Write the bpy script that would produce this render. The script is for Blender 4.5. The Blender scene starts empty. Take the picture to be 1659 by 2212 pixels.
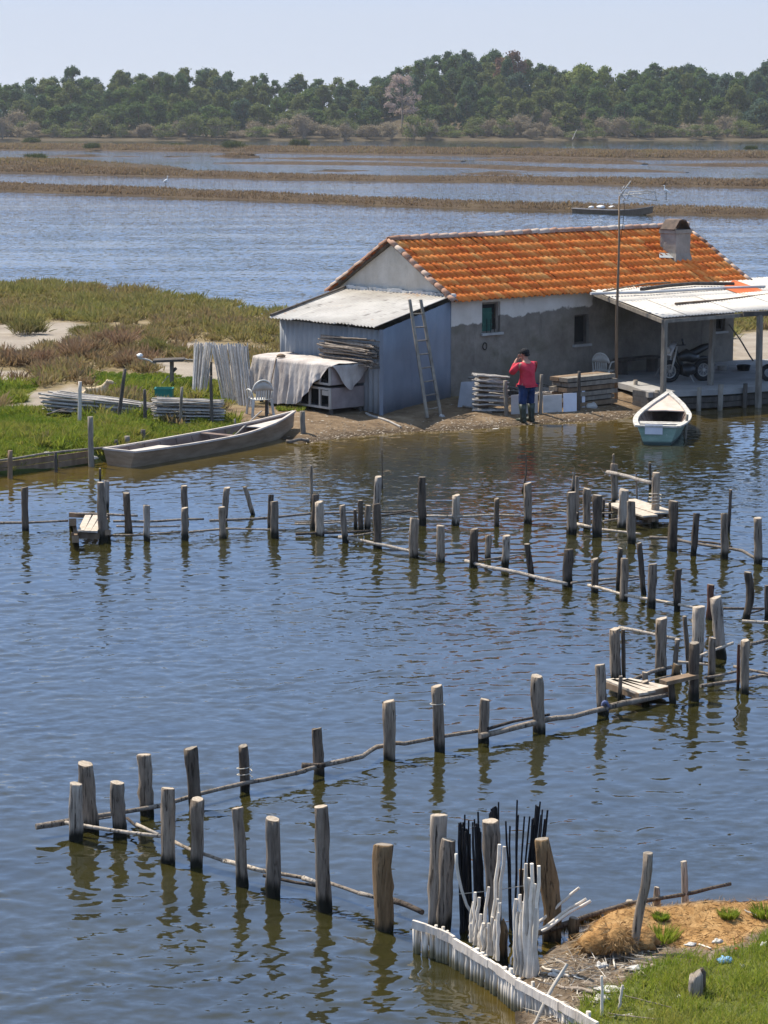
import bpy, math, random
import numpy as np
from mathutils import Vector, Matrix, noise as mnoise
R = math.radians
S = bpy.context.scene
COL = S.collection
rng = np.random.default_rng(7)
random.seed(7)

# ------------------------------------------------------------------ camera
CAM_H, HORIZON_Y, FOCAL, CX, CY = 7.45, 245.0, 5100.0, 829.5, 1106.0      # in units of a 1659 x 2212 survey of the view
PITCH = math.atan((CY - HORIZON_Y) / FOCAL)
cam_data = bpy.data.cameras.new('camera')
cam = bpy.data.objects.new('camera', cam_data)
COL.objects.link(cam)
cam.location = (0, 0, CAM_H)
cam.rotation_euler = (math.pi / 2 - PITCH, 0, 0)
cam_data.sensor_fit = 'VERTICAL'
cam_data.sensor_height = 36.0
cam_data.lens = FOCAL / 2212.0 * 36.0
cam_data.clip_start = 0.5
cam_data.clip_end = 9000
S.camera = cam
HAZE = 0.0001

# ------------------------------------------------------------------ sky, sun, exposure
SUN_EL, SUN_ROT = R(57), R(-50)
world = bpy.data.worlds.new('World')
S.world = world
world.use_nodes = True
wn = world.node_tree
sky = wn.nodes.new('ShaderNodeTexSky')
sky.sky_type = 'NISHITA'
sky.sun_disc = False
sky.sun_elevation = SUN_EL
sky.sun_rotation = SUN_ROT
sky.altitude = 0
sky.air_density = 1.0
sky.dust_density = 0.6
sky.ozone_density = 3.0
# the bright sunward horizon is rolled off a little and the unseen upper sky is made bluer
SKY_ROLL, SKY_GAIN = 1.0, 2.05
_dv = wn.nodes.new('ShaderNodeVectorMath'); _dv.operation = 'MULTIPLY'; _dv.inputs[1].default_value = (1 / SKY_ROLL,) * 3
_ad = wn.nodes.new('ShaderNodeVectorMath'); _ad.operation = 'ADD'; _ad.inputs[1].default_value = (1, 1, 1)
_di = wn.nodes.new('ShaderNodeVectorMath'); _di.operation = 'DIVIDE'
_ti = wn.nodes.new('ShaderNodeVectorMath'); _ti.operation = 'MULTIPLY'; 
_tc = wn.nodes.new('ShaderNodeTexCoord'); _sp = wn.nodes.new('ShaderNodeSeparateXYZ'); _cr = wn.nodes.new('ShaderNodeValToRGB')      # bluer band above the view, overhead brightened as added fill light
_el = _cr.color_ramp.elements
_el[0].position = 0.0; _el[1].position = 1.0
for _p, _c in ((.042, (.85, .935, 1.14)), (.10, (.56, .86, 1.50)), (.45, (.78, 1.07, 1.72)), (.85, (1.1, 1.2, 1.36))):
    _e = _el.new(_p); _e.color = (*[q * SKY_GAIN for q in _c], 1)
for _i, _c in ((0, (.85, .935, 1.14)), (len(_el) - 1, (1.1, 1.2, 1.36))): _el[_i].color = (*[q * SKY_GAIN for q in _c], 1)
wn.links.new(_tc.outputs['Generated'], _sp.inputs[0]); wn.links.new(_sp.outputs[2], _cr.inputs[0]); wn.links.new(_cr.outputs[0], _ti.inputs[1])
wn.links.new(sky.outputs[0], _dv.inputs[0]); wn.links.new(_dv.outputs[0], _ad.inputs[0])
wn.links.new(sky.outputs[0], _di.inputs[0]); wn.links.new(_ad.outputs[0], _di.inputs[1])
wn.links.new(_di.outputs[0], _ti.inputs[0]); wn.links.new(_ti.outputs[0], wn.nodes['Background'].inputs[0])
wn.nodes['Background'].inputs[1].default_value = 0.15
sun_data = bpy.data.lights.new('sun', 'SUN')
sun_data.energy = 3.0
sun_data.angle = R(0.5)
sun_data.color = (1.0, 0.93, 0.82)
sun = bpy.data.objects.new('sun', sun_data)
COL.objects.link(sun)
to_sun = Vector((math.sin(SUN_ROT) * math.cos(SUN_EL), math.cos(SUN_ROT) * math.cos(SUN_EL), math.sin(SUN_EL)))
sun.rotation_euler = to_sun.to_track_quat('Z', 'Y').to_euler()
S.view_settings.view_transform = 'Standard'
S.view_settings.look = 'None'
S.view_settings.exposure = 1.5
S.view_settings.gamma = 1.0
S.cycles.max_bounces = 8
S.cycles.transparent_max_bounces = 8

# ------------------------------------------------------------------ survey helpers: a sight line of the photo meets a level plane / a distance
FW = np.array([0, math.cos(PITCH), -math.sin(PITCH)])
UP = np.array([0, math.sin(PITCH), math.cos(PITCH)])
C0 = np.array([0, 0, CAM_H])
def ray(x, y): return np.array([1.0, 0, 0]) * (x - CX) / FOCAL + UP * (CY - y) / FOCAL + FW
def P(x, y, z=0.0):
    r = ray(x, y); return C0 + r * ((z - CAM_H) / r[2])
def D(x, y, Y):
    r = ray(x, y); return C0 + r * (Y / r[1])
def zoomer(x0, y0, s):                       # survey coordinates read off an enlarged part
    return lambda x, y: (x0 + x * s, y0 + y * s)
def size_at(p, px): return px / FOCAL * float(np.dot(np.array(p) - C0, FW))

# ------------------------------------------------------------------ objects
BASE = {}
def meta(o, label=None, cat=None, group=None, kind=None):
    if label: o['label'] = label
    if cat: o['category'] = cat
    if group: o['group'] = group
    if kind: o['kind'] = kind
    return o
def thing(name, label, cat, loc=(0, 0, 0), rotz=0.0, group=None):
    o = bpy.data.objects.new(name, None)
    COL.objects.link(o)
    o.location = Vector([float(v) for v in loc])
    o.rotation_euler = (0, 0, rotz)
    o.empty_display_size = 0.2
    BASE[o.name] = Matrix.Translation(o.location) @ Matrix.Rotation(rotz, 4, 'Z')
    return meta(o, label, cat, group)
class MB:
    """collects vertices and faces of ONE mesh"""
    def __init__(self): self.v = []; self.f = []; self.m = []; self.s = []
    def add(self, vs, fs, mi=0, smooth=False):
        k = len(self.v)
        self.v += [tuple(float(c) for c in p) for p in vs]
        for f in fs: self.f.append([k + i for i in f]); self.m.append(mi); self.s.append(smooth)
        return self
    def box(self, c, sz, rot=None, mi=0):
        h = [s / 2 for s in sz]
        vs = [Vector((x * h[0], y * h[1], z * h[2])) for x in (-1, 1) for y in (-1, 1) for z in (-1, 1)]
        if rot is not None: vs = [rot @ v for v in vs]
        c = Vector([float(q) for q in c])
        return self.add([v + c for v in vs], [(0, 1, 3, 2), (4, 6, 7, 5), (0, 4, 5, 1), (2, 3, 7, 6), (0, 2, 6, 4), (1, 5, 7, 3)], mi)
    def beam(self, a, b, w, h, up=(0, 0, 1), mi=0):
        a = Vector([float(q) for q in a]); b = Vector([float(q) for q in b])
        d = (b - a); L = d.length; d.normalize()
        s = d.cross(Vector(up))
        if s.length < 1e-4: s = d.cross(Vector((0, 1, 0)))
        s.normalize(); t = s.cross(d)
        vs = []
        for p in (a, b):
            for i, j in ((-1, -1), (1, -1), (1, 1), (-1, 1)): vs.append(p + s * (i * w / 2) + t * (j * h / 2))
        return self.add(vs, [(3, 2, 1, 0), (4, 5, 6, 7), (0, 1, 5, 4), (1, 2, 6, 5), (2, 3, 7, 6), (3, 0, 4, 7)], mi)
    def tube(self, pts, rad, seg=8, mi=0, cap_mi=None, smooth=True, wob=0.0, seed=0, squash=None):
        pts = [Vector([float(q) for q in p]) for p in pts]
        n = len(pts)
        if not hasattr(rad, '__len__'): rad = [rad] * n
        prev = None; k0 = len(self.v); vs = []; fs = []
        for i, p in enumerate(pts):
            d = (pts[min(i + 1, n - 1)] - pts[max(i - 1, 0)]).normalized()
            if prev is None:
                prev = d.cross(Vector((0.3, 1, 0.2)))
                if prev.length < 1e-3: prev = d.cross(Vector((1, 0, 0)))
            s = (prev - d * prev.dot(d)).normalized(); prev = s; t = d.cross(s)
            for j in range(seg):
                a = 2 * math.pi * j / seg
                r = rad[i] * (1 + wob * (mnoise.noise(Vector((math.cos(a) * 1.3 + seed * 7.1, math.sin(a) * 1.3, i * 0.45 + seed))) + .5 * mnoise.noise(Vector((math.cos(a) * 3.5 + seed, math.sin(a) * 3.5, i * 0.7 + seed * 3)))))
                o = s * math.cos(a) * r + t * math.sin(a) * r
                if squash: o = Vector((o.x * squash[0], o.y * squash[1], o.z * squash[2]))
                vs.append(p + o)
        for i in range(n - 1):
            for j in range(seg):
                a = i * seg + j; b = i * seg + (j + 1) % seg
                fs.append((a, b, b + seg, a + seg))
        self.add(vs, fs, mi, smooth)
        cm = mi if cap_mi is None else cap_mi
        self.f.append([k0 + j for j in reversed(range(seg))]); self.m.append(cm); self.s.append(False)
        self.f.append([k0 + (n - 1) * seg + j for j in range(seg)]); self.m.append(cm); self.s.append(False)
        return self
    def prism(self, poly, vec, mi=0):                # planar polygon pushed along vec
        n = len(poly); v = Vector([float(q) for q in vec])
        p = [Vector([float(q) for q in a]) for a in poly]
        vs = p + [a + v for a in p]
        fs = [list(reversed(range(n))), list(range(n, 2 * n))] + [(i, (i + 1) % n, n + (i + 1) % n, n + i) for i in range(n)]
        return self.add(vs, fs, mi)
    def lathe(self, c, prof, seg=16, mi=0, rot=None):
        c = Vector([float(q) for q in c]); vs = []; fs = []
        for r, z in prof:
            for j in range(seg):
                a = 2 * math.pi * j / seg; v = Vector((r * math.cos(a), r * math.sin(a), z))
                vs.append(c + (rot @ v if rot is not None else v))
        for i in range(len(prof) - 1):
            for j in range(seg):
                a = i * seg + j; b = i * seg + (j + 1) % seg; fs.append((a, b, b + seg, a + seg))
        fs.append(list(reversed(range(seg)))); fs.append([(len(prof) - 1) * seg + j for j in range(seg)])
        return self.add(vs, fs, mi, True)
    def grid(self, rows, mi=0, smooth=True):         # rows of points
        n = len(rows[0]); vs = [p for r in rows for p in r]
        fs = [(i * n + j, i * n + j + 1, (i + 1) * n + j + 1, (i + 1) * n + j) for i in range(len(rows) - 1) for j in range(n - 1)]
        return self.add(vs, fs, mi, smooth)
    def sheet(self, rows, th, mi=0, smooth=True):    # a grid with thickness downwards
        n = len(rows[0]); m = len(rows)
        top = [Vector([float(q) for q in p]) for r in rows for p in r]
        th = Vector([float(q) for q in th]) if hasattr(th, '__len__') else Vector((0, 0, -th))
        vs = top + [p + th for p in top]; N = n * m; fs = []
        for i in range(m - 1):
            for j in range(n - 1):
                a = i * n + j
                fs.append((a, a + 1, a + n + 1, a + n)); fs.append((N + a, N + a + n, N + a + n + 1, N + a + 1))
        for j in range(n - 1):
            fs.append((j, N + j, N + j + 1, j + 1)); a = (m - 1) * n + j; fs.append((a, a + 1, N + a + 1, N + a))
        for i in range(m - 1):
            a = i * n; fs.append((a, a + n, N + a + n, N + a)); a = i * n + n - 1; fs.append((a, N + a, N + a + n, a + n))
        return self.add(vs, fs, mi, smooth)
def obj(name, mb, mats, parent=None, world=True, loc=None):
    me = bpy.data.meshes.new(name)
    vs = mb.v
    o = bpy.data.objects.new(name, me)
    COL.objects.link(o)
    base = None
    if parent is not None:
        o.parent = parent
        base = BASE.get(parent.name, Matrix.Identity(4))
        BASE[o.name] = base
        if world:
            inv = base.inverted(); vs = [inv @ Vector(v) for v in vs]
    elif loc is not None:
        L = Vector([float(q) for q in loc]); o.location = L
        BASE[o.name] = Matrix.Translation(L)
        if world: vs = [Vector(v) - L for v in vs]
    me.from_pydata([tuple(v) for v in vs], [], mb.f)
    for m in (mats if isinstance(mats, (list, tuple)) else [mats]): me.materials.append(m)
    me.polygons.foreach_set('material_index', mb.m)
    me.polygons.foreach_set('use_smooth', mb.s)
    me.update()
    return o
def np_mesh(name, verts, faces, mat, attrs=None, smooth=False, parent=None, loc=None):
    """verts (N,3), faces (M,k) numpy"""
    me = bpy.data.meshes.new(name)
    verts = np.asarray(verts, np.float32); faces = np.asarray(faces, np.int32)
    o = bpy.data.objects.new(name, me); COL.objects.link(o)
    if loc is not None:
        o.location = Vector([float(q) for q in loc]); verts = verts - np.asarray(loc, np.float32)
    if parent is not None: o.parent = parent
    k = faces.shape[1]
    me.vertices.add(len(verts)); me.vertices.foreach_set('co', verts.ravel())
    me.loops.add(faces.size); me.loops.foreach_set('vertex_index', faces.ravel())
    me.polygons.add(len(faces)); me.polygons.foreach_set('loop_start', np.arange(0, faces.size, k, dtype=np.int32))
    if smooth: me.polygons.foreach_set('use_smooth', np.ones(len(faces), bool))
    for nm, val in (attrs or {}).items():
        at = me.attributes.new(nm, 'FLOAT', 'POINT'); at.data.foreach_set('value', np.asarray(val, np.float32))
    for m in (mat if isinstance(mat, (list, tuple)) else [mat]): me.materials.append(m)
    me.update(calc_edges=True); me.validate()
    return o
def dup(o, parent=None, loc=None, label=None, group=None, rot=None, scale=None):
    c = o.copy(); COL.objects.link(c)
    if parent is not None: c.parent = parent
    if loc is not None: c.location = Vector([float(q) for q in loc])
    if rot is not None: c.rotation_euler = rot
    if scale is not None: c.scale = scale if hasattr(scale, '__len__') else (scale,) * 3
    if label: c['label'] = label
    if group: c['group'] = group
    for ch in list(o.children): dup(ch, c)
    return c
def fbm(v, oct=4):
    return mnoise.fractal(Vector(v), 1.0, 2.0, oct)

# ------------------------------------------------------------------ materials
def new_mat(name):
    m = bpy.data.materials.new(name); m.use_nodes = True
    nt = m.node_tree; return m, nt, nt.nodes['Principled BSDF']
def rgba(c): return (c[0], c[1], c[2], 1.0)
def node(nt, t, **kw):
    n = nt.nodes.new(t)
    for k, v in kw.items(): setattr(n, k, v)
    return n
def noise_out(nt, scale=(1, 1, 1), detail=5, rough=0.6, space='world', offset=0.0, distortion=0.0):
    tc = node(nt, 'ShaderNodeNewGeometry').outputs['Position'] if space == 'world' else node(nt, 'ShaderNodeTexCoord').outputs['Object']
    mp = node(nt, 'ShaderNodeMapping'); mp.inputs['Scale'].default_value = scale; mp.inputs['Location'].default_value = (offset, offset * 0.7, offset * 1.3)
    nt.links.new(tc, mp.inputs['Vector'])
    if space == 'object':
        oi = node(nt, 'ShaderNodeObjectInfo'); ml = node(nt, 'ShaderNodeMath', operation='MULTIPLY'); ml.inputs[1].default_value = 57.0
        nt.links.new(oi.outputs['Random'], ml.inputs[0])
        va = node(nt, 'ShaderNodeVectorMath', operation='ADD'); nt.links.new(mp.outputs[0], va.inputs[0]); nt.links.new(ml.outputs[0], va.inputs[1])
        src = va.outputs[0]
    else: src = mp.outputs[0]
    nz = node(nt, 'ShaderNodeTexNoise'); nz.inputs['Scale'].default_value = 1.0; nz.inputs['Detail'].default_value = detail; nz.inputs['Roughness'].default_value = rough
    nz.inputs['Distortion'].default_value = distortion
    nt.links.new(src, nz.inputs['Vector'])
    return nz.outputs['Fac']
def ramp(nt, fac, stops):
    r = node(nt, 'ShaderNodeValToRGB'); el = r.color_ramp.elements
    while len(el) < len(stops): el.new(0.5)
    for e, (p, c) in zip(el, stops): e.position = p; e.color = rgba(c) if hasattr(c, '__len__') else (c, c, c, 1)
    if fac is not None: nt.links.new(fac, r.inputs[0])
    return r.outputs[0]
def mix(nt, fac, a, b, blend='MIX'):
    m = node(nt, 'ShaderNodeMix', data_type='RGBA', blend_type=blend)
    for sock, v in ((m.inputs[0], fac), (m.inputs[6], a), (m.inputs[7], b)):
        if isinstance(v, (int, float)): sock.default_value = v
        elif isinstance(v, tuple): sock.default_value = rgba(v)
        else: nt.links.new(v, sock)
    return m.outputs[2]
def math_n(nt, op, a, b=None, c=None, clamp=False):
    m = node(nt, 'ShaderNodeMath', operation=op); m.use_clamp = clamp
    for i, v in enumerate((a, b, c)):
        if v is None: continue
        if isinstance(v, (int, float)): m.inputs[i].default_value = v
        else: nt.links.new(v, m.inputs[i])
    return m.outputs[0]
def maprange(nt, v, a, b, c=0.0, d=1.0, smooth=True):
    m = node(nt, 'ShaderNodeMapRange'); m.clamp = True
    if smooth: m.interpolation_type = 'SMOOTHSTEP'
    nt.links.new(v, m.inputs[0])
    for i, q in enumerate((a, b, c, d)): m.inputs[1 + i].default_value = q
    return m.outputs[0]
def bump(nt, bs, h, strength, dist):
    b = node(nt, 'ShaderNodeBump'); b.inputs['Strength'].default_value = strength; b.inputs['Distance'].default_value = dist
    nt.links.new(h, b.inputs['Height']); nt.links.new(b.outputs[0], bs.inputs['Normal']); return b
def world_z(nt):
    g = node(nt, 'ShaderNodeNewGeometry'); s = node(nt, 'ShaderNodeSeparateXYZ'); nt.links.new(g.outputs['Position'], s.inputs[0]); return s.outputs[2]
def attr(nt, name):
    a = node(nt, 'ShaderNodeAttribute'); a.attribute_name = name; return a.outputs['Fac']
def noise_mat(name, stops, scale=(4, 4, 4), detail=6, rough=0.85, spec=0.25, bmp=0.0, bscale=None, space='world', metal=0.0, speck=None, tint=None, offset=0.0, distortion=0.0, nrough=0.6):
    m, nt, bs = new_mat(name)
    f = noise_out(nt, scale, detail, nrough, space, offset, distortion)
    c = ramp(nt, f, stops)
    if speck:                                        # (colour, scale, low, high)
        f2 = noise_out(nt, speck[1], 4, 0.6, space, 3.7)
        c = mix(nt, maprange(nt, f2, speck[2], speck[3]), c, speck[0])
    if tint:                                         # per-object lightness spread
        oi = node(nt, 'ShaderNodeObjectInfo').outputs['Random']
        c = mix(nt, 1.0, c, ramp(nt, oi, [(0, tint[0]), (1, tint[1])]), 'MULTIPLY')
    nt.links.new(c, bs.inputs['Base Color'])
    bs.inputs['Roughness'].default_value = rough
    bs.inputs['Specular IOR Level'].default_value = spec
    bs.inputs['Metallic'].default_value = metal
    if bmp:
        f3 = noise_out(nt, bscale or tuple(3 * s for s in scale), 5, 0.6, space, 9.1)
        bump(nt, bs, f3, 1.0, bmp)
    return m
# ================================================================== WATER, LAND, EMBANKMENTS
def flat(pts, z=0.0): return np.array([P(x, y, z)[:2] for x, y in pts])
def in_poly(pts, poly):
    x, y = pts[:, 0], pts[:, 1]; c = np.zeros(len(pts), bool); n = len(poly)
    for i in range(n):
        x1, y1 = poly[i]; x2, y2 = poly[(i + 1) % n]
        if y1 == y2: continue
        k = ((y1 > y) != (y2 > y)) & (x < (x2 - x1) * (y - y1) / (y2 - y1) + x1)
        c ^= k
    return c
def sdist(pts, poly):                                # signed distance, positive inside
    d = np.full(len(pts), 1e9); n = len(poly)
    for i in range(n):
        a = poly[i]; b = poly[(i + 1) % n]; ab = b - a
        t = np.clip(((pts - a) @ ab) / (ab @ ab + 1e-9), 0, 1)
        d = np.minimum(d, np.linalg.norm(pts - (a + t[:, None] * ab), axis=1))
    return np.where(in_poly(pts, poly), d, -d)
def project(p):
    d = p - C0; w = d @ FW
    return np.stack([CX + FOCAL * d[:, 0] / w, CY - FOCAL * (d @ UP) / w], 1)
def vnoise(p, s, seed=0.0):                          # cheap value noise on (N,2)
    q = p * s + seed; i = np.floor(q).astype(int); f = q - i; f = f * f * (3 - 2 * f)
    def h(a, b): return np.modf(np.abs(np.sin(a * 127.1 + b * 311.7 + seed * 17.3) * 43758.5453))[0]
    x, y = i[:, 0], i[:, 1]
    return (h(x, y) * (1 - f[:, 0]) + h(x + 1, y) * f[:, 0]) * (1 - f[:, 1]) + (h(x, y + 1) * (1 - f[:, 0]) + h(x + 1, y + 1) * f[:, 0]) * f[:, 1]
def fnoise(p, s, seed=0.0): return vnoise(p, s, seed) * .55 + vnoise(p, s * 2.1, seed + 3) * .28 + vnoise(p, s * 4.3, seed + 7) * .17

POINT = flat([(-300, 1072), (0, 1030), (60, 1022), (115, 1012), (190, 1003), (240, 995), (300, 983), (420, 966), (520, 954), (600, 947), (663, 957), (755, 944), (862, 934), (987, 930),
              (1082, 923), (1155, 915), (1323, 908), (1372, 898), (1400, 890), (1560, 882), (1659, 874), (2000, 858),
              (2000, 700), (1659, 696), (1500, 702), (1100, 712), (760, 706), (600, 690), (400, 664), (250, 650), (100, 632), (0, 636), (-300, 640)])
NEAR = flat([(1118, 2250), (1106, 2135), (1140, 2095), (1185, 2056), (1240, 2038), (1290, 2003), (1371, 1996), (1450, 1988), (1560, 1982), (1659, 1968), (1850, 1958), (2250, 1985), (2250, 2700), (1080, 2700), (1095, 2420)])

def h_point(p):
    s = sdist(p, POINT)
    k = np.where(p[:, 0] < -5.4, .25, 1.3)
    h = np.where(s > 0, .34 * (1 - np.exp(-s / k)), s * .35)
    h += np.where(s > .3, (fnoise(p, .5, 2) - .5) * .12 * np.clip((s - .3) / 2, 0, 1), 0)
    h += np.where(p[:, 1] > 66, np.clip((p[:, 1] - 66) / 30, 0, 1) * .12, 0)
    return np.maximum(h, -.5)
MOUND = P(1333, 2035, .15)[:2]
def h_near(p):
    s = sdist(p, NEAR)
    h = np.where(s > 0, .16 * (1 - np.exp(-s / .18)) + np.clip(s, 0, 2.2) * .12, s * .9)
    d = (p - MOUND) @ np.array([[.96, .28], [-.28, .96]])
    h += .15 * np.exp(-((d[:, 0] / .27) ** 2 + (d[:, 1] / .42) ** 2) ** 1.6)
    back = flat([(1405, 1996), (1500, 1990), (1600, 1985), (1700, 1975), (1850, 1968)], .2)
    dd = np.full(len(p), 9.)
    for i in range(len(back) - 1):
        a, b = back[i], back[i + 1]; ab = b - a; t = np.clip(((p - a) @ ab) / (ab @ ab), 0, 1)
        dd = np.minimum(dd, np.linalg.norm(p - a - t[:, None] * ab, axis=1))
    h += .13 * np.exp(-(dd / .3) ** 2)
    h += np.where(s > 0, (fnoise(p, 3.0, 5) - .5) * .10 + (fnoise(p, 11.0, 1) - .5) * .035, 0)
    return np.maximum(h, -.6)
def hit(hf, x, y):                                   # where the sight line meets the ground
    z = .25
    for _ in range(12):
        q = P(x, y, z); z = .5 * z + .5 * float(hf(q[None, :2])[0])
    return P(x, y, z)

# ---- water
def water_material():
    m, nt, bs = new_mat('lagoon_water')
    g = node(nt, 'ShaderNodeNewGeometry').outputs['Position']
    shal = attr(nt, 'shallow')
    def nz(sx, sy, rot, detail, rough, dist=0.0):
        mp = node(nt, 'ShaderNodeMapping'); mp.inputs['Scale'].default_value = (sx, sy, 1); mp.inputs['Rotation'].default_value = (0, 0, rot)
        nt.links.new(g, mp.inputs['Vector'])
        t = node(nt, 'ShaderNodeTexNoise'); t.inputs['Scale'].default_value = 1; t.inputs['Detail'].default_value = detail; t.inputs['Roughness'].default_value = rough; t.inputs['Distortion'].default_value = dist
        nt.links.new(mp.outputs[0], t.inputs['Vector']); return t.outputs['Fac']
    def slopes(sx, sy, rot, detail, rough):             # ripple slopes straight from a vector noise
        mp = node(nt, 'ShaderNodeMapping'); mp.inputs['Scale'].default_value = (sx, sy, 1); mp.inputs['Rotation'].default_value = (0, 0, rot)
        nt.links.new(g, mp.inputs['Vector'])
        t = node(nt, 'ShaderNodeTexNoise'); t.inputs['Scale'].default_value = 1; t.inputs['Detail'].default_value = detail; t.inputs['Roughness'].default_value = rough
        nt.links.new(mp.outputs[0], t.inputs['Vector'])
        v = node(nt, 'ShaderNodeVectorMath', operation='SUBTRACT'); v.inputs[1].default_value = (.5, .5, .5); nt.links.new(t.outputs['Color'], v.inputs[0]); return v.outputs[0]
    def vscale(v, k):
        m_ = node(nt, 'ShaderNodeVectorMath', operation='MULTIPLY'); nt.links.new(v, m_.inputs[0])
        if isinstance(k, tuple): m_.inputs[1].default_value = k
        else: nt.links.new(k, m_.inputs[1])
        return m_.outputs[0]
    def vadd(a_, b_):
        m_ = node(nt, 'ShaderNodeVectorMath', operation='ADD'); nt.links.new(a_, m_.inputs[0]); nt.links.new(b_, m_.inputs[1]); return m_.outputs[0]
    patch = nz(.055, .20, R(6), 4, .6)               # gusts: rougher and smoother streaks of water
    gust = maprange(nt, patch, .36, .64, .35, 1.25)
    lee = maprange(nt, shal, .05, .75, 1.0, .35)     # sheltered shallows lie calmer
    sep = node(nt, 'ShaderNodeSeparateXYZ'); nt.links.new(g, sep.inputs[0])
    far = maprange(nt, sep.outputs[1], 50, 68, 0.0, 1.0)     # the near sheet carries its larger ripples as geometry
    s_big = vscale(vscale(slopes(2.4, 4.8, R(-12), 3, .6), (WAVE[0] * .6, WAVE[0], 0)), far)
    s_fin = vscale(slopes(5, 9, R(10), 3, .65), (WAVE[1] * .7, WAVE[1], 0))
    sl = vscale(vscale(vadd(s_big, s_fin), gust), lee)
    nn = node(nt, 'ShaderNodeVectorMath', operation='NORMALIZE'); nt.links.new(vadd(node(nt, 'ShaderNodeNewGeometry').outputs['Normal'], sl), nn.inputs[0])
    nt.links.new(nn.outputs[0], bs.inputs['Normal'])
    murk = ramp(nt, nz(.5, .9, 0, 4, .6), [(.3, (.016, .0155, .0060)), (.7, (.025, .0225, .0058))])
    bed = ramp(nt, nz(1.3, 1.3, 0, 5, .6), [(.3, (.050, .034, .006)), (.7, (.080, .054, .010))])
    nt.links.new(mix(nt, maprange(nt, shal, .12, .85), murk, bed), bs.inputs['Base Color'])
    bs.inputs['Roughness'].default_value = .045
    bs.inputs['IOR'].default_value = 1.45
    bs.inputs['Specular IOR Level'].default_value = 1.0
    return m
WAVE = (.32, .46)
aa = np.concatenate([np.linspace(-75, -15, 12)[:-1], np.linspace(-15, 15, 151), np.linspace(15, 75, 12)[1:]]) * math.pi / 180
rr = np.concatenate([[2.0], np.geomspace(8, 130, 240), np.geomspace(130, 4000, 60)[1:]])
A_, R_ = np.meshgrid(aa, rr)
wv = np.stack([np.sin(A_) * R_, np.cos(A_) * R_, np.zeros_like(A_)], -1).reshape(-1, 3)
nA = len(aa); idx = np.arange(len(wv)).reshape(len(rr), nA)
wf = np.stack([idx[:-1, :-1], idx[:-1, 1:], idx[1:, 1:], idx[1:, :-1]], -1).reshape(-1, 4)
sp = sdist(wv[:, :2], POINT); sn = sdist(wv[:, :2], NEAR)
shal = np.maximum(np.exp(np.minimum(sp, 0) / 3.2), .8 * np.exp(np.minimum(sn, 0) / .5))
shal = np.where(wv[:, 1] > 75, 0, shal)
# real ripples between the camera and the house: a fine strip of the sheet is displaced by a sum of wave trains
a2 = np.linspace(-15.5, 15.5, 640) * math.pi / 180; r2 = np.geomspace(15.5, 66, 900)
A2, R2 = np.meshgrid(a2, r2); w2 = np.stack([np.sin(A2) * R2, np.cos(A2) * R2, np.zeros_like(A2)], -1).reshape(-1, 3)
def ripple(p, rr_):
    g = np.random.default_rng(5); h = np.zeros(len(p)); sp = np.maximum(rr_ * .0017, rr_ * .0008)
    wx = p + .10 * np.stack([fnoise(p, .9, 51) - .5, fnoise(p, .9, 57) - .5], 1) * 6
    for _ in range(80):
        lam = .09 * (.60 / .09) ** g.uniform(0, 1); th = R(97) + g.normal(0, R(34)); k = 2 * math.pi / lam
        amp = RIPPLE * (lam / .3) ** .3 / k * math.sqrt(2 / 80)
        h += amp * np.clip((lam / sp - 2.0) / 1.5, 0, 1) * np.sin((wx[:, 0] * math.cos(th) + wx[:, 1] * math.sin(th)) * k + g.uniform(0, 6.28))
    return h
RIPPLE = .078
sh2 = np.maximum(np.exp(np.minimum(sdist(w2[:, :2], POINT), 0) / 3.2), .8 * np.exp(np.minimum(sdist(w2[:, :2], NEAR), 0) / .5))
edge_ = np.clip((14.9 - np.degrees(np.abs(A2.ravel()))) / .6, 0, 1) * np.clip((R2.ravel() - 15.7) / .6, 0, 1) * np.clip((65 - R2.ravel()) / 3, 0, 1)
gust_ = .42 + 1.05 * np.clip((fnoise(w2[:, :2] * np.array([1, 2.6]) + 3 * (fnoise(w2[:, :2], .2, 5) - .5)[:, None], .10, 77) - .3) * 2.2, 0, 1)
w2[:, 2] = ripple(w2[:, :2], R2.ravel()) * edge_ * gust_ * (1 - .62 * np.clip(sh2 * 1.2, 0, 1))
i2 = np.arange(len(w2)).reshape(A2.shape); f2 = np.stack([i2[:-1, :-1], i2[:-1, 1:], i2[1:, 1:], i2[1:, :-1]], -1).reshape(-1, 4)
wc = wv[wf].mean(1); ang = np.degrees(np.arctan2(wc[:, 0], wc[:, 1])); rad_ = np.hypot(wc[:, 0], wc[:, 1])
wf = wf[~((np.abs(ang) < 15.0) & (rad_ > 16.6) & (rad_ < 63.5))]
wv[:, 2] -= .003; f2 = f2 + len(wv); wv = np.concatenate([wv, w2]); wf = np.concatenate([wf, f2]); shal = np.concatenate([shal, sh2])
water = np_mesh('water', wv, wf, water_material(), {'shallow': shal}, True)
meta(water, 'blue rippled lagoon water reflecting the sky', 'water', kind='structure')

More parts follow.
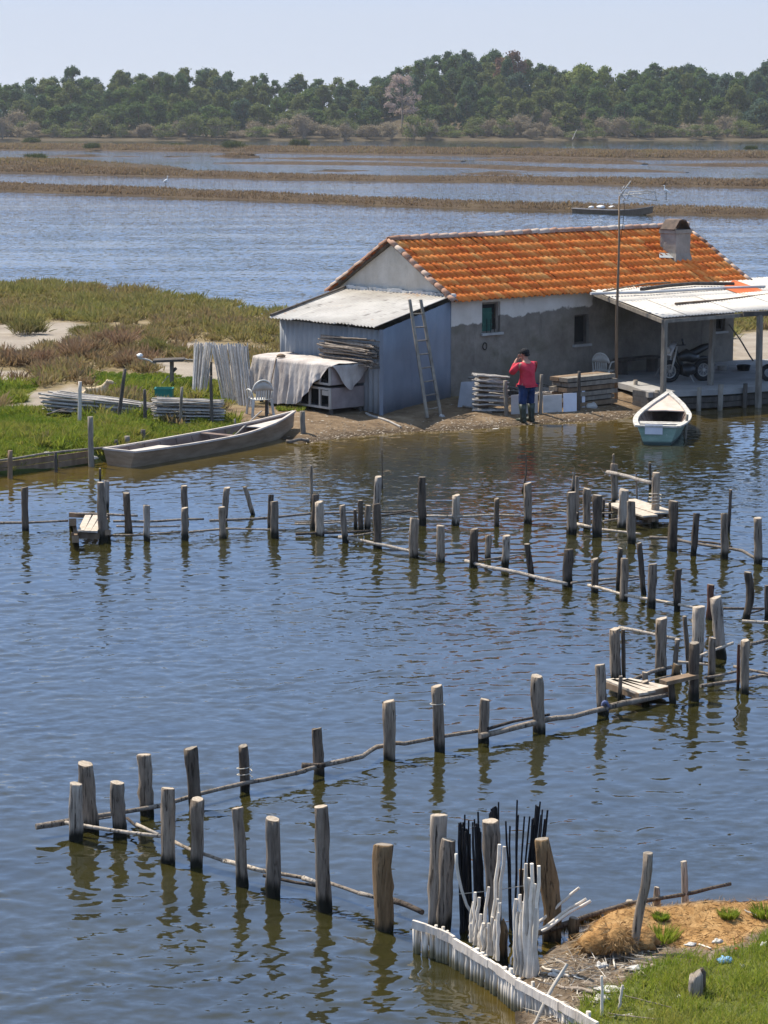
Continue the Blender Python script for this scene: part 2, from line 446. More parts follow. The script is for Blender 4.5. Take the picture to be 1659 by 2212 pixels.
# ---- land materials
def land_material():
    m, nt, bs = new_mat('marsh_soil')
    soil = ramp(nt, noise_out(nt, (1.1, 1.1, 1.1), 7), [(.3, (.10, .085, .035)), (.5, (.16, .12, .06)), (.7, (.22, .17, .10))])
    sand = ramp(nt, noise_out(nt, (.8, .8, .8), 8), [(.3, (.19, .155, .12)), (.7, (.29, .25, .20))])
    turf = ramp(nt, noise_out(nt, (1.5, 1.5, 1.5), 6), [(.3, (.05, .07, .012)), (.7, (.10, .12, .025))])
    mud = ramp(nt, noise_out(nt, (2.5, 2.5, 2.5), 8), [(.3, (.085, .056, .032)), (.55, (.155, .106, .062)), (.75, (.23, .17, .11))])
    mud = mix(nt, maprange(nt, noise_out(nt, (9, 9, 9), 3, offset=4), .64, .72), mud, (.32, .285, .235))
    c = mix(nt, attr(nt, 'sand'), soil, sand)
    c = mix(nt, attr(nt, 'turf'), c, turf)
    c = mix(nt, attr(nt, 'mud'), c, mud)
    wet = maprange(nt, world_z(nt), .02, .13, .45, 1.0)
    c = mix(nt, 1.0, c, ramp(nt, wet, [(0, (0, 0, 0)), (1, (1, 1, 1))]), 'MULTIPLY')
    nt.links.new(c, bs.inputs['Base Color']); bs.inputs['Roughness'].default_value = .95; bs.inputs['Specular IOR Level'].default_value = .15
    bump(nt, bs, noise_out(nt, (7, 7, 7), 6, .65), 1.0, .05)
    return m
LAND = land_material()
ZONES = {
 'sand': [[(-260, 706), (170, 697), (182, 722), (60, 764), (-260, 790)], [(275, 736), (420, 738), (600, 752), (600, 766), (410, 764), (280, 752)], [(300, 788), (440, 785), (580, 800), (580, 836), (400, 818)],
          [(-260, 935), (-60, 905), (60, 850), (150, 833), (240, 838), (262, 858), (190, 878), (100, 886), (20, 905)], [(1580, 722), (2000, 700), (2000, 860), (1585, 850)], [(-60, 800), (40, 795), (60, 815), (-60, 830)]],
 'mud': [[(470, 878), (600, 878), (690, 850), (980, 855), (1600, 790), (1600, 930), (1000, 975), (600, 975), (490, 915)]],
 'turf': [[(150, 880), (250, 880), (345, 900), (350, 940), (170, 920)], [(-300, 862), (-40, 838), (90, 822), (40, 866), (-300, 930)], [(-300, 1090), (-300, 915), (30, 893), (105, 880), (180, 905), (330, 935), (480, 900), (545, 925), (470, 960), (400, 985), (240, 1012), (0, 1045)],
          [(160, 800), (300, 812), (420, 815), (560, 846), (470, 880), (420, 900), (350, 862), (255, 858), (215, 830)], [(585, 868), (650, 872), (668, 893), (610, 890)]],
}
def zones(p3):
    q = project(p3); out = {}
    jit = np.stack([(fnoise(p3[:, :2], .8, 11) - .5) * 60, (fnoise(p3[:, :2], .8, 23) - .5) * 22], 1)
    for k, polys in ZONES.items():
        w = np.zeros(len(p3))
        for pl in polys:
            pl = np.array(pl, float); w = np.maximum(w, np.clip(sdist(q + jit, pl) / 5 + .5, 0, 1))
        out[k] = w
    return out
def ground_grid(x0, x1, y0, y1, st, hf, ystep=None):
    xs = np.arange(x0, x1 + st, st); ys = np.arange(y0, y1 + st, ystep or st)
    X, Y = np.meshgrid(xs, ys); p = np.stack([X, Y], -1).reshape(-1, 2)
    z = hf(p); ix = np.arange(len(p)).reshape(X.shape)
    f = np.stack([ix[:-1, :-1], ix[:-1, 1:], ix[1:, 1:], ix[1:, :-1]], -1).reshape(-1, 4)
    keep = (z[f] > -.3).any(1)
    return np.column_stack([p, z]), f[keep]
pv, pf = ground_grid(-26, 30, 47, 106, .25, h_point)
zn = zones(pv)
point = np_mesh('ground', pv, pf, LAND, zn, True)
meta(point, 'marshy point of land with sand paths under the house', 'ground', kind='structure')

# ---- foliage
def leaf_mat(name, stops, trans=.35, rough=.75):
    m, nt, bs = new_mat(name)
    f = attr(nt, 'tint'); oi = node(nt, 'ShaderNodeObjectInfo').outputs['Random']
    f = math_n(nt, 'ADD', math_n(nt, 'MULTIPLY', f, .75), math_n(nt, 'MULTIPLY', oi, .25))
    c = ramp(nt, f, stops)
    nt.links.new(c, bs.inputs['Base Color']); bs.inputs['Roughness'].default_value = rough; bs.inputs['Specular IOR Level'].default_value = .12
    tr = node(nt, 'ShaderNodeBsdfTranslucent'); nt.links.new(c, tr.inputs['Color'])
    mx = node(nt, 'ShaderNodeMixShader'); mx.inputs[0].default_value = trans
    nt.links.new(bs.outputs[0], mx.inputs[1]); nt.links.new(tr.outputs[0], mx.inputs[2])
    nt.links.new(mx.outputs[0], nt.nodes['Material Output'].inputs['Surface'])
    return m
def blade_arrays(base, dirs, width, tint):
    """two-segment blades: base (N,3), dirs (N,3) full-length vectors"""
    n = len(base); side = np.stack([-dirs[:, 1], dirs[:, 0], np.zeros(n)], 1) + rng.normal(0, .25, (n, 3))
    side /= np.linalg.norm(side, axis=1, keepdims=True) + 1e-9; side *= (width / 2)[:, None]
    bend = np.zeros((n, 3)); bend[:, :2] = dirs[:, :2] * .25; bend[:, 2] = -np.abs(dirs[:, 2]) * .08
    m = base + dirs * .55; t = base + dirs + bend
    v = np.stack([base - side, base + side, m + side * .8, m - side * .8, t], 1).reshape(-1, 3)
    k = np.arange(n)[:, None] * 5
    f = np.concatenate([k + np.array([0, 1, 2]), k + np.array([0, 2, 3]), k + np.array([3, 2, 4])], 0)
    return v, f, np.repeat(tint, 5)
def clump_blades(centres, rad, length, width, per, tint, flat_=.55, seed=0):
    """bushy clumps: blades start inside a low dome and point outwards and up"""
    n = len(centres); N = n * per
    c = np.repeat(centres, per, 0); r = np.repeat(rad, per); L = np.repeat(length, per)
    th = rng.uniform(0, 2 * math.pi, N); u = rng.uniform(0, 1, N)
    el = np.arcsin(u ** .8); d = np.stack([np.cos(th) * np.cos(el), np.sin(th) * np.cos(el), np.sin(el)], 1)
    rr_ = r * rng.uniform(.2, .95, N)
    b = c + d * rr_[:, None] * np.array([1, 1, flat_ * 1.0]); 
    dv = d * .6 + np.array([0, 0, .75]) + rng.normal(0, .28, (N, 3)); dv /= np.linalg.norm(dv, axis=1, keepdims=True)
    dv *= (L * rng.uniform(.55, 1.2, N))[:, None]
    t = np.clip(np.repeat(tint, per) + rng.normal(0, .10, N), 0, 1)
    return blade_arrays(b, dv, np.full(N, width) * rng.uniform(.6, 1.4, N), t)

SCRUB = leaf_mat('glasswort_scrub', [(0, (.17, .105, .062)), (.3, (.24, .17, .085)), (.55, (.235, .20, .068)), (.8, (.20, .195, .055)), (1, (.165, .18, .045))], .35)
GRASS = leaf_mat('bright_grass', [(0, (.22, .175, .07)), (.25, (.23, .215, .045)), (.5, (.185, .22, .028)), (.75, (.115, .17, .020)), (1, (.055, .105, .014))], .45)
HOUSE_A = P(972, 858, .3); HOUSE_B = P(1584, 793, .3)
HU = (HOUSE_B - HOUSE_A) / np.linalg.norm(HOUSE_B - HOUSE_A); HN = np.array([-HU[1], HU[0], 0.0])
def house_local(p): d = p[:, :2] - HOUSE_A[:2]; return np.stack([d @ HU[:2], d @ HN[:2]], 1)
YARD = np.array([(470, 872), (560, 838), (600, 820), (980, 845), (1700, 770), (1700, 900), (1000, 960), (600, 960)], float)
cand = np.stack([rng.uniform(-24, 26, 6900), rng.uniform(50, 105, 6900)], 1)
cand = cand[np.abs(cand[:, 0]) < cand[:, 1] * .22 + 1]
s_ = sdist(cand, POINT); cand = cand[s_ > .35]
hl = house_local(cand); cand = cand[~((hl[:, 0] > -3.9) & (hl[:, 0] < 13) & (hl[:, 1] > -5.5) & (hl[:, 1] < 5.5))]
c3 = np.column_stack([cand, h_point(cand)]); zz = zones(c3); q_ = project(c3)
patchy = fnoise(cand, .22, 31)
ok = (zz['sand'] < .3) & (zz['mud'] < .3) & (zz['turf'] < .3) & ~in_poly(q_, YARD)
c3 = c3[ok]; patchy = patchy[ok]; qy = q_[ok][:, 1]
print('scrub clumps', len(c3))
tint = np.clip(.30 + .70 * (fnoise(c3[:, :2], .28, 4)) + rng.normal(0, .12, len(c3)) - .30 * np.clip((qy - 735) / 60, 0, 1), 0, 1)
sz = .16 + .42 * fnoise(c3[:, :2], .45, 8) ** 1.6 + rng.uniform(0, .16, len(c3)) ** 1.0
v, f, t = clump_blades(c3, sz * 1.0, sz * .62, .045, 85, tint)
scrub = np_mesh('marsh_scrub', v, f, SCRUB, {'tint': t})
meta(scrub, 'olive and brown glasswort scrub covering the marsh behind the house', 'scrub', kind='stuff')

# bright grass on the left bank and around the yard
cand = np.stack([rng.uniform(-17, 2, 28000), rng.uniform(46, 68, 28000)], 1)
cand = cand[np.abs(cand[:, 0]) < cand[:, 1] * .25 + .6]
cand = cand[sdist(cand, POINT) > .05]
c3 = np.column_stack([cand, h_point(cand)]); zz = zones(c3); c3 = c3[(zz['turf'] > .45)]
print('grass tufts', len(c3))
tint = np.clip(-.15 + 1.25 * fnoise(c3[:, :2], .55, 14) + rng.normal(0, .17, len(c3)), 0, 1)
qy = project(c3)[:, 1]
tall = .05 + .26 * fnoise(c3[:, :2], .8, 3) ** 2 * np.clip((qy - 830) / 60, .45, 1.3)
v, f, t = clump_blades(c3, tall * .8, tall * 1.15, .022, 26, tint, .5)
grass = np_mesh('bank_grass', v, f, GRASS, {'tint': t})
meta(grass, 'bright green grass along the left bank and around the pole piles', 'grass', kind='stuff')

# taller weeds standing out of the bank grass
cand = np.stack([rng.uniform(-13, -3, 1500), rng.uniform(48, 62, 1500)], 1); cand = cand[(np.abs(cand[:, 0]) < cand[:, 1] * .195) & (sdist(cand, POINT) > .25)]
c3 = np.column_stack([cand, h_point(cand)]); zz = zones(c3); wpat = fnoise(cand, .5, 41); c3 = c3[(zz['turf'] > .6) & (wpat > .46)]
wt = np.clip(.15 + .9 * fnoise(c3[:, :2], .8, 44) + rng.normal(0, .15, len(c3)), 0, 1)
v, f, t = clump_blades(c3, rng.uniform(.06, .22, len(c3)), rng.uniform(.10, .34, len(c3)), .03, 34, wt, .8)
meta(np_mesh('bank_weeds', v, f, GRASS, {'tint': t}), 'taller lush weeds standing in clumps on the left bank', 'weeds', kind='stuff')

# individual salt bushes that stand out of the scrub
def bush_mesh(name, seed, mat, per=900):
    g = np.random.default_rng(seed); n = 9
    ang = g.uniform(0, 6.28, n); rad = g.uniform(.1, .62, n)
    cs = np.stack([np.cos(ang) * rad, np.sin(ang) * rad, g.uniform(0, .18, n)], 1)
    v, f, t = clump_blades(cs, g.uniform(.3, .5, n), g.uniform(.28, .42, n), .035, per // n, g.uniform(.2, .8, n), .9)
    o = np_mesh(name, v, f, mat, {'tint': t}); return o
BUSH_OLIVE = leaf_mat('olive_bush', [(0, (.14, .11, .05)), (.5, (.18, .165, .05)), (1, (.13, .16, .04))], .3)
BUSH_BROWN = leaf_mat('brown_bush', [(0, (.19, .11, .07)), (.5, (.25, .165, .095)), (1, (.21, .18, .08))], .3)
b0 = bush_mesh('salt_bush', 3, BUSH_OLIVE); b1 = bush_mesh('salt_bush', 5, BUSH_BROWN)
first = {0: True, 1: True}
for x, y, s, kind, lab in [(62, 722, .95, 0, 'olive salt bush on the sand at the left edge'), (175, 724, .62, 0, 'small dark salt bush at the end of the sand path'), (245, 722, .55, 1, 'low grey brown bush beside the sand path'),
                           (255, 752, 1.15, 1, 'reddish brown bush, tallest in front of the sand path'), (170, 770, 1.1, 1, 'broad rusty bush left of the tallest reddish one'), (330, 764, .85, 0, 'olive bush between the reddish bush and the pole bundle'),
                           (60, 790, 1.0, 1, 'brown bush low down near the left edge of the marsh'), (290, 790, .9, 1, 'brown bush behind the plank table'), (385, 772, .6, 0, 'dark bush just left of the upright pole bundle'),
                           (330, 842, .35, 0, 'little dark shrub beside the teal crate')]:
    p = hit(h_point, x, y); src = (b0, b1)[kind]
    o = src if first[kind] else dup(src); first[kind] = False
    o.location = Vector([float(c) for c in p]); o.scale = (s, s, s * .85); o.rotation_euler = (0, 0, x * .7)
    meta(o, lab, 'bush', 'salt bushes on the marsh')

# ---- embankments in the lagoon
EMB = noise_mat('embankment_earth', [(.3, (.04, .027, .018)), (.55, (.065, .045, .028)), (.75, (.09, .066, .04))], (.5, .5, 2.5), 7, .95, .1, .08)
def px_h(y, t): return t * CAM_H / (y - HORIZON_Y)
ridge_v, ridge_f, ridge_t = [], [], []; ridge_n = 0
def ridge(name, pts, depth, label, tint0=.04, kind='structure', veg=1.0):
    """pts: (x, y, strip height) along the near waterline"""
    global ridge_n
    cs = []
    for (x1, y1, t1), (x2, y2, t2) in zip(pts[:-1], pts[1:]):
        a, b = P(x1, y1), P(x2, y2); n = max(2, int(np.linalg.norm(b - a) / 1.5))
        for k in range(n): u = k / n; cs.append((a * (1 - u) + b * u, px_h(y1, t1) * (1 - u) + px_h(y2, t2) * u))
    cs.append((P(*pts[-1][:2]), px_h(pts[-1][1], pts[-1][2])))
    m = len(cs); xy = np.array([c[0][:2] for c in cs]); hh = np.array([c[1] for c in cs]) * .62
    endf = np.clip(np.minimum(np.arange(m), m - 1 - np.arange(m)) / 6.0 + .12, 0, 1) ** .6; hh = hh * endf
    tan = np.gradient(xy, axis=0); tan /= np.linalg.norm(tan, axis=1, keepdims=True); nor = np.stack([-tan[:, 1], tan[:, 0]], 1)
    nor *= np.sign(nor[:, 1:2] + 1e-9)
    rows = []; w = depth * endf
    for o_, hz in ((-.25, -.2), (.0, .12), (.12, .75), (.35, 1.0), (.75, .9), (1.0, -.15)):
        off = w * o_ + (fnoise(xy, .5, o_ * 9) - .5) * .8 * (0 < o_ < 1)
        z = np.where(np.full(m, hz) < 0, -.2, hh * hz * (.75 + .5 * fnoise(xy, .12, o_ * 5 + 1)))
        rows.append(np.column_stack([xy + nor * off[:, None], z]))
    V = np.concatenate(rows); F = []
    for i in range(len(rows) - 1):
        a = np.arange(m - 1) + i * m; F.append(np.stack([a, a + 1, a + m + 1, a + m], 1))
    o = np_mesh(name, V, np.concatenate(F), EMB, None, True)
    meta(o, label, 'embankment', kind=kind)
    L = float(np.linalg.norm(np.diff(xy, axis=0), axis=1).sum()); N = int(L * 90 * veg)
    i = rng.integers(0, m - 1, N); u = rng.uniform(0, 1, N); ac = .78 * rng.uniform(0, 1, N) ** 1.5 + .01
    base = xy[i] * (1 - u[:, None]) + xy[i + 1] * u[:, None]; w_ = w[i]; h_ = hh[i]
    base = base + nor[i] * (w_ * ac)[:, None]
    z = h_ * np.interp(ac, [0, .12, .35, .8], [.12, .7, .92, .8])
    Lh = np.clip(h_ / .62 * .34, .08, .5) * (.5 + fnoise(base, .35, 2)) * rng.uniform(.6, 1.2, N)
    d = np.stack([rng.normal(0, .3, N), rng.normal(0, .3, N), np.ones(N)], 1) * Lh[:, None]
    tt = np.clip(tint0 + (fnoise(base, .25, 6) - .5) * .40 + rng.normal(0, .1, N), 0, 1)
    v, f, t = blade_arrays(np.column_stack([base, z - .05]), d, Lh * .3, tt)
    ridge_v.append(v); ridge_f.append(f + ridge_n); ridge_t.append(t); ridge_n += len(v)
ridge('embankment', [(-620, 396, 24), (-120, 408, 24), (0, 412, 24), (270, 422, 24), (540, 432, 22), (800, 443, 22), (1040, 452, 23), (1240, 456, 24), (1450, 463, 24), (1659, 468, 22), (1800, 473, 22), (2350, 492, 24)], 4.0, 'nearest brown embankment right across the lagoon')
ridge('embankment', [(-620, 362, 20), (-120, 370, 22), (0, 373, 24), (300, 380, 20), (600, 388, 17), (800, 391, 16), (1100, 394, 18), (1300, 399, 21), (1659, 405, 24), (1800, 408, 24), (2350, 424, 24)], 6.0, 'second brown embankment across the lagoon', .06)
ridge('embankment', [(-620, 354, 20), (-120, 358, 22), (0, 360, 26), (110, 362, 22), (230, 364, 14), (385, 367, 8)], 8.0, 'broad scrubby bank behind the second embankment at left', .28, veg=1.3)
for k, (pts, lab) in enumerate([
    ([(460, 353, 6), (640, 355, 8), (830, 357, 8), (1000, 362, 9), (1150, 369, 10), (1300, 371, 9), (1480, 373, 5)], 'long thin mud bank in the middle of the lagoon'),
    ([(668, 370, 6), (735, 371, 8), (800, 369, 6)], 'small dark islet in front of the long thin mud bank'), ([(985, 376, 6), (1050, 377, 14), (1127, 377, 7)], 'low humped islet touching the second embankment'),
    ([(85, 338, 5), (190, 339, 9), (240, 338, 5)], 'humped islet at the far left of the lagoon'), ([(243, 339, 4), (270, 339, 5), (302, 339, 4)], 'flat islet right of the humped one at left'),
    ([(352, 340, 4), (385, 340, 6), (416, 339, 3)], 'tiny flat islet alone in open water'), ([(565, 343, 5), (640, 344, 7), (715, 345, 6), (830, 347, 6), (995, 349, 6)], 'thin bank behind the long mud bank'),
    ([(1022, 346, 8), (1150, 350, 12), (1385, 355, 8)], 'wide bank in the right half of the far water'), ([(1398, 357, 7), (1530, 359, 9), (1659, 360, 9), (1800, 361, 9), (2200, 364, 8)], 'thin bank at the far right of the lagoon'),
    ([(455, 339, 14), (500, 341, 18), (560, 341, 12)], 'scrubby spit standing out from the far embankment')]):
    ridge('mud_bank', pts, 7.0, lab, .02, veg=.8)
ridge('embankment', [(-620, 319, 18), (-120, 322, 18), (0, 324, 18), (200, 325, 19), (400, 328, 18), (640, 331, 20), (830, 334, 22), (1130, 338, 23), (1330, 343, 25), (1659, 344, 24), (1800, 345, 24), (2350, 350, 24)], 16.0, 'farthest scrubby embankment in front of the wood', .18, veg=1.6)
o = np_mesh('embankment_scrub', np.concatenate(ridge_v), np.concatenate(ridge_f), SCRUB, {'tint': np.concatenate(ridge_t)})
meta(o, 'low brown scrub growing on the lagoon embankments', 'scrub', kind='stuff')
# ================================================================== FAR SHORE AND WOOD
SKYLINE = [(-200, 178), (0, 178), (100, 172), (160, 160), (230, 165), (300, 152), (380, 152), (450, 152), (520, 172), (580, 168), (660, 172), (740, 178), (790, 182), (830, 158), (870, 142), (900, 138), (960, 124), (1010, 116), (1060, 122),
           (1110, 126), (1150, 142), (1200, 150), (1260, 142), (1340, 158), (1400, 142), (1450, 144), (1500, 150), (1560, 158), (1610, 152), (1659, 132), (1860, 140)]
SHORE_Y = CAM_H * FOCAL / (302 - HORIZON_Y)          # about 667 m
def skyline_z(X, Y):
    px = CX + X / Y * FOCAL
    py = np.interp(px, [a for a, b in SKYLINE], [b for a, b in SKYLINE])
    return CAM_H + (HORIZON_Y - py) / FOCAL * Y
def h_far(p):
    d = p[:, 1] - SHORE_Y; top = skyline_z(p[:, 0], np.full(len(p), 740.0)) - 11.5
    return np.where(d < 0, d * .05, np.minimum(.5 + d * .02, 1.2) + np.clip((d - 18) / 60, 0, 1) ** 1.3 * np.clip(top, 1, 20)) + (fnoise(p, .05, 3) - .5) * .4 * (d > 0) - np.clip((d - 110) / 200, 0, 1) * 16
pv, pf = ground_grid(-260, 260, SHORE_Y - 8, SHORE_Y + 420, 5.0, h_far)
FAR = noise_mat('far_shore_soil', [(.3, (.05, .038, .022)), (.7, (.085, .066, .038))], (.15, .15, .15), 5, .95, .1)
meta(np_mesh('far_shore', pv, pf, FAR, None, True), 'low sandy shore under the far wood', 'ground', kind='structure')

def leaf_quads(cen, nor, size, g):
    n = len(cen); a = np.cross(nor, g.normal(0, 1, (n, 3))); a /= np.linalg.norm(a, axis=1, keepdims=True) + 1e-9
    b = np.cross(nor, a); s = size[:, None] * .5; j = g.uniform(.6, 1.3, (n, 4, 1))
    v = np.stack([cen - a * s * j[:, 0], cen - b * s * j[:, 1], cen + a * s * j[:, 2], cen + b * s * j[:, 3]], 1).reshape(-1, 3)
    return v, np.arange(n * 4).reshape(-1, 4)
def crown_mesh(seed, lobes, size=.55, per=120, lobe_r=(1.0, 1.7)):
    """lobes: list of (x, y, z, r); leaf clumps spread through each lobe, thicker at the skin, ragged outside"""
    g = np.random.default_rng(seed); V = []; F = []; T = []; k = 0
    for (x, y, z, r) in lobes:
        n = int(per * r * r); d = g.normal(0, 1, (n, 3)); d /= np.linalg.norm(d, axis=1, keepdims=True); d[:, 2] = np.where(d[:, 2] < -.35, -d[:, 2], d[:, 2])
        rad = r * np.clip(g.normal(.85, .34, n), .15, 1.75)
        c = np.array([x, y, z]) + d * rad[:, None] * np.array([1, 1, .95])
        nn = d + g.normal(0, .6, (n, 3)); nn /= np.linalg.norm(nn, axis=1, keepdims=True)
        v, f = leaf_quads(c, nn, g.uniform(.6, 1.35, n) * size, g)
        V.append(v); F.append(f + k); k += len(v); T.append(np.repeat(np.clip(g.normal(g.uniform(.25, .75), .12, n), 0, 1), 4))
    return np.concatenate(V), np.concatenate(F), np.concatenate(T)
def lobes_round(g, n, w, z0, z1):
    out = []
    for _ in range(n):
        u = g.uniform(0, 1); z = z0 + (z1 - z0) * u; rr2 = w * (math.sin(math.pi * (.18 + .74 * u)) ** .8) * math.sqrt(g.uniform(.05, 1)); a = g.uniform(0, 6.28)
        out.append((math.cos(a) * rr2, math.sin(a) * rr2, z, g.uniform(.55, 1.1)))
    return out
def lobes_umbrella(g, n, w, z):
    return [(math.cos(a) * r_, math.sin(a) * r_, z + .9 * (1 - (r_ / w) ** 2) + g.uniform(-.2, .2), g.uniform(.7, 1.1)) for a, r_ in ((g.uniform(0, 6.28), w * math.sqrt(g.uniform(0, 1))) for _ in range(n))]
BARK_FAR = noise_mat('wood_bark', [(.3, (.07, .05, .04)), (.7, (.14, .105, .08))], (1, 1, 3), 4, .95, .1)
BARK_PALE = noise_mat('pale_bark', [(.3, (.20, .16, .115)), (.7, (.32, .26, .20))], (1, 1, 3), 4, .95, .1)
def trunk_mb(h, r, seed, limbs=6, spread=2.2, top=.92):
    g = np.random.default_rng(seed); mb = MB(); bend = g.normal(0, .25, 2)
    pts = [(bend[0] * (k / 5) ** 2, bend[1] * (k / 5) ** 2, h * top * k / 5) for k in range(6)]
    mb.tube(pts, [r * (1 - .14 * k) for k in range(6)], 6)
    for k in range(limbs):
        z = h * g.uniform(.4, .85); a = g.uniform(0, 6.28); L = spread * g.uniform(.6, 1.1)
        p = Vector((bend[0] * (z / h) ** 2, bend[1] * (z / h) ** 2, z))
        mb.tube([p, p + Vector((math.cos(a) * L * .5, math.sin(a) * L * .5, L * .25)), p + Vector((math.cos(a) * L, math.sin(a) * L, L * .65))], [r * .45, r * .3, r * .12], 5)
    return mb
def twig_mesh(seed, n, h, w, thick):
    """bare crown: rods that fork outwards"""
    g = np.random.default_rng(seed); mb = MB()
    for _ in range(n):
        a = g.uniform(0, 6.28); el = g.uniform(.5, 1.45); L = h * g.uniform(.45, 1.0)
        d = Vector((math.cos(a) * math.cos(el) * w, math.sin(a) * math.cos(el) * w, math.sin(el))); p = Vector((g.normal(0, .2) * w, g.normal(0, .2) * w, h * g.uniform(0, .25)))
        q = p + d * L * .6; mb.tube([p, q], [thick, thick * .7], 3, smooth=False)
        for _ in range(5):
            e = d + Vector(g.normal(0, .45, 3)); mb.tube([q - d * L * g.uniform(0, .3), q + e * L * .42], [thick * .55, thick * .3], 3, smooth=False)
    return mb
DARKPINE = leaf_mat('pine_needles_dark', [(0, (.045, .080, .032)), (.5, (.070, .115, .042)), (1, (.11, .16, .055))], .4)
BLUEPINE = leaf_mat('pine_needles_blue', [(0, (.042, .075, .046)), (.5, (.066, .108, .062)), (1, (.10, .145, .075))], .4)
OLIVE = leaf_mat('olive_leaves', [(0, (.08, .10, .03)), (.5, (.12, .145, .04)), (1, (.17, .185, .055))], .42)
MIDGREEN = leaf_mat('mid_green_leaves', [(0, (.05, .085, .022)), (.5, (.08, .125, .03)), (1, (.12, .165, .04))], .42)
TANSCRUB = leaf_mat('tan_scrub_twigs', [(0, (.16, .13, .075)), (.5, (.23, .185, .12)), (1, (.28, .235, .14))], .35)
ROSY = leaf_mat('bare_rosy_twigs', [(0, (.24, .175, .125)), (1, (.36, .275, .21))], .35)
RUST = leaf_mat('rust_needles', [(0, (.13, .065, .04)), (1, (.21, .115, .07))], .25)
LIME = leaf_mat('pale_green_leaves', [(0, (.12, .16, .03)), (1, (.22, .25, .06))], .35)

def tree_proto(name, seed, lobes, trunk, size=.46, per=150, mat=DARKPINE, bark=BARK_FAR):
    root = thing(name, None, 'tree')
    v, f, t = crown_mesh(seed, lobes, size, per)
    c = np_mesh('crown', v, f, mat, {'tint': t}, parent=root)
    c.data.materials[0] = mat
    k = obj('trunk', trunk, bark, root)
    return root
g_ = np.random.default_rng(11)
PROTO = {
 'round1': tree_proto('pine_tree', 1, lobes_round(g_, 56, 3.1, 1.0, 9.1), trunk_mb(9.5, .22, 1)),
 'round2': tree_proto('pine_tree', 2, lobes_round(g_, 62, 3.4, .9, 8.9), trunk_mb(9.3, .22, 2)),
 'round3': tree_proto('pine_tree', 3, lobes_round(g_, 50, 2.6, .9, 9.4), trunk_mb(9.5, .2, 3)),
 'umbrella': tree_proto('umbrella_pine', 4, lobes_umbrella(g_, 26, 3.6, 8.2), trunk_mb(9.0, .24, 4, 8, 3.0)),
 'tall': tree_proto('pine_tree', 5, lobes_round(g_, 40, 1.8, 1.4, 9.7), trunk_mb(9.8, .2, 5)),
 'leafy1': tree_proto('broadleaf_tree', 6, lobes_round(g_, 48, 3.1, 1.0, 8.9), trunk_mb(9.0, .2, 6), .44, 140, MIDGREEN),
 'leafy2': tree_proto('broadleaf_tree', 7, lobes_round(g_, 46, 3.4, .9, 8.5), trunk_mb(8.8, .2, 7), .44, 130, OLIVE),
}
def shrub_proto(name, seed, lobes, mat, twigs, size=.3, per=110):
    root = thing(name, None, 'shrub')
    v, f, t = crown_mesh(seed, lobes, size, per); np_mesh('crown', v, f, mat, {'tint': t}, parent=root)
    obj('trunk', twigs, BARK_PALE, root); return root
PROTO['shrub1'] = shrub_proto('bare_shrub', 8, lobes_round(g_, 22, 3.0, .8, 4.2), TANSCRUB, twig_mesh(8, 26, 4.6, .9, .05))
PROTO['shrub2'] = shrub_proto('green_shrub', 9, lobes_round(g_, 22, 2.6, .8, 4.4), OLIVE, twig_mesh(9, 12, 4.4, .8, .05))
proto_h = {'round1': 10.2, 'round2': 10.0, 'round3': 10.2, 'umbrella': 10.0, 'tall': 10.6, 'leafy1': 9.9, 'leafy2': 9.6, 'shrub1': 5.3, 'shrub2': 5.4}
used_proto = set()
def set_mat(root, mat):
    for ch in root.children:
        if ch.name.startswith('crown'):
            ch.material_slots[0].link = 'OBJECT'; ch.material_slots[0].material = mat
def plant(kind, X, Y, top, width, mat, label, group, cat='tree', name=None):
    z = float(h_far(np.array([[X, Y]]))[0]) - .15
    h = max(2.2, top - z); s = h / proto_h[kind]
    r = PROTO[kind] if kind not in used_proto else dup(PROTO[kind])
    used_proto.add(kind)
    if name: r.name = name
    r.location = (X, Y, z); r.rotation_euler = (0, 0, float(g_.uniform(0, 6.28))); r.scale = (width, width, s)
    set_mat(r, mat); meta(r, label, cat, group)
    return r
def third(X, Y):
    px = CX + X / Y * FOCAL
    for lim, t in ((0, 'beyond the left edge'), (240, 'at the far left'), (520, 'left of the skyline dip'), (800, 'below the skyline dip'), (1010, 'left of the rust crown'), (1190, 'around the rust crown'), (1400, 'below the pale green crown'), (1570, 'at the right'), (1662, 'at the far right edge')):
        if px < lim: return t
    return 'beyond the right edge'
MATN = {id(DARKPINE): 'dark green', id(BLUEPINE): 'blue green', id(OLIVE): 'olive', id(MIDGREEN): 'mid green', id(TANSCRUB): 'tan bare', id(ROSY): 'rosy grey bare'}
BARE_X = (868 - CX) / FOCAL * (SHORE_Y + 24)
ROWS = [(5, 6.5, .0, ('shrub1', 'shrub2', 'shrub1')  , 'front row of the wood'), (12, 3.3, .0, ('shrub1', 'shrub1', 'shrub2', 'shrub1'), 'front row of the wood'), (22, 5.4, .36, ('leafy2', 'leafy1', 'round2', 'leafy2', 'shrub1'), 'second row of the wood'), (37, 5.4, .60, ('round1', 'leafy1', 'leafy2', 'round2', 'leafy2'), 'middle row of the wood'),
        (52, 5.4, .80, ('round2', 'leafy1', 'round1', 'round3', 'leafy2', 'tall'), 'fourth row of the wood'), (66, 5.6, .92, ('round2', 'leafy1', 'round1', 'tall'), 'fifth row of the wood'), (78, 4.3, 1.0, ('round1', 'round2', 'round3', 'round2', 'tall'), 'skyline of the wood')]
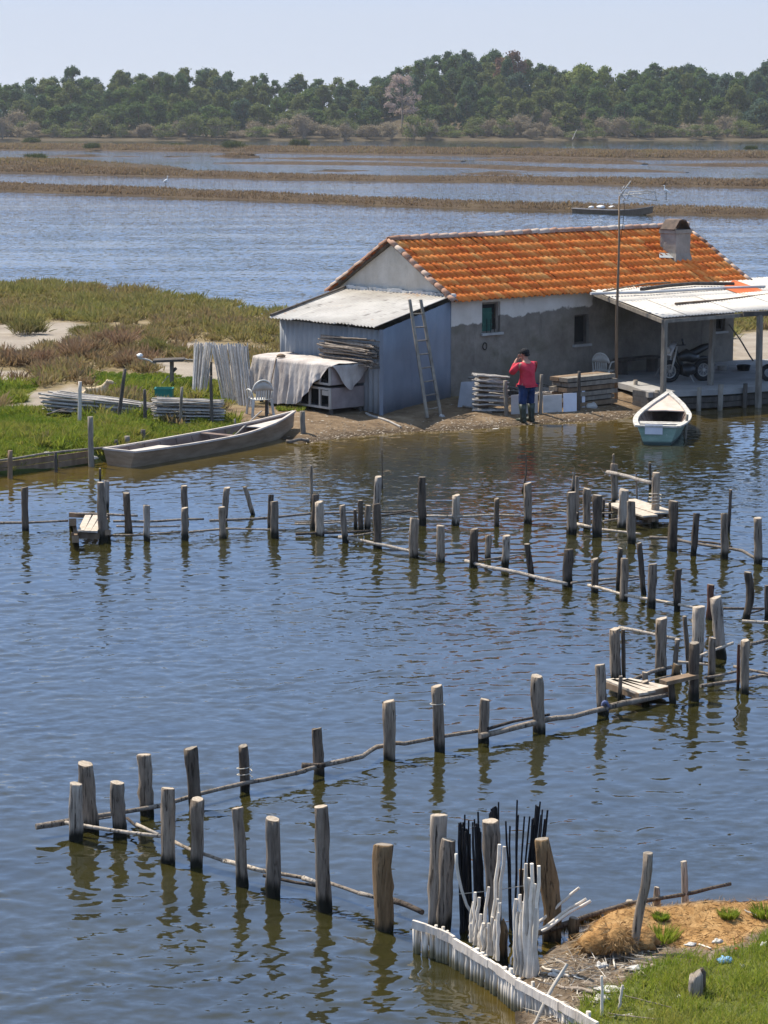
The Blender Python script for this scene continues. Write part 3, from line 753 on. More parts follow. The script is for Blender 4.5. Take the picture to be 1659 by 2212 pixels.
for off, sp_, frac, kinds, rown in ROWS:
    Y0 = SHORE_Y + off; X = -Y0 * .178
    while X < Y0 * .178:
        Xj = X + float(g_.normal(0, .9)); Yj = Y0 + float(g_.normal(0, 3.6)); k = kinds[int(g_.integers(0, len(kinds)))]
        if off in (12, 22, 37) and abs(Xj - BARE_X) < 5.5: X += sp_ * .6; continue
        sk = float(skyline_z(np.array([Xj]), np.array([Yj]))[0])
        ztop = {0.0: 5.0 + 1.6 * math.sin(Xj * .21) + .9 * math.sin(Xj * .53)}.get(frac, 5.0 + (sk - 5.0) * frac) + float(g_.normal(0, 1.0 if frac < 1 else .7))
        if k.startswith('shrub'): mat = [TANSCRUB, TANSCRUB, TANSCRUB, OLIVE, OLIVE][int(g_.integers(0, 5))] if k == 'shrub1' else OLIVE
        elif k.startswith('leafy'): mat = [OLIVE, MIDGREEN][int(g_.integers(0, 2))]
        else: mat = [DARKPINE, DARKPINE, BLUEPINE, MIDGREEN, OLIVE][int(g_.integers(0, 5))]
        w = float(g_.uniform(.75, 1.3)) * (1.0 if not k.startswith('shrub') else 1.15)
        if k.startswith('shrub'): ztop = min(ztop, 7.5 + .6 * frac * 6)
        word = 'shrub' if k.startswith('shrub') else ('flat crowned pine' if k == 'umbrella' else 'slim pine' if k == 'tall' else 'leafy tree' if k.startswith('leafy') else 'round pine')
        plant(k, Xj, Yj, ztop, w, mat, f'{MATN[id(mat)]} {word}, {rown}, {third(Xj, Yj)}', 'trees of the far wood', 'shrub' if k.startswith('shrub') else 'tree')
        X += sp_ * float(g_.uniform(.8, 1.2))
def spot(px, top_py, Y): return (px - CX) / FOCAL * Y, CAM_H + (HORIZON_Y - top_py) / FOCAL * Y
for px, py, off, k, mat, w, lab in [
    (168, 147, 70, 'umbrella', DARKPINE, .62, 'lone dark pine head rising above the skyline at left'), (572, 152, 70, 'tall', DARKPINE, .95, 'small dark pine standing up in the skyline dip'),
    (440, 147, 80, 'tall', DARKPINE, 1.0, 'pointed pine top left of the skyline dip'), (965, 113, 80, 'round1', BLUEPINE, .8, 'blue green pine top left of the highest crowns'), (1010, 110, 80, 'tall', DARKPINE, 1.3, 'dark pine that is the highest point of the wood'),
    (1105, 115, 60, 'round3', RUST, 1.25, 'rust red pine crown on the skyline'), (1080, 119, 61, 'tall', RUST, 1.2, 'smaller rust brown crown touching the rust red one'),
    (1245, 136, 60, 'leafy2', LIME, 1.5, 'pale lime green crown on the skyline'), (1300, 144, 60, 'leafy1', LIME, 1.1, 'smaller lime green crown right of the palest one'),
    (1405, 138, 78, 'round1', DARKPINE, 1.0, 'dark pine that stands out on the skyline at right'), (1500, 142, 78, 'tall', MIDGREEN, 1.1, 'pointed green top right of the dark skyline pine'), (1652, 128, 76, 'round2', DARKPINE, 1.1, 'tall dark pine cut by the right edge')]:
    X, z = spot(px, py, SHORE_Y + off); plant(k, X, SHORE_Y + off, z, w, mat, lab, 'trees of the far wood')
# the wood runs on past both edges of the view as one far-off mass
VS, FS, TS, kk = [], [], [], 0; gw = np.random.default_rng(31)
for sgn in (-1, 1):
    for off, frac in ((14, .25), (32, .55), (54, .8), (78, 1.0)):
        Y0 = SHORE_Y + off; X = Y0 * .182
        while X < Y0 * .34:
            xx = sgn * X; Yj = Y0 + gw.normal(0, 3); z = float(h_far(np.array([[xx, Yj]]))[0]); top = 5 + (float(skyline_z(np.array([xx]), np.array([Yj]))[0]) - 5) * frac + gw.normal(0, .9)
            hh = max(3.0, top - z); v, f, t = crown_mesh(int(gw.integers(0, 9999)), [(a, b, c * hh / 10, r * 1.25) for a, b, c, r in lobes_round(gw, 16, 2.9, 1.0, 9.0)], .85, 34)
            VS.append(v + np.array([xx, Yj, z])); FS.append(f + kk); TS.append(t); kk += len(v); X += 5.2 * gw.uniform(.8, 1.2)
meta(np_mesh('far_wood', np.concatenate(VS), np.concatenate(FS), MIDGREEN, {'tint': np.concatenate(TS)}), 'dark wood running on along the far shore', 'wood', kind='stuff')
# pale leafless tree in front of the pines
bt = thing('bare_tree', 'large pale pinkish leafless tree in the middle of the wood', 'tree', (BARE_X, SHORE_Y + 24, 1.2))
v, f, t = crown_mesh(21, lobes_round(g_, 60, 5.6, 6.0, 16.8), .36, 85); np_mesh('crown', v, f, leaf_mat('pale_pink_twigs', [(0, (.30, .22, .18)), (1, (.44, .35, .30))], .35), {'tint': t}, parent=bt)
obj('trunk', trunk_mb(15, .3, 21, 16, 4.6), BARK_PALE, bt, world=False)
# bushes that stand alone by the far water
b2 = bush_mesh('waterside_bush', 15, leaf_mat('green_bush', [(0, (.05, .06, .02)), (.5, (.075, .09, .022)), (1, (.10, .12, .03))], .2), 1500)
for i, (x, y, s, lab) in enumerate([(63, 312, 2.6, 'light green bush standing alone by the far water at left'), (190, 322, 2.0, 'round dark bush on the far embankment left of the twin bush'), (374, 322, 2.0, 'dark twin bush on the far embankment'),
                                    (500, 325, 3.0, 'wide olive bush on the scrubby spit'), (650, 318, 2.8, 'olive bush on the far embankment below the dip'), (1119, 330, 1.8, 'bush on the far embankment under the rust crown'),
                                    (1630, 325, 1.6, 'dark little bush on the far embankment at right'), (60, 352, 2.2, 'olive bush on the broad bank at left')]):
    o = b2 if i == 0 else dup(b2); p = P(x, y, .4); o.location = (p[0], p[1] + 6, .3); o.scale = (s, s, s * 1.0); o.rotation_euler = (0, 0, i * 1.3); meta(o, lab, 'bush', 'bushes beside the far water')
# ================================================================== HOUSE
HZ = 0.3
HROT = math.atan2(HU[1], HU[0])
def W3(x, y, z): return HOUSE_A * np.array([1, 1, 0]) + HU * x + HN * y + np.array([0, 0, z])     # house frame -> world, z is height above water
def wall_hit(px, py, axis, off):
    ax = HN if axis == 'front' else HU
    r = ray(px, py); A0 = HOUSE_A * np.array([1, 1, 0]); t = ((A0 - C0) @ ax + off) / (r @ ax); q = C0 + r * t - A0
    return q @ HU, q @ HN, q[2]
def plaster_material():
    m, nt, bs = new_mat('house_plaster')
    g = node(nt, 'ShaderNodeTexCoord').outputs['Object']; s = node(nt, 'ShaderNodeSeparateXYZ'); nt.links.new(g, s.inputs[0])
    x, y, z = s.outputs
    white = ramp(nt, noise_out(nt, (1.5, 1.5, 1.5), 7, space='object'), [(.3, (.52, .455, .37)), (.7, (.68, .62, .53))])
    cem = ramp(nt, noise_out(nt, (1.3, 1.3, 1.3), 8, .7, 'object', 4), [(.25, (.12, .10, .08)), (.5, (.20, .172, .138)), (.75, (.29, .253, .205))])
    cem = mix(nt, maprange(nt, noise_out(nt, (.55, .55, .8), 5, .6, 'object', 8), .48, .66), cem, (.135, .12, .085))
    gab = ramp(nt, noise_out(nt, (1.6, 1.6, 1.0), 8, .7, 'object', 2), [(.3, (.23, .205, .165)), (.5, (.38, .345, .285)), (.72, (.54, .505, .44))])
    # the bare cement render ends in a ragged line below the eaves
    ragged = math_n(nt, 'MULTIPLY', math_n(nt, 'SUBTRACT', noise_out(nt, (.8, 2, .8), 5, .6, 'object', 1), .5), .75)
    edge = math_n(nt, 'ADD', math_n(nt, 'ADD', 2.02, math_n(nt, 'MULTIPLY', x, .085)), ragged)
    up = maprange(nt, math_n(nt, 'SUBTRACT', z, edge), -.02, .03)
    left = maprange(nt, math_n(nt, 'SUBTRACT', x, math_n(nt, 'ADD', 5.25, math_n(nt, 'MULTIPLY', ragged, .6))), -.05, .05, 1, 0)
    white = mix(nt, maprange(nt, noise_out(nt, (3, 3, .7), 6, .7, 'object', 12), .56, .72), white, (.33, .29, .23))
    stain = maprange(nt, noise_out(nt, (2.2, 2.2, .35), 6, .7, 'object', 15), .54, .74, 0, .55)
    cem = mix(nt, stain, cem, (.075, .066, .055))
    c = mix(nt, math_n(nt, 'MULTIPLY', up, left), cem, white)
    side = maprange(nt, x, -.02, .02, 1, 0)
    c = mix(nt, side, c, gab)
    nt.links.new(c, bs.inputs['Base Color']); bs.inputs['Roughness'].default_value = .95; bs.inputs['Specular IOR Level'].default_value = .1
    bump(nt, bs, noise_out(nt, (9, 9, 9), 6, .65, 'object'), .8, .03)
    return m
PLASTER = plaster_material()
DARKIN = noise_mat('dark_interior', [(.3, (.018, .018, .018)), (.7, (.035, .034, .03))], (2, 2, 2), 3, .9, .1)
def old_wood(name, a, b, s=1.0):
    return noise_mat(name, [(.25, a), (.55, tuple((p + q) / 2 for p, q in zip(a, b))), (.78, b)], (7 * s, 7 * s, 2.2 * s), 7, .9, .12, .012, (30, 30, 6))
WOOD_GREY = old_wood('weathered_grey_wood', (.11, .092, .072), (.32, .28, .225))
WOOD_DARK = old_wood('dark_wet_wood', (.045, .038, .032), (.14, .12, .10))
WOOD_BROWN = old_wood('brown_wood', (.12, .08, .05), (.28, .20, .13))
WOOD_PALE = old_wood('pale_board', (.38, .33, .27), (.62, .56, .48))
GREENPAINT = noise_mat('green_shutter_paint', [(.3, (.012, .07, .05)), (.7, (.03, .12, .085))], (3, 3, 3), 4, .6, .3)
def tile_material(name, stops):
    m, nt, bs = new_mat(name)
    f = math_n(nt, 'ADD', math_n(nt, 'MULTIPLY', attr(nt, 'tint'), .7), math_n(nt, 'MULTIPLY', noise_out(nt, (2.2, 2.2, 2.2), 6, .65), .42))
    c = ramp(nt, f, stops)
    c = mix(nt, maprange(nt, noise_out(nt, (6, 6, 6), 5, .7, offset=5), .66, .78), c, (.36, .22, .11))
    nt.links.new(c, bs.inputs['Base Color']); bs.inputs['Roughness'].default_value = .85; bs.inputs['Specular IOR Level'].default_value = .2
    return m
TILE = tile_material('orange_roof_tiles', [(.12, (.50, .085, .018)), (.38, (.66, .150, .026)), (.6, (.75, .21, .040)), (.85, (.78, .33, .09))])
TILE_OLD = tile_material('weathered_ridge_tiles', [(.15, (.20, .105, .065)), (.45, (.34, .19, .125)), (.7, (.40, .29, .22)), (.9, (.46, .39, .32))])

house = thing('house', 'grey plastered fisherman house with orange tiled gable roof', 'house', W3(0, 0, 0), HROT)
L_, W_, EAVE, RIDGE = 11.0, 4.45, 2.84, 4.16
# walls, with real openings in the front
def wall_with_openings():
    mb = MB(); ops = [(1.11, 1.76, 1.87, 2.66), (4.51, 5.06, 1.36, 2.15), (10.15, 10.63, 1.37, 1.80)]
    xs = sorted({0, L_} | {o[0] for o in ops} | {o[1] for o in ops}); zs = sorted({-.1, EAVE} | {o[2] for o in ops} | {o[3] for o in ops})
    for i in range(len(xs) - 1):
        for j in range(len(zs) - 1):
            xm, zm = (xs[i] + xs[i + 1]) / 2, (zs[j] + zs[j + 1]) / 2
            if any(o[0] < xm < o[1] and o[2] < zm < o[3] for o in ops): continue
            mb.add([(xs[i], 0, zs[j]), (xs[i + 1], 0, zs[j]), (xs[i + 1], 0, zs[j + 1]), (xs[i], 0, zs[j + 1])], [(0, 1, 2, 3)])
    for x0, x1, z0, z1 in ops:                       # reveals
        d = .22
        mb.add([(x0, 0, z0), (x1, 0, z0), (x1, 0, z1), (x0, 0, z1), (x0, d, z0), (x1, d, z0), (x1, d, z1), (x0, d, z1)], [(0, 4, 5, 1), (1, 5, 6, 2), (2, 6, 7, 3), (3, 7, 4, 0)])
    b = W_
    for x in (0, L_):
        mb.add([(x, 0, -.1), (x, b, -.1), (x, b, EAVE), (x, b / 2, RIDGE - .06), (x, 0, EAVE)], [(0, 1, 2, 3, 4) if x else (4, 3, 2, 1, 0)])
    mb.add([(0, b, -.1), (L_, b, -.1), (L_, b, EAVE), (0, b, EAVE)], [(3, 2, 1, 0)])
    return mb, ops
mb, ops = wall_with_openings()
obj('wall', mb, PLASTER, house, world=False)
# windows
for k, (x0, x1, z0, z1) in enumerate(ops):
    fr = MB(); t = .06 if k != 1 else .05; y = .12
    for a, b_ in (((x0 + t / 2, y, z0), (x0 + t / 2, y, z1)), ((x1 - t / 2, y, z0), (x1 - t / 2, y, z1))): fr.beam(a, b_, t, .07)
    for z in (z0 + t / 2, z1 - t / 2): fr.beam((x0 + t, y, z), (x1 - t, y, z), .07, t)
    wdw = obj('window', fr, WOOD_GREY if k == 0 else WOOD_DARK, house, world=False)
    wdw['label'] = ('grey framed window with a half open green shutter', 'dark unglazed window opening', 'small dark window under the awning')[k]
    pn = MB().box(((x0 + x1) / 2, .19, (z0 + z1) / 2), (x1 - x0 + .02, .02, z1 - z0 + .02)); obj('pane', pn, DARKIN, wdw, world=False)  # opaque near-black panel, the unlit room behind put in as colour
    sl = MB().box(((x0 + x1) / 2, -.03, z0 - .035), (x1 - x0 + .12, .10, .06)); obj('sill', sl, noise_mat('sill_cement', [(.3, (.25, .24, .22)), (.7, (.38, .37, .34))], (3, 3, 3), 5), wdw, world=False)
    if k == 0:
        sh = MB()
        for q in range(4): sh.box((x0 + .11 + q * .085, .08, (z0 + z1) / 2 - .06), (.08, .025, z1 - z0 - .2))
        sh.box((x0 + .24, .058, z0 + .2), (.34, .02, .05)); sh.box((x0 + .24, .058, z1 - .3), (.34, .02, .05))
        obj('shutter', sh, GREENPAINT, wdw, world=False)
        br = MB()
        for q in range(3): br.tube([(x0 + .18 + q * .14, .01, z0 - .03), (x0 + .18 + q * .14, .01, z0 + .36)], .009, 6)
        obj('window_bars', br, DARKIN, wdw, world=False)
rg = MB(); rg.tube([(1.2 + .07 * math.sin(a), -.02, 1.53 + .09 * math.cos(a)) for a in np.linspace(0, 6.28, 17)], .012, 5); obj('wall_ring', rg, DARKIN, house, world=False)

# roof: eight courses of curved tiles in real relief
def roof_slope(y_eave, z_eave, y_ridge, z_ridge, x0, x1, seed, course=8, tw=.205, detail=True):
    g = np.random.default_rng(seed); dy, dz = y_ridge - y_eave, z_ridge - z_eave; Ls = math.hypot(dy, dz)
    nrm = np.array([0, -dz, dy]) / Ls * (1 if dy > 0 else -1); nrm = nrm if nrm[2] > 0 else -nrm
    n = int((x1 - x0) / tw); seg = 6; V = []; F = []; T = []; k = 0
    for c in range(course):
        for i in range(n):
            lift = g.uniform(-.006, .010); slip = g.uniform(-.018, .018); tone = float(np.clip(g.normal(.5, .16) + .10 * math.sin(i * .7 + c), 0, 1)); tilt = g.normal(0, .005)
            xa = x0 + (i + .0) * (x1 - x0) / n; w = (x1 - x0) / n
            rows = []
            for (s, up) in ((c / course * Ls - .045 + slip, .062 + lift), ((c + 1) / course * Ls + .02, .012)):
                row = []
                for j in range(seg + 1):
                    u = j / seg
                    hgt = up + (.040 * math.sin(math.pi * min(1, u / .62)) if u < .62 else -.006 * math.sin(math.pi * (u - .62) / .38))
                    row.append(np.array([xa + u * w, y_eave + dy * s / Ls, z_eave + dz * s / Ls]) + nrm * (hgt + tilt * u))
                rows.append(row)
            low = [p - nrm * .055 for p in rows[0]]
            vs = low + rows[0] + rows[1]; m_ = seg + 1
            V += vs; T += [tone] * len(vs)
            for r in range(2):
                for j in range(seg): F.append((k + r * m_ + j, k + r * m_ + j + 1, k + (r + 1) * m_ + j + 1, k + (r + 1) * m_ + j))
            k += len(vs)
    return np.array(V), np.array(F), np.array(T)
XL, XR = -.16, 11.35
ze = EAVE - .02; slope = (RIDGE - EAVE) / (W_ / 2)
v1, f1, t1 = roof_slope(-.20, EAVE - .20 * slope + .03, W_ / 2, RIDGE + .03, XL, XR, 1)
v2, f2, t2 = roof_slope(W_ + .20, EAVE - .20 * slope + .03, W_ / 2, RIDGE + .03, XL, XR, 2)
roof = np_mesh('roof', np.concatenate([v1, v2]), np.concatenate([f1, f2 + len(v1)]), TILE, {'tint': np.concatenate([t1, t2])}, parent=house)
BASE[roof.name] = BASE[house.name]
dk = MB()
for ya, yb in ((-.14, W_ / 2), (W_ + .14, W_ / 2)):
    za, zb = EAVE - .14 * slope + .012, RIDGE - .0
    dk.sheet([[(XL + .04, ya, za), (XR - .04, ya, za)], [(XL + .04, yb, zb), (XR - .04, yb, zb)]], .03, smooth=False)
obj('roof_deck', dk, WOOD_DARK, roof, world=False)
def cap_row(name, a, b, n, r, mat, seed, ov=.06):
    g = np.random.default_rng(seed); a, b = np.array(a, float), np.array(b, float); d = (b - a) / n; V = []; F = []; T = []; k = 0
    dn = d / np.linalg.norm(d); s = np.cross(dn, [0, 0, 1]); s /= np.linalg.norm(s); u = np.cross(s, dn)
    for i in range(n):
        p = a + d * i + g.normal(0, .008, 3); q = a + d * (i + 1) + dn * ov + g.normal(0, .008, 3); t = float(np.clip(g.normal(.5, .25), 0, 1))
        for (c, r0, lift) in ((p, r, .0), (q, r * 1.18, .018)):
            for rr_ in (r0, r0 - .03):
                for j in range(8):
                    an = math.pi * (j / 7 * 1.16 - .08); V.append(c + s * math.cos(an) * rr_ + u * (math.sin(an) * rr_ * .85 + lift)); T.append(t)
        for j in range(7):
            F += [(k + j, k + j + 1, k + 17 + j, k + 16 + j), (k + 8 + j, k + 24 + j, k + 25 + j, k + 9 + j), (k + j, k + 8 + j, k + 9 + j, k + j + 1), (k + 16 + j, k + 17 + j, k + 25 + j, k + 24 + j)]
        k += 32
    return np_mesh(name, np.array(V), np.array(F), mat, {'tint': np.array(T)}, parent=roof, smooth=False)
cap_row('ridge_tiles', (XL - .02, W_ / 2, RIDGE + .06), (XR + .02, W_ / 2, RIDGE + .07), 34, .095, TILE_OLD, 3)
for x in (XL + .04, XR - .04):
    cap_row('verge_tiles', (x, W_ / 2, RIDGE + .05), (x, -.25, EAVE - .25 * slope + .08), 10, .078, TILE_OLD, 5 + int(x))
    cap_row('verge_tiles', (x, W_ / 2, RIDGE + .05), (x, W_ + .25, EAVE - .25 * slope + .08), 10, .078, TILE_OLD, 15 + int(x))
# chimney
CEM = noise_mat('chimney_cement', [(.25, (.16, .14, .115)), (.5, (.25, .225, .19)), (.75, (.35, .32, .275))], (2.2, 2.2, 1.4), 8, .95, .1, .02)
cx_, cy_, cw = 9.62, 1.05, .60
ch = MB(); zb, zt = EAVE + .1, 4.22
def ring(w0, z, dx=0): return [(cx_ - w0 / 2, cy_ - w0 / 2, z), (cx_ + w0 / 2, cy_ - w0 / 2, z), (cx_ + w0 / 2, cy_ + w0 / 2, z), (cx_ - w0 / 2, cy_ + w0 / 2, z)]
rs = [ring(.74, zb), ring(.70, zb + .42), ring(cw, zb + .62), ring(cw * 1.0, zt - .12), ring(cw + .05, zt - .10), ring(cw + .05, zt), ring(cw - .16, zt + .0)]
ch.add([p for r in rs for p in r], [tuple(4 * i + q for q in (j, (j + 1) % 4)) + tuple(4 * (i + 1) + q for q in ((j + 1) % 4, j)) for i in range(len(rs) - 1) for j in range(4)] + [(24, 25, 26, 27)])
chim = obj('chimney', ch, CEM, roof, world=False); chim['label'] = 'square cement chimney with a tented tile cover'
cc = MB()
for sgn in (-1, 1):
    cc.sheet([[(cx_ + sgn * .34, cy_ - .27, zt + .02), (cx_ + sgn * .34, cy_ + .27, zt + .02)], [(cx_ + sgn * .14, cy_ - .27, zt + .27), (cx_ + sgn * .14, cy_ + .27, zt + .27)], [(cx_, cy_ - .27, zt + .30), (cx_, cy_ + .27, zt + .30)]], .035, smooth=False)
obj('chimney_cover', cc, noise_mat('sooty_tile', [(.3, (.05, .038, .03)), (.7, (.16, .11, .08))], (4, 4, 4), 5), chim, world=False)
fl = MB().sheet([[(8.75, .85, EAVE + .85 * slope + .13), (9.3, .80, EAVE + .8 * slope + .13)], [(8.95, 1.05, EAVE + 1.05 * slope + .13), (9.3, 1.0, EAVE + 1.0 * slope + .13)]], .012, smooth=False)
obj('flashing', fl, noise_mat('bare_flashing', [(.3, (.28, .28, .26)), (.7, (.4, .4, .38))], (3, 3, 3), 3, .8, .2), roof, world=False)

# ------------------------------------------------------------------ corrugated sheets
def streaks(nt, along):                              # noise drawn out along a world direction
    g = node(nt, 'ShaderNodeNewGeometry').outputs['Position']; mp = node(nt, 'ShaderNodeMapping'); mp.vector_type = 'TEXTURE'
    mp.inputs['Rotation'].default_value = (0, 0, math.atan2(along[1], along[0])); mp.inputs['Scale'].default_value = (1.6, .11, 1.6)
    nt.links.new(g, mp.inputs['Vector']); t = node(nt, 'ShaderNodeTexNoise'); t.inputs['Scale'].default_value = 1; t.inputs['Detail'].default_value = 5; t.inputs['Roughness'].default_value = .6
    nt.links.new(mp.outputs[0], t.inputs['Vector']); return t.outputs['Fac']
def zinc(name, stops, rust, rlo=.60, rhi=.72, rough=.55, metal=.35, streak=None):
    m, nt, bs = new_mat(name)
    c = ramp(nt, noise_out(nt, (.9, .9, .6), 7, .65), stops)
    if streak is not None: c = mix(nt, maprange(nt, streaks(nt, streak), .56, .70), c, tuple(q * .62 for q in stops[0][1]))
    c = mix(nt, maprange(nt, noise_out(nt, (.7, .7, .7), 7, .7, offset=6), rlo, rhi), c, rust)
    nt.links.new(c, bs.inputs['Base Color']); bs.inputs['Roughness'].default_value = rough; bs.inputs['Metallic'].default_value = metal; bs.inputs['Specular IOR Level'].default_value = .35
    return m
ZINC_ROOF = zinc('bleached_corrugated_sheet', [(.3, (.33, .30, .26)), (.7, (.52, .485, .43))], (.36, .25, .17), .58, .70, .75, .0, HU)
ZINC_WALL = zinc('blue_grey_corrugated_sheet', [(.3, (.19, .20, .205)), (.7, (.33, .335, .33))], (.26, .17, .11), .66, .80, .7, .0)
ZINC_WALL2 = zinc('darker_blue_sheet', [(.3, (.125, .14, .165)), (.7, (.21, .225, .25))], (.22, .20, .19), .62, .76, .7, .0)  # darker and bluer than the left wall sheet
def corrugated(p00, p10, p01, p11, pitch, amp, th, mb=None, rag=0.0, seed=0, rows=3, mi=0):
    """p00-p10 runs across the waves, p00-p01 along them"""
    p00, p10, p01, p11 = [np.array(p, float) for p in (p00, p10, p01, p11)]
    Lw = np.linalg.norm(p10 - p00); n = max(6, int(Lw / pitch * 6)); nr = np.cross(p10 - p00, p01 - p00); nr /= np.linalg.norm(nr); nr = nr if nr[2] >= -.2 else -nr
    g = np.random.default_rng(seed); rs_ = []
    step = g.normal(0, rag, 40)
    for r in range(rows + 1):
        v = r / rows; row = []
        for j in range(n + 1):
            u = j / n; e = step[int(u * Lw / .8)]
            vv = v + (e * (1 if r == rows else 0) + (e if r == 0 else 0)) * .02
            a = p00 * (1 - u) + p10 * u; b = p01 * (1 - u) + p11 * u
            row.append(a * (1 - vv) + b * vv + nr * (amp * math.sin(2 * math.pi * u * Lw / pitch) + .006 * step[int(u * Lw / .8)]))
        rs_.append(row)
    mb = mb or MB(); mb.sheet(rs_, nr * -th, mi); return mb

# shed: lean-to against the gable
shed = thing('lean_to_shed', 'blue grey corrugated lean-to shed with a white sheet roof against the gable', 'shed', W3(-1.6, .8, .2))
FLs, FHs, BHs, BLs = (-3.31, -1.12), (-.03, -.05), (-.03, 4.0), (-3.31, 2.78)
def sw(p, z): return W3(p[0], p[1], z)
zl, zh = 2.30, 2.80
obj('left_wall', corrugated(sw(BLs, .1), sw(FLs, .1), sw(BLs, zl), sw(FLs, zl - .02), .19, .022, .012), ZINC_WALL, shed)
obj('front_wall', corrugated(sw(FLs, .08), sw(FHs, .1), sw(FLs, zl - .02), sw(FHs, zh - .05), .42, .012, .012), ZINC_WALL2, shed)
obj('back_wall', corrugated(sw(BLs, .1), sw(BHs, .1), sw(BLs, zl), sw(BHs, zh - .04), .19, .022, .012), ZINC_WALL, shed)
co = MB().beam(sw((-3.33, -1.15), .06), sw((-3.33, -1.15), zl), .09, .09); obj('corner_post', co, ZINC_WALL2, shed)
# roof in overlapping sheets
mbr = MB(); RL0, RL1, RH0, RH1 = (-3.62, 2.75), (-3.60, -1.22), (.0, 4.06), (.02, -.03)
nsh = 5
for k in range(nsh):
    a, b_ = k / nsh, min(1, (k + 1) / nsh + .02); lf = .010 * (k % 2) + .004 * k
    def lp(p, q, t): return (p[0] * (1 - t) + q[0] * t, p[1] * (1 - t) + q[1] * t)
    ext = (-.08, .03, -.02, .05, .0)[k]
    corrugated(W3(lp(RL0, RL1, a)[0] + ext, lp(RL0, RL1, a)[1], 2.37 + lf), W3(lp(RL0, RL1, b_)[0] + ext, lp(RL0, RL1, b_)[1], 2.37 + lf), W3(*lp(RH0, RH1, a), 2.87 + lf), W3(*lp(RH0, RH1, b_), 2.87 + lf), .13, .018, .008, mbr, .0, k)
obj('roof', mbr, ZINC_ROOF, shed)
bt_ = MB(); bt_.beam(W3(-3.66, 2.72, 2.43), W3(.02, 4.02, 2.93), .05, .05); obj('roof_batten', bt_, WOOD_DARK, shed)
jt = MB()
for k in range(26):
    t = k / 25; jt.box(W3(-.02, -.05 + 4.0 * t, 2.90 + .03 * fbm((t * 9, 1, 2))), (.16 + .08 * random.random(), .2, .07 + .05 * random.random()), Matrix.Rotation(random.random() * 3, 3, 'Z'))
obj('mortar_joint', jt, noise_mat('white_mortar', [(.3, (.42, .41, .38)), (.7, (.58, .57, .54))], (5, 5, 5), 5, .95, .1, .02), shed)

# ------------------------------------------------------------------ awning and quay
awn = thing('awning', 'white corrugated awning on thin wooden posts beside the house', 'awning', W3(5.4, -4.1, .5))
AT0, AT1, AF0, AF1 = W3(5.02, -.02, 2.84), W3(12.6, -.02, 2.82), W3(3.30, -4.25, 2.42), W3(9.8, -5.2, 2.50)
mbr = MB(); nsh = 8
for k in range(nsh):
    a, b_ = k / nsh, min(1, (k + 1) / nsh + .012); lf = .008 * (k % 2)
    f0, f1 = AF0 * (1 - a) + AF1 * a, AF0 * (1 - b_) + AF1 * b_; h0, h1 = AT0 * (1 - a) + AT1 * a, AT0 * (1 - b_) + AT1 * b_
    j = random.uniform(-.03, .03); up = np.array([0, 0, lf])
    m0, m1 = f0 * .5 + h0 * .5, f1 * .5 + h1 * .5
    corrugated(f0 + up + (f0 - h0) * j * .2, f1 + up + (f1 - h1) * j * .2, m0 + up - (f0 - h0) * .03, m1 + up - (f1 - h1) * .03, .105, .012, .008, mbr, 0, k)
    corrugated(m0 - up * 0 - np.array([0, 0, .012]), m1 - np.array([0, 0, .012]), h0 - np.array([0, 0, .012]), h1 - np.array([0, 0, .012]), .105, .012, .008, mbr, 0, k + 30)
ZINC_AWN = zinc('white_corrugated_sheet', [(.3, (.34, .31, .27)), (.7, (.50, .47, .42))], (.40, .36, .31), .58, .72, .75, 0, HN)
obj('awning_sheet', mbr, ZINC_AWN, awn)
fr = MB()
dn = np.array([0, 0, -.09])
fr.beam(AT0 + dn, AF0 + dn, .07, .10); fr.beam(AF0 + dn + HU * .05, AF1 + dn, .07, .09); fr.beam(AT0 + dn, AT1 + dn, .06, .09)
for t in (.3, .62, .9): fr.beam(AT0 * (1 - t) + AT1 * t + dn, AF0 * (1 - t) + AF1 * t + dn, .06, .08)
obj('awning_frame', fr, WOOD_GREY, awn)
def awn_post(px, pyb, z0, ptop, zt, r): 
    b_ = P(px, pyb, z0); b_[2] = z0; t_ = D(ptop, 700, b_[1]); t_[2] = zt
    mb = MB(); mb.beam(b_ - np.array([0, 0, .35]), t_, r * 2, r * 2, up=(HN[0], HN[1], 0)); return mb
for (px, pyb, z0, pt, zt, r) in ((1432, 851, .5, 1436, 2.36, .055), (1534, 832, .5, 1540, 2.36, .06), (1638, 876, .05, 1641, 2.38, .06)):
    obj('post', awn_post(px, pyb, z0, pt, zt, r), WOOD_GREY, awn)
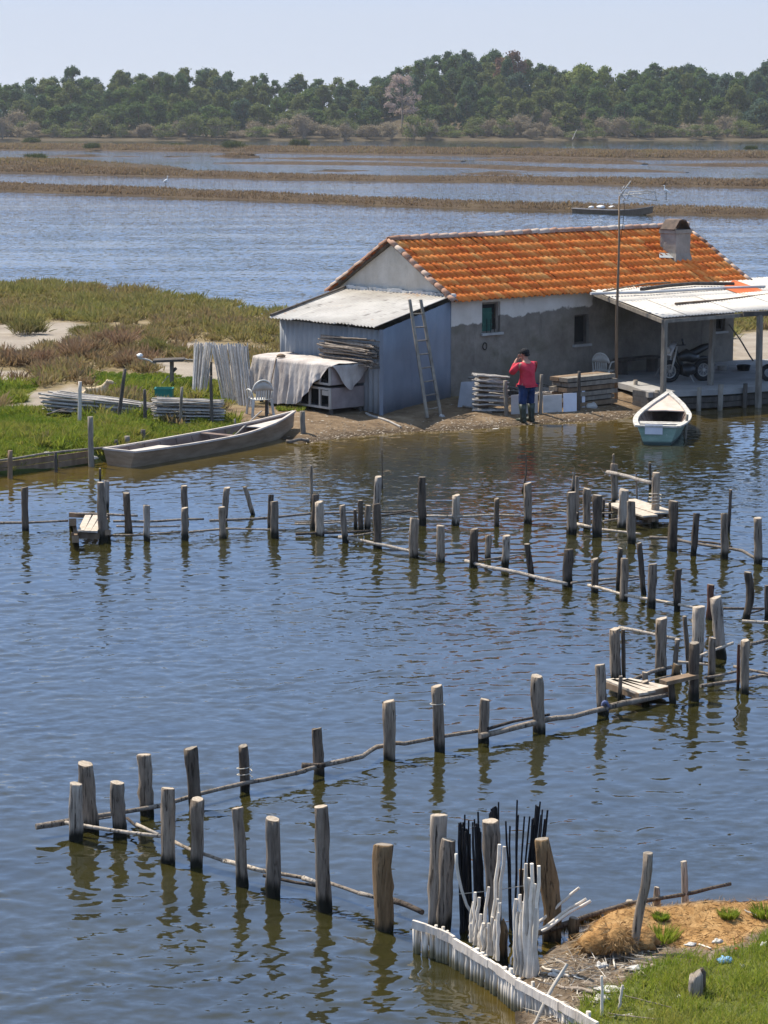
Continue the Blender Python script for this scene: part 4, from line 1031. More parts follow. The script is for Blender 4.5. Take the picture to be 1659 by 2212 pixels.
# posts lower bracket at right
p3 = P(1638, 876, .05); bb = MB().beam((p3[0] - .45, p3[1], 2.40), (p3[0] + .22, p3[1] + .05, 2.42), .14, .12); obj('bracket', bb, WOOD_DARK, awn)
TUBE_WHITE = noise_mat('white_painted_pole', [(.3, (.42, .40, .37)), (.7, (.58, .56, .52))], (3, 3, 3), 4, .8, .2)
def on_awn(px, py, lift=.05):
    nrm = np.cross(AT1 - AT0, AF0 - AT0); nrm /= np.linalg.norm(nrm); nrm = nrm if nrm[2] > 0 else -nrm
    r = ray(px, py); t = ((AT0 + nrm * lift - C0) @ nrm) / (r @ nrm); return C0 + r * t
for pts, rad, mat, lab in (([(1276, 634), (1400, 631), (1560, 622), (1652, 619)], .04, TUBE_WHITE, 'long white pole lying along the upper awning'), ([(1459, 656), (1560, 648), (1659, 636), (1740, 628)], .035, WOOD_BROWN, 'brown pole lying across the lower awning'),
                           ([(1303, 630), (1352, 620), (1400, 612), (1448, 610)], .022, WOOD_BROWN, 'thin crooked branch at the top of the awning'), ([(1385, 625), (1440, 617), (1500, 612), (1585, 613)], .05, WOOD_DARK, 'thick dark beam lying below the chimney')):
    q = [on_awn(x, y, rad + .035) for x, y in pts]; meta(obj('roof_pole', MB().tube(q, rad, 7), mat, loc=q[0]), lab, 'pole', 'poles lying on the awning')
q = [on_awn(x, y, .045) for x, y in ((1585, 605), (1650, 628), (1610, 640), (1560, 622))]
meta(obj('rusty_sheet', MB().prism(q, (0, 0, .012)), noise_mat('red_rust', [(.3, (.34, .07, .025)), (.7, (.45, .13, .04))], (2, 2, 2), 5, .9, .1), loc=q[0]), 'rust red metal sheet lying at the top of the awning', 'metal sheet')

# quay: slab on a timber front
qz = .5
F0, F1, F2, F3 = P(1400, 890), P(1560, 883), P(1659, 875), P(1900, 862)
quay = thing('quay', 'low concrete quay with a timber front under the awning', 'quay', F0)
poly = [(*p[:2], qz - .14) for p in (F0, F1, F2, F3)] + [tuple(W3(13.5, -1.0, qz - .14)), tuple(W3(11, -.02, qz - .14)), tuple(W3(5.0, -.02, qz - .14)), tuple(P(1357, 832, qz)[:2]) + (qz - .14,)]
CONC = noise_mat('quay_concrete', [(.3, (.20, .19, .175)), (.7, (.32, .305, .285))], (1.5, 1.5, 1.5), 7, .9, .15, .01)
obj('slab', MB().prism(poly, (0, 0, .14)), CONC, quay)
bd = MB(); bd2 = MB()
for a, b_ in ((F0, F1), (F1, F2), (F2, F3)):
    for z in (.10, .245): 
        u0 = np.array([0, 0, z]); bd.beam(a + u0 + np.array([0, .05, 0]), b_ + u0 + np.array([0, .05, 0]), .035, .125)
obj('front_board', bd, WOOD_DARK, quay)
bf = MB(); bf.prism([(F0[0], F0[1] + .12, -.3), (F3[0], F3[1] + .12, -.3), (F3[0], F3[1] + .12, qz - .145), (F0[0], F0[1] + .12, qz - .145)], (0, .3, 0)); obj('bank_face', bf, noise_mat('dark_bank', [(.3, (.03, .028, .02)), (.7, (.08, .07, .045))], (4, 4, 4), 5), quay)
lb0, lb1 = P(1367, 868, .2), P(1430, 880, .1); 
lb = MB()
for k in range(3):
    z = .14 + .15 * k; lb.beam((lb0[0], lb0[1] - .0, z), (F0[0] + .25, F0[1] - .05, z - .02), .03, .142)
obj('side_board', lb, WOOD_GREY, quay)
for px, py, h in ((1371, 872, .62), (1509, 887, .60), (1555, 886, .66), (1608, 880, .62), (1418, 889, .55), (1700, 873, .6)):
    b_ = P(px, py); obj('post', MB().tube([b_ - np.array([0, 0, .4]), b_ + np.array([.01, -.02, h])], .062, 8, wob=.2, seed=px), WOOD_GREY if px < 1600 else WOOD_DARK, quay)
# ================================================================== YARD, BOATS, PERSON
Z1, Z2, Z3 = zoomer(540, 432, .358), zoomer(1080, 378, .349), zoomer(0, 594, .3906)
Z6, ZA, ZB, ZC, ZD = zoomer(945, 729, .2278), zoomer(1323, 621, .2024), zoomer(486, 675, .2279), zoomer(0, 810, .2279), zoomer(297, 729, .2279)
def G(x, y): return hit(h_point, x, y)
UPV = np.array([0, 0, 1.0])
STICKMAT = {}
def stick_material(name, stops):
    m, nt, bs = new_mat(name)
    c = ramp(nt, noise_out(nt, (14, 14, 14), 6, .65), stops)
    oi = node(nt, 'ShaderNodeObjectInfo').outputs['Random']
    c = mix(nt, 1.0, c, ramp(nt, oi, [(0, (.55, .55, .55)), (1, (1.15, 1.12, 1.08))]), 'MULTIPLY')
    nt.links.new(c, bs.inputs['Base Color']); bs.inputs['Roughness'].default_value = .85; bs.inputs['Specular IOR Level'].default_value = .2
    return m
STICKMAT['silver'] = stick_material('silvery_pole_wood', [(.3, (.27, .245, .215)), (.7, (.50, .465, .42))])
STICKMAT['pale'] = stick_material('pale_pole_wood', [(.3, (.38, .35, .315)), (.7, (.64, .605, .56))])
STICKMAT['grey'] = stick_material('grey_pole_wood', [(.3, (.15, .13, .115)), (.7, (.33, .30, .27))])
STICKMAT['brown'] = stick_material('brown_branch_wood', [(.3, (.14, .11, .085)), (.7, (.34, .29, .24))])
STICKMAT['white'] = stick_material('white_peeled_stick', [(.3, (.56, .495, .405)), (.7, (.74, .68, .59))])
STICKMAT['black'] = stick_material('tarred_black_stick', [(.3, (.008, .009, .012)), (.7, (.022, .023, .028))])
_protos = {}
def pole(name, a, b, r, mat, label, cat, group=None, seed=None):
    a = Vector([float(q) for q in a]); b = Vector([float(q) for q in b]); d = b - a; L = d.length
    k = (name, mat, int(rng.integers(0, 3)) if seed is None else seed)
    if k not in _protos:
        g = np.random.default_rng(hash(k[2]) + 5); mb = MB(); n = 7
        off = np.cumsum(g.normal(0, .5, (n, 2)), 0); off -= off[0] + (off[-1] - off[0]) * np.linspace(0, 1, n)[:, None]
        mb.tube([(60 * i / (n - 1), off[i, 0], off[i, 1]) for i in range(n)], [1.0 + g.normal(0, .06) - .18 * i / n for i in range(n)], 7)
        mb.v = [(x / 60, y, z) for x, y, z in mb.v]
        o = obj(name, mb, STICKMAT[mat] if isinstance(mat, str) else mat); _protos[k] = o
    else: o = dup(_protos[k])
    o.location = a; o.rotation_euler = d.to_track_quat('X', 'Z').to_euler(); o.scale = (L, r, r)
    return meta(o, label, cat, group)
def yard_post(xt, yt, xb, yb, w, mat, label, below=.25, ground=True, name='fence_post', wob=.22, group='posts of the yard', taper=.9):
    b = G(xb, yb) if ground else P(xb, yb); t = D(xt, yt, b[1]); r = size_at(b, w) / 2; n = 6
    lo = b - (t - b) / np.linalg.norm(t - b) * below
    pts = [lo + (t - lo) * i / n for i in range(n + 1)]
    o = obj(name, MB().tube(pts, [r * (1 + (taper - 1) * i / n) for i in range(n + 1)], 8, wob=wob, seed=xb * .1), mat, loc=b)
    return meta(o, label, 'post', group)

# ---- shed yard: ladder, firewood, hutch
FLw, FHw = W3(*FLs, 0), W3(*FHs, 0); sd = (FHw - FLw) / np.linalg.norm(FHw - FLw); sn_ = np.array([sd[1], -sd[0], 0])
def on_shed(px, py, off): r = ray(px, py); t = ((FLw + sn_ * off - C0) @ sn_) / (r @ sn_); return C0 + r * t
b0_, b1_ = G(923, 903), G(952, 897); t0_, t1_ = on_shed(886, 655, .12), on_shed(910, 655, .12)
lad = thing('ladder', 'grey wooden ladder leaning on the blue shed wall', 'ladder', (b0_ + b1_) / 2)
for a, b in ((b0_, t0_), (b1_, t1_)): obj('rail', MB().beam(a, b + (b - a) * .03, .07, .05), WOOD_GREY, lad)
for k in range(8):
    u = (k + .6) / 8.4; obj('rung', MB().tube([b0_ + (t0_ - b0_) * u, b1_ + (t1_ - b1_) * u], .02, 6), WOOD_GREY, lad)
x_w = -3.31 - .05
def leftwall(px, py, off=.1): x, y, z = wall_hit(px, py, 'side', -3.31 - off); return x, y, z
_, ya, za = leftwall(712, 776); _, yb, zb_ = leftwall(806, 730)
for k in range(46):
    u = random.random(); z = za + (zb_ - za) * (k / 45) ** 1.0 * .9; y0 = ya + random.uniform(-.1, .25); y1 = yb + random.uniform(-.25, .12); xx = -3.31 - .06 - .24 * random.random()
    pole('firewood_branch', W3(xx, y0, z + random.uniform(-.02, .02)), W3(xx + random.uniform(-.05, .05), y1, z + random.uniform(-.07, .07)), random.uniform(.012, .026), 'brown', 'crooked grey branch in the firewood stack against the shed wall', 'branch', 'branches stacked against the shed wall')
rk = thing('firewood_rack', 'dark wooden rack that carries the branch stack on the shed wall', 'rack', W3(-3.5, ya, za))
for y in (ya + .15, yb - .2): obj('bracket', MB().beam(W3(-3.31, y, za - .06), W3(-3.66, y, za - .06), .04, .05), WOOD_DARK, rk)
obj('bearer', MB().beam(W3(-3.62, ya, za - .02), W3(-3.62, yb, za - .02), .04, .04), WOOD_DARK, rk)

K = G(714, 896); K[2] = .28
fa = G(557, 868); bdir = fa - K; bdir[2] = 0; HL_ = np.linalg.norm(bdir); bdir /= HL_; adir = np.array([bdir[1], -bdir[0], 0])
HW_, HH_ = 1.05, 1.16
def Hq(a, b, z): return K + adir * a + bdir * b + UPV * z
hut = thing('rabbit_hutch', 'two tier rabbit hutch of grey panels and wire doors under a sheet', 'hutch', K)
PANEL = noise_mat('hutch_panel', [(.3, (.17, .135, .125)), (.55, (.25, .205, .19)), (.75, (.32, .27, .25))], (2, 2, 2), 7, .9, .15)
FRAME = old_wood('hutch_frame_wood', (.28, .25, .21), (.46, .425, .37))
for tier, (z0, z1) in enumerate(((.12, .62), (.70, HH_))):
    mb = MB()
    def slab(a0, a1, b0, b1, c0, c1): mb.add([Hq(a, b, c) for a in (a0, a1) for b in (b0, b1) for c in (c0, c1)], [(0, 1, 3, 2), (4, 6, 7, 5), (0, 4, 5, 1), (2, 3, 7, 6), (0, 2, 6, 4), (1, 5, 7, 3)])
    slab(.03, HW_, -.015, .01, z0, z1); slab(.03, HW_, HL_ - .02, HL_, z0, z1); slab(HW_ - .02, HW_ - .002, .012, HL_ - .022, z0, z1); slab(.02, HW_ - .022, .012, HL_ - .022, z0, z0 + .03); slab(.02, HW_ - .022, .012, HL_ - .022, z1 - .025, z1 - .002)
    obj('cage_box', mb, PANEL, hut)
    fr = MB(); t = .05
    for b in (.02, .40, .80, 1.2, 2.0, HL_ - .03): fr.beam(Hq(0, b, z0), Hq(0, b, z1), t, t, up=tuple(bdir))
    fr.beam(Hq(-.003, 0, z0 + .02), Hq(-.003, HL_, z0 + .02), t, t); fr.beam(Hq(-.003, 0, z1 - .02), Hq(-.003, HL_, z1 - .02), t, t)
    obj('door_frame', fr, FRAME, hut)
    wire = MB()
    for k in range(1, int(HL_ / .06)): wire.tube([Hq(.012, k * .06, z0), Hq(.012, k * .06, z1)], .0022, 3)
    for k in range(1, 9): wire.tube([Hq(.012, 0, z0 + k * .055), Hq(.012, HL_, z0 + k * .055)], .0022, 3)
    obj('wire_mesh', wire, DARKIN, hut)
    obj('cage_dark_panel', MB().prism([Hq(.35, .05, z0 + .04), Hq(.35, HL_ - .05, z0 + .04), Hq(.35, HL_ - .05, z1 - .04), Hq(.35, .05, z1 - .04)], adir * .01), DARKIN, hut)  # near-black sheet partway in, the cage's inner darkness put in as colour
lg = MB()
for a in (.06, HW_ - .06):
    for b in (.06, HL_ / 2, HL_ - .08): lg.beam(Hq(a, b, -.12), Hq(a, b, .12), .09, .09)
obj('legs', lg, WOOD_DARK, hut)
hp = MB().box(Hq(-.02, .17, .5), (.02, .25, .12), Matrix.Rotation(math.atan2(bdir[1], bdir[0]) - math.pi / 2, 3, 'Z')); obj('feeder', hp, FRAME, hut)
# the sheet: over the top, down the long side in folds, a pointed flap over the short end
CLOTH, nt, bs = new_mat('dusty_white_sheet')
c = ramp(nt, noise_out(nt, (2.2, 2.2, 1.2), 8, .65), [(.28, (.24, .20, .175)), (.5, (.38, .335, .295)), (.72, (.52, .475, .43))])
nt.links.new(c, bs.inputs['Base Color']); bs.inputs['Roughness'].default_value = .8
bump(nt, bs, noise_out(nt, (16, 16, 5), 5, .6), .8, .03)
cl = MB(); rows = []; nb = 90
for i in range(nb + 1):
    b = -.10 + (HL_ + .25) * i / nb; row = []
    hang = np.interp(b, [-.1, .02, .35, 1.05, 1.9, HL_ - .3, HL_ + .15], [0.01, .03, .36, 1.02, 1.08, 1.05, .8]) + .04 * fbm((b * 2.3, 1, 4))
    for j in range(6): 
        a = HW_ + .03 - (HW_ + .06) * j / 5; row.append(Hq(a, b, HH_ + .02 + .03 * fbm((a * 2, b * 1.5, 3)) + (.03 if j < 5 else 0)))
    for j in range(1, 15):
        u = j / 14; fold = .05 * u * (1 + math.sin(b * 15 + 2.2 * fbm((b * 1.2, u, 0))) + .6 * math.sin(b * 31 + u)) + .10 * u
        row.append(Hq(-.03 - fold * min(1, hang * 1.6), b + .03 * u * fbm((b * 3, u * 2, 7)), HH_ + .02 - hang * u))
    rows.append(row)
cl.sheet(rows, (0, 0, -.006))
fl_rows = []
for i in range(25):
    a = -.02 + (HW_ + .06) * i / 24; hang = np.interp(a, [-.02, .05, .42, .55, 1.0, 1.1], [.02, .06, .60, .62, .20, .12]); row = []
    for j in range(9):
        u = j / 8; row.append(Hq(a + .02 * u * fbm((a * 4, u * 2, 1)), -.105 - .05 * u * (1 + .8 * math.sin(a * 17)) * hang * 1.6 + .0, HH_ + .025 - hang * u))
    fl_rows.append(row)
cl.sheet(fl_rows, (0, 0, -.006))
meta(obj('sheet', cl, CLOTH, loc=Hq(.5, 1.5, HH_)), 'dusty white sheet draped over the rabbit hutch', 'sheet')
st = Hq(.12, 2.1, HH_ + .05); meta(obj('stone', MB().lathe(st, [(.02, -.01), (.10, .0), (.12, .04), (.06, .08), (.01, .09)], 9), WOOD_BROWN, loc=st), 'brown stone weighing down the sheet on the hutch', 'stone')
meta(obj('rope', MB().tube([st + UPV * .02, Hq(-.03, 2.1, HH_ + .05), Hq(-.2, 2.12, .5), Hq(-.25, 2.12, .1)], .012, 5), WOOD_BROWN, loc=st), 'cord hanging from the stone down the sheet', 'rope')

# ---- plastic chairs
PLASTIC = noise_mat('white_garden_plastic', [(.3, (.36, .345, .30)), (.7, (.50, .48, .43))], (4, 4, 4), 4, .45, .4)
def plastic_chair(loc, rz, label):
    r = thing('plastic_chair', label, 'chair', loc, rz, 'white plastic garden chairs')
    s = MB(); s.sheet([[(x, y, .42 - .02 * math.cos(y * 6)) for y in (-.22, -.1, .05, .2)] for x in (-.22, -.1, .1, .22)], .02); obj('seat', s, PLASTIC, r, world=False)
    for sx in (-1, 1):
        for sy in (-1, 1): obj('leg', MB().beam((sx * .27, sy * .25, 0), (sx * .22, sy * .20, .44 if sy < 0 else .43), .055, .04), PLASTIC, r, world=False)
        ar = MB().tube([(sx * .23, .20, .44), (sx * .27, .16, .64), (sx * .28, -.05, .65), (sx * .27, -.22, .60), (sx * .24, -.23, .42)], .022, 6); obj('armrest', ar, PLASTIC, r, world=False)
    b = MB()
    b.tube([(.24 * math.cos(a), .22 + .10 * math.sin(a) * .4, .62 + .26 * math.sin(a)) for a in np.linspace(0, math.pi, 13)], .024, 6)
    for x in (-.15, -.09, -.03, .03, .09, .15): b.beam((x, .21, .42), (x * 1.05, .25, .62 + .25 * math.sqrt(1 - (x / .24) ** 2)), .034, .012, up=(0, 1, 0))
    b.sheet([[(x, .235 + .02 * z, .64 + z * math.sqrt(max(.02, 1 - (x / .25) ** 2))) for z in (0, .12, .24)] for x in np.linspace(-.23, .23, 9)], (0, .012, 0))
    obj('backrest', b, PLASTIC, r, world=False); return r
plastic_chair(G(562, 898), R(200), 'white plastic chair in front of the sheet covered hutch')
plastic_chair(W3(4.9, -.75, .30), R(150), 'white plastic chair in the shade by the house wall')

# ---- plank table, teal crate
tb = G(371, 841); 
tbl = thing('plank_table', 'rough plank table on one forked post left of the upright poles', 'table', tb)
def at(Y): return lambda x, y: D(x, y, Y)
q = at(tb[1])
obj('leg', MB().tube([tb - UPV * .2, q(371, 812), q(371, 781)], [.06, .055, .06], 8, wob=.2), WOOD_GREY, tbl)
obj('fork', MB().tube([q(372, 803), q(381, 795)], [.05, .04], 7), WOOD_DARK, tbl)
obj('tabletop', MB().box((q(331, 779) + q(399, 776)) / 2, (.80, .55, .06), Matrix.Rotation(-.04, 3, 'Y')), WOOD_DARK, tbl)
pole('pole', q(298, 771), q(335, 785), .028, 'silver', 'pale pole sticking out left from the plank table', 'pole')
pole('pole', q(396, 776), q(417, 777), .022, 'silver', 'pale rail between the plank table and the upright poles', 'pole')
pole('brace_stick', q(364, 812), tb + np.array([-.34, -.05, .06]), .018, 'silver', 'thin stick leaning from the table post to the teal crate', 'stick')
BAG = noise_mat('white_plastic_bag', [(.3, (.55, .54, .52)), (.7, (.75, .74, .72))], (9, 9, 9), 4, .5, .4, .01)
def lump(loc, sx, sy, sz, mat, name, label, cat, seed=0, group=None, rough=.35, z0=-.25):
    mb = MB(); rows = []; n1, n2 = 9, 14
    for i in range(n1 + 1):
        th = math.pi * i / n1; row = []
        for j in range(n2 + 1):
            ph = 2 * math.pi * (j % n2) / n2; d = Vector((math.sin(th) * math.cos(ph), math.sin(th) * math.sin(ph), math.cos(th)))
            k = 1 + rough * mnoise.noise(d * 1.7 + Vector((seed * 3.1, seed, 0))) + rough * .5 * mnoise.noise(d * 4 + Vector((seed, 0, 2)))
            row.append(np.array(loc) + np.array([d.x * sx * k, d.y * sy * k, max(d.z, z0) * sz * k]))
        rows.append(row)
    mb.grid(rows, 0, True)
    return meta(obj(name, mb, mat, loc=loc), label, cat, group)
lump(q(302, 769) , .08, .07, .07, BAG, 'plastic_bag', 'white plastic bag caught at the end of the pale pole', 'bag', 1)
cb = G(355, 867)
crate = thing('teal_crate', 'teal plastic crate standing in the grass under the table', 'crate', cb)
TEAL = noise_mat('teal_plastic', [(.3, (.0, .12, .095)), (.7, (.005, .17, .13))], (3, 3, 3), 3, .45, .4)
mb = MB()
for (cx2, cy2, sx2, sy2) in ((0, -.16, .44, .02), (0, .16, .44, .02), (-.21, 0, .02, .30), (.21, 0, .02, .30)): mb.box(cb + np.array([cx2, cy2, .17]), (sx2, sy2, .34))
mb.box(cb + np.array([0, 0, .02]), (.40, .29, .03)); obj('tub', mb, TEAL, crate)
obj('rim', MB().box(cb + np.array([0, -.175, .325]), (.47, .02, .035)).box(cb + np.array([0, .175, .325]), (.47, .02, .035)).box(cb + np.array([-.225, 0, .325]), (.02, .33, .035)).box(cb + np.array([.225, 0, .325]), (.02, .33, .035)), TEAL, crate)

# ---- upright pole bundle
bx0 = G(430, 862); bx1 = G(514, 876)
for k in range(26):
    u = (k + random.random()) / 26; b = G(415 + 28 * u, 858 + random.uniform(-3, 4)); t = D(420 + 43 * u, 738 + 8 * random.random() - 6 * (k == 2), b[1] + .35 + .2 * random.random())
    pole('upright_pole', b, t, random.uniform(.014, .020), 'pale', 'silvery pole in the narrow left half of the upright bundle', 'pole', 'poles of the narrow upright bundle')
for k in range(46):
    u = (k + random.random()) / 46; b = G(480 + 66 * u, 866 + 12 * u + random.uniform(-4, 3)); t = D(456 + 79 * u, 740 + 9 * random.random(), b[1] + .3 + .25 * random.random())
    pole('upright_pole', b, t, random.uniform(.014, .021), 'pale', 'silvery pole in the wide right half of the upright bundle', 'pole', 'poles of the wide upright bundle')

# ---- pole piles
def pile(a, b, width, height, n, rad, mat, label, group, spread=.12, top_taper=.0, fan=0.0, name='pile_pole'):
    a = np.array(a); b = np.array(b); d = (b - a) / np.linalg.norm(b - a); s = np.array([-d[1], d[0], 0]); L = np.linalg.norm(b - a)
    per = max(2, int(width / (2 * rad))); rows_ = int(math.ceil(n / per))
    for k in range(n):
        r, c = divmod(k, per); z = (r + .6) / rows_ * height + random.uniform(-.01, .01); o = (c + .5 * (r % 2)) / per * width + random.uniform(-.01, .01)
        fz = fan * (z / height)
        p = a + s * o * 1.15 + UPV * (z * 1.05) + d * random.uniform(-spread, spread * .6); q2 = b + s * o * .8 + UPV * (z * (1 - top_taper)) + d * random.uniform(-spread, spread)
        pole(name, p, q2, rad * random.uniform(.75, 1.15), mat, label, 'pole', group)
A_ = G(138, 897); B_ = G(316, 905)
pile(A_ + np.array([-.35, .0, .06]), B_ + np.array([0, .25, .04]), .95, .46, 84, .026, 'silver', 'long grey pole in the low pile behind the left bank grass', 'poles of the low left pile', .28, .45)
for k in range(16):
    a = G(95 + 70 * random.random(), 872 + 30 * random.random()); pole('loose_stick', a + UPV * random.uniform(.05, .3), a + np.array([random.uniform(.3, .8), random.uniform(-.3, .1), random.uniform(.0, .25)]), .016, 'brown', 'dark stick tangled at the left end of the low pole pile', 'stick', 'sticks at the left end of the low pile')
A_ = G(338, 915); B_ = G(478, 918)
pile(A_ + np.array([-.02, .05, -.02]), B_ + np.array([.02, .12, -.02]), 0.5, .60, 96, .019, 'silver', 'grey pole in the square stack below the upright bundle', 'poles of the square stack', .09, 0)
A_ = G(1050, 895); B_ = G(1090, 893)
pile(A_ + np.array([-.25, .3, 0]), B_ + np.array([.02, .0, 0]), .45, .92, 80, .021, 'silver', 'pale pole in the stack beside the person in red', 'poles of the stack beside the person', .10, 0)
for k in range(44):                                  # flat layer of poles behind the little fence
    u = k / 43; f = D(1152 + 82 * u + random.uniform(-2, 2), 852 - 6 * u + random.uniform(-2, 1), 59.2 + 1.1 * u); b = f + HN * (1.0 + .4 * random.random()) + HU * random.uniform(.0, .6) ; b[2] = f[2] + random.uniform(-.02, .06)
    pole('lying_pole', f, b, random.uniform(.016, .024), 'grey', 'blue grey pole lying in the flat heap under the house wall', 'pole', 'poles lying under the house wall')
hp_ = D(1190, 868, 59.75); meta(obj('pole_trestle', MB().beam(D(1155, 862, 59.4), D(1236, 858, 60.3), .1, .3).beam(D(1155, 858, 59.4) + HN * .9, D(1236, 852, 60.3) + HN * .9, .1, .3), WOOD_DARK, loc=hp_), 'dark timber trestle under the flat pole heap', 'trestle')

# ---- fence bits, boards, planks on the beach
for a in ((173, 824, 172, 915, 9, WOOD_PALE, 'pale squared post at the left end of the low pole pile'), (270, 797, 256, 905, 9, WOOD_DARK, 'tall dark leaning post in front of the low pole pile'), (312, 841, 314, 911, 8, WOOD_DARK, 'dark knobbed post between the low pile and the square stack'),
          (393, 836, 389, 918, 7, WOOD_GREY, 'thin post in front of the square pole stack'), (455, 812, 458, 918, 8, WOOD_DARK, 'dark forked post at the right end of the square pole stack'), (576, 829, 576, 898, 7, WOOD_DARK, 'dark post in front of the plastic chair'),
          (275, 942, 275, 966, 13, WOOD_GREY, 'short fat stump in the bank grass'), (309, 928, 309, 967, 12, WOOD_DARK, 'dark stub beside the fat stump'), (251, 950, 251, 972, 9, WOOD_DARK, 'small dark stub on the bank behind the boat stern'),
          (507, 905, 510, 934, 5, WOOD_GREY, 'thin broken stick on the shore above the grey boat'), (1091, 822, 1094, 898, 9, WOOD_GREY, 'grey post left of the person in red'), (1170, 809, 1167, 893, 8, WOOD_GREY, 'pointed grey post right of the person in red'),
          (1251, 802, 1250, 886, 8, WOOD_DARK, 'dark post in front of the plank stack'), (1320, 806, 1320, 874, 5, WOOD_BROWN, 'thin brown stake at the right of the plank stack'), (456, 782, 456, 858, 6, WOOD_DARK, 'dark stake standing between the two upright pole bundles')):
    yard_post(*a)
for a in ((195, 900, 197, 1008, 14, WOOD_GREY, 'tall grey post at the water edge beside the grey boat'), (22, 973, 22, 1034, 11, WOOD_BROWN, 'brown post of the bank edging at the left edge'), (120, 976, 121, 1020, 8, WOOD_DARK, 'dark post in the middle of the bank edging'),
          (653, 888, 655, 946, 13, WOOD_GREY, 'gnarled post at the bow of the grey boat'), (1484, 895, 1480, 947, 7, WOOD_GREY, 'thin mooring stake at the right side of the green boat')):
    yard_post(*a, below=.5, ground=False)
ed = thing('bank_edging', 'low edging of boards and a long rail along the left bank', 'edging', P(100, 1012))
q = lambda x, y: D(x, y, P(x, 1030 - x * .13)[1] + .08)
obj('rail', MB().tube([q(-40, 1000), q(40, 989), q(87, 981), (q(140, 975)), q(191, 970), q(250, 965), q(305, 959)], .025, 7, wob=.2), WOOD_GREY, ed)
eb = MB()
for x0, x1 in ((-40, 20), (24, 118), (124, 192)):
    a, b = P(x0, 1030 - x0 * .13), P(x1, 1030 - x1 * .13); a[1] += .16; b[1] += .16
    for z in (.08, .22): eb.beam(a + UPV * z, b + UPV * (z + .01), .025, .125)
obj('board', eb, WOOD_BROWN, ed)
meta(obj('loose_board', MB().prism([G(133, 968), G(178, 960), G(178, 960) + np.array([.02, .1, .14]), G(140, 966) + np.array([0, .1, .1])], (0, .015, .012)), WOOD_GREY, loc=G(150, 965)), 'grey board lying tilted on the left bank', 'board')
pole('ground_pole', G(791, 895) + UPV * .03, G(866, 925) + UPV * .03, .03, 'silver', 'pale pole lying on the ground from the shed to the water', 'pole')
pole('drift_plank', P(618, 953, .05), P(668, 951, .05), .04, 'brown', 'dark plank afloat at the bow of the grey boat', 'plank')
pole('fence_rail', D(1080, 859, 58.4), D(1240, 849, 59.9), .022, 'grey', 'thin rail of the little fence behind the person', 'rail')
BOARDW = noise_mat('bluish_white_board', [(.3, (.50, .50, .53)), (.7, (.60, .60, .63))], (2, 2, 2), 4, .5, .3)
PANELW = noise_mat('beige_sheet', [(.3, (.36, .33, .30)), (.7, (.50, .47, .43))], (2, 2, 5), 5, .8, .2)
GREYSHEET = noise_mat('dull_grey_sheet', [(.3, (.20, .21, .23)), (.7, (.30, .31, .33))], (2, 2, 2), 5, .7, .2)
def upright(name, x0, y0, x1, y1, th, mat, label, cat, lean=.10, dx=0):
    a, b = G(x0, y1), G(x1, y1 - (x1 - x0) * .055); h = (y1 - y0) / 80.0; up = np.array([dx, lean, h])
    return meta(obj(name, MB().prism([a - UPV * .03, b - UPV * .03, b + up, a + up], (0, th, 0)), mat, loc=a), label, cat)
upright('white_board', 1217, 854, 1246, 890, .02, BOARDW, 'clean bluish white board standing against the little fence', 'board')
upright('white_board', 1257, 848, 1264, 880, .02, BOARDW, 'narrow white strip standing beside the bluish white board', 'board')
upright('corrugated_sheet', 1173, 858, 1214, 892, .03, PANELW, 'pale ribbed panel of the little fence left of the white board', 'panel')
upright('corrugated_sheet', 1104, 858, 1162, 895, .03, PANELW, 'beige panel of the little fence behind the person', 'panel')
upright('metal_sheet', 988, 832, 1023, 880, .015, GREYSHEET, 'blue grey metal sheet leaning beside the shed', 'metal sheet', .3, .1)
upright('brown_panel', 1034, 822, 1056, 888, .03, WOOD_BROWN, 'brown panel standing between the grey sheet and the pole stack', 'panel', .2)
pole('ground_pole', G(1000, 880) + UPV * .03, G(1062, 893) + UPV * .03, .025, 'brown', 'brown pole on the ground in front of the grey sheet', 'pole')
pole('top_pole', D(1012, 816, 60.0), D(1074, 813, 59.6), .03, 'silver', 'pale pole laid on top of the grey sheet', 'pole'); pole('top_pole', D(1020, 824, 59.9), D(1080, 818, 59.4), .028, 'silver', 'second pale pole just under the topmost one', 'pole')
s0 = G(1228, 884)
for k in range(6):
    z = .08 + k * .128; o_ = np.array([random.uniform(-.06, .06), random.uniform(-.03, .03), 0]); a = s0 + o_ + UPV * z; b = a + HU * 1.72 + UPV * .0
    for c in range(2):
        meta(obj('plank', MB().beam(a + HN * (.16 + .33 * c), b + HN * (.16 + .33 * c), .30, .10), WOOD_GREY if (k + c) % 3 else WOOD_BROWN, loc=a), 'thick weathered plank in the stack beside the mast', 'plank', 'planks of the stack beside the mast')
STONE = noise_mat('pale_stone', [(.3, (.26, .24, .22)), (.7, (.44, .42, .39))], (6, 6, 6), 5, .95, .1, .02)
for x, y, sx, sy, sz, lab in ((1277, 880, .17, .12, .12, 'grey boulder below the narrow white strip'), (1333, 832, .07, .06, .07, 'white stone at the corner of the plank stack'), (1364, 836, .09, .07, .07, 'white stone on the corner of the quay'), (955, 900, .07, .06, .06, 'white stone at the foot of the ladder'), (1070, 931, .16, .12, .06, 'flat stone at the water edge left of the person'), (100, 983, .12, .1, .07, 'pale stone on the left bank'), (203, 990, .1, .07, .05, 'white stone between the tall post and the boat')):
    lump(G(x, y), sx, sy, sz, STONE, 'stone', lab, 'stone', x * .01, 'stones on the shore')
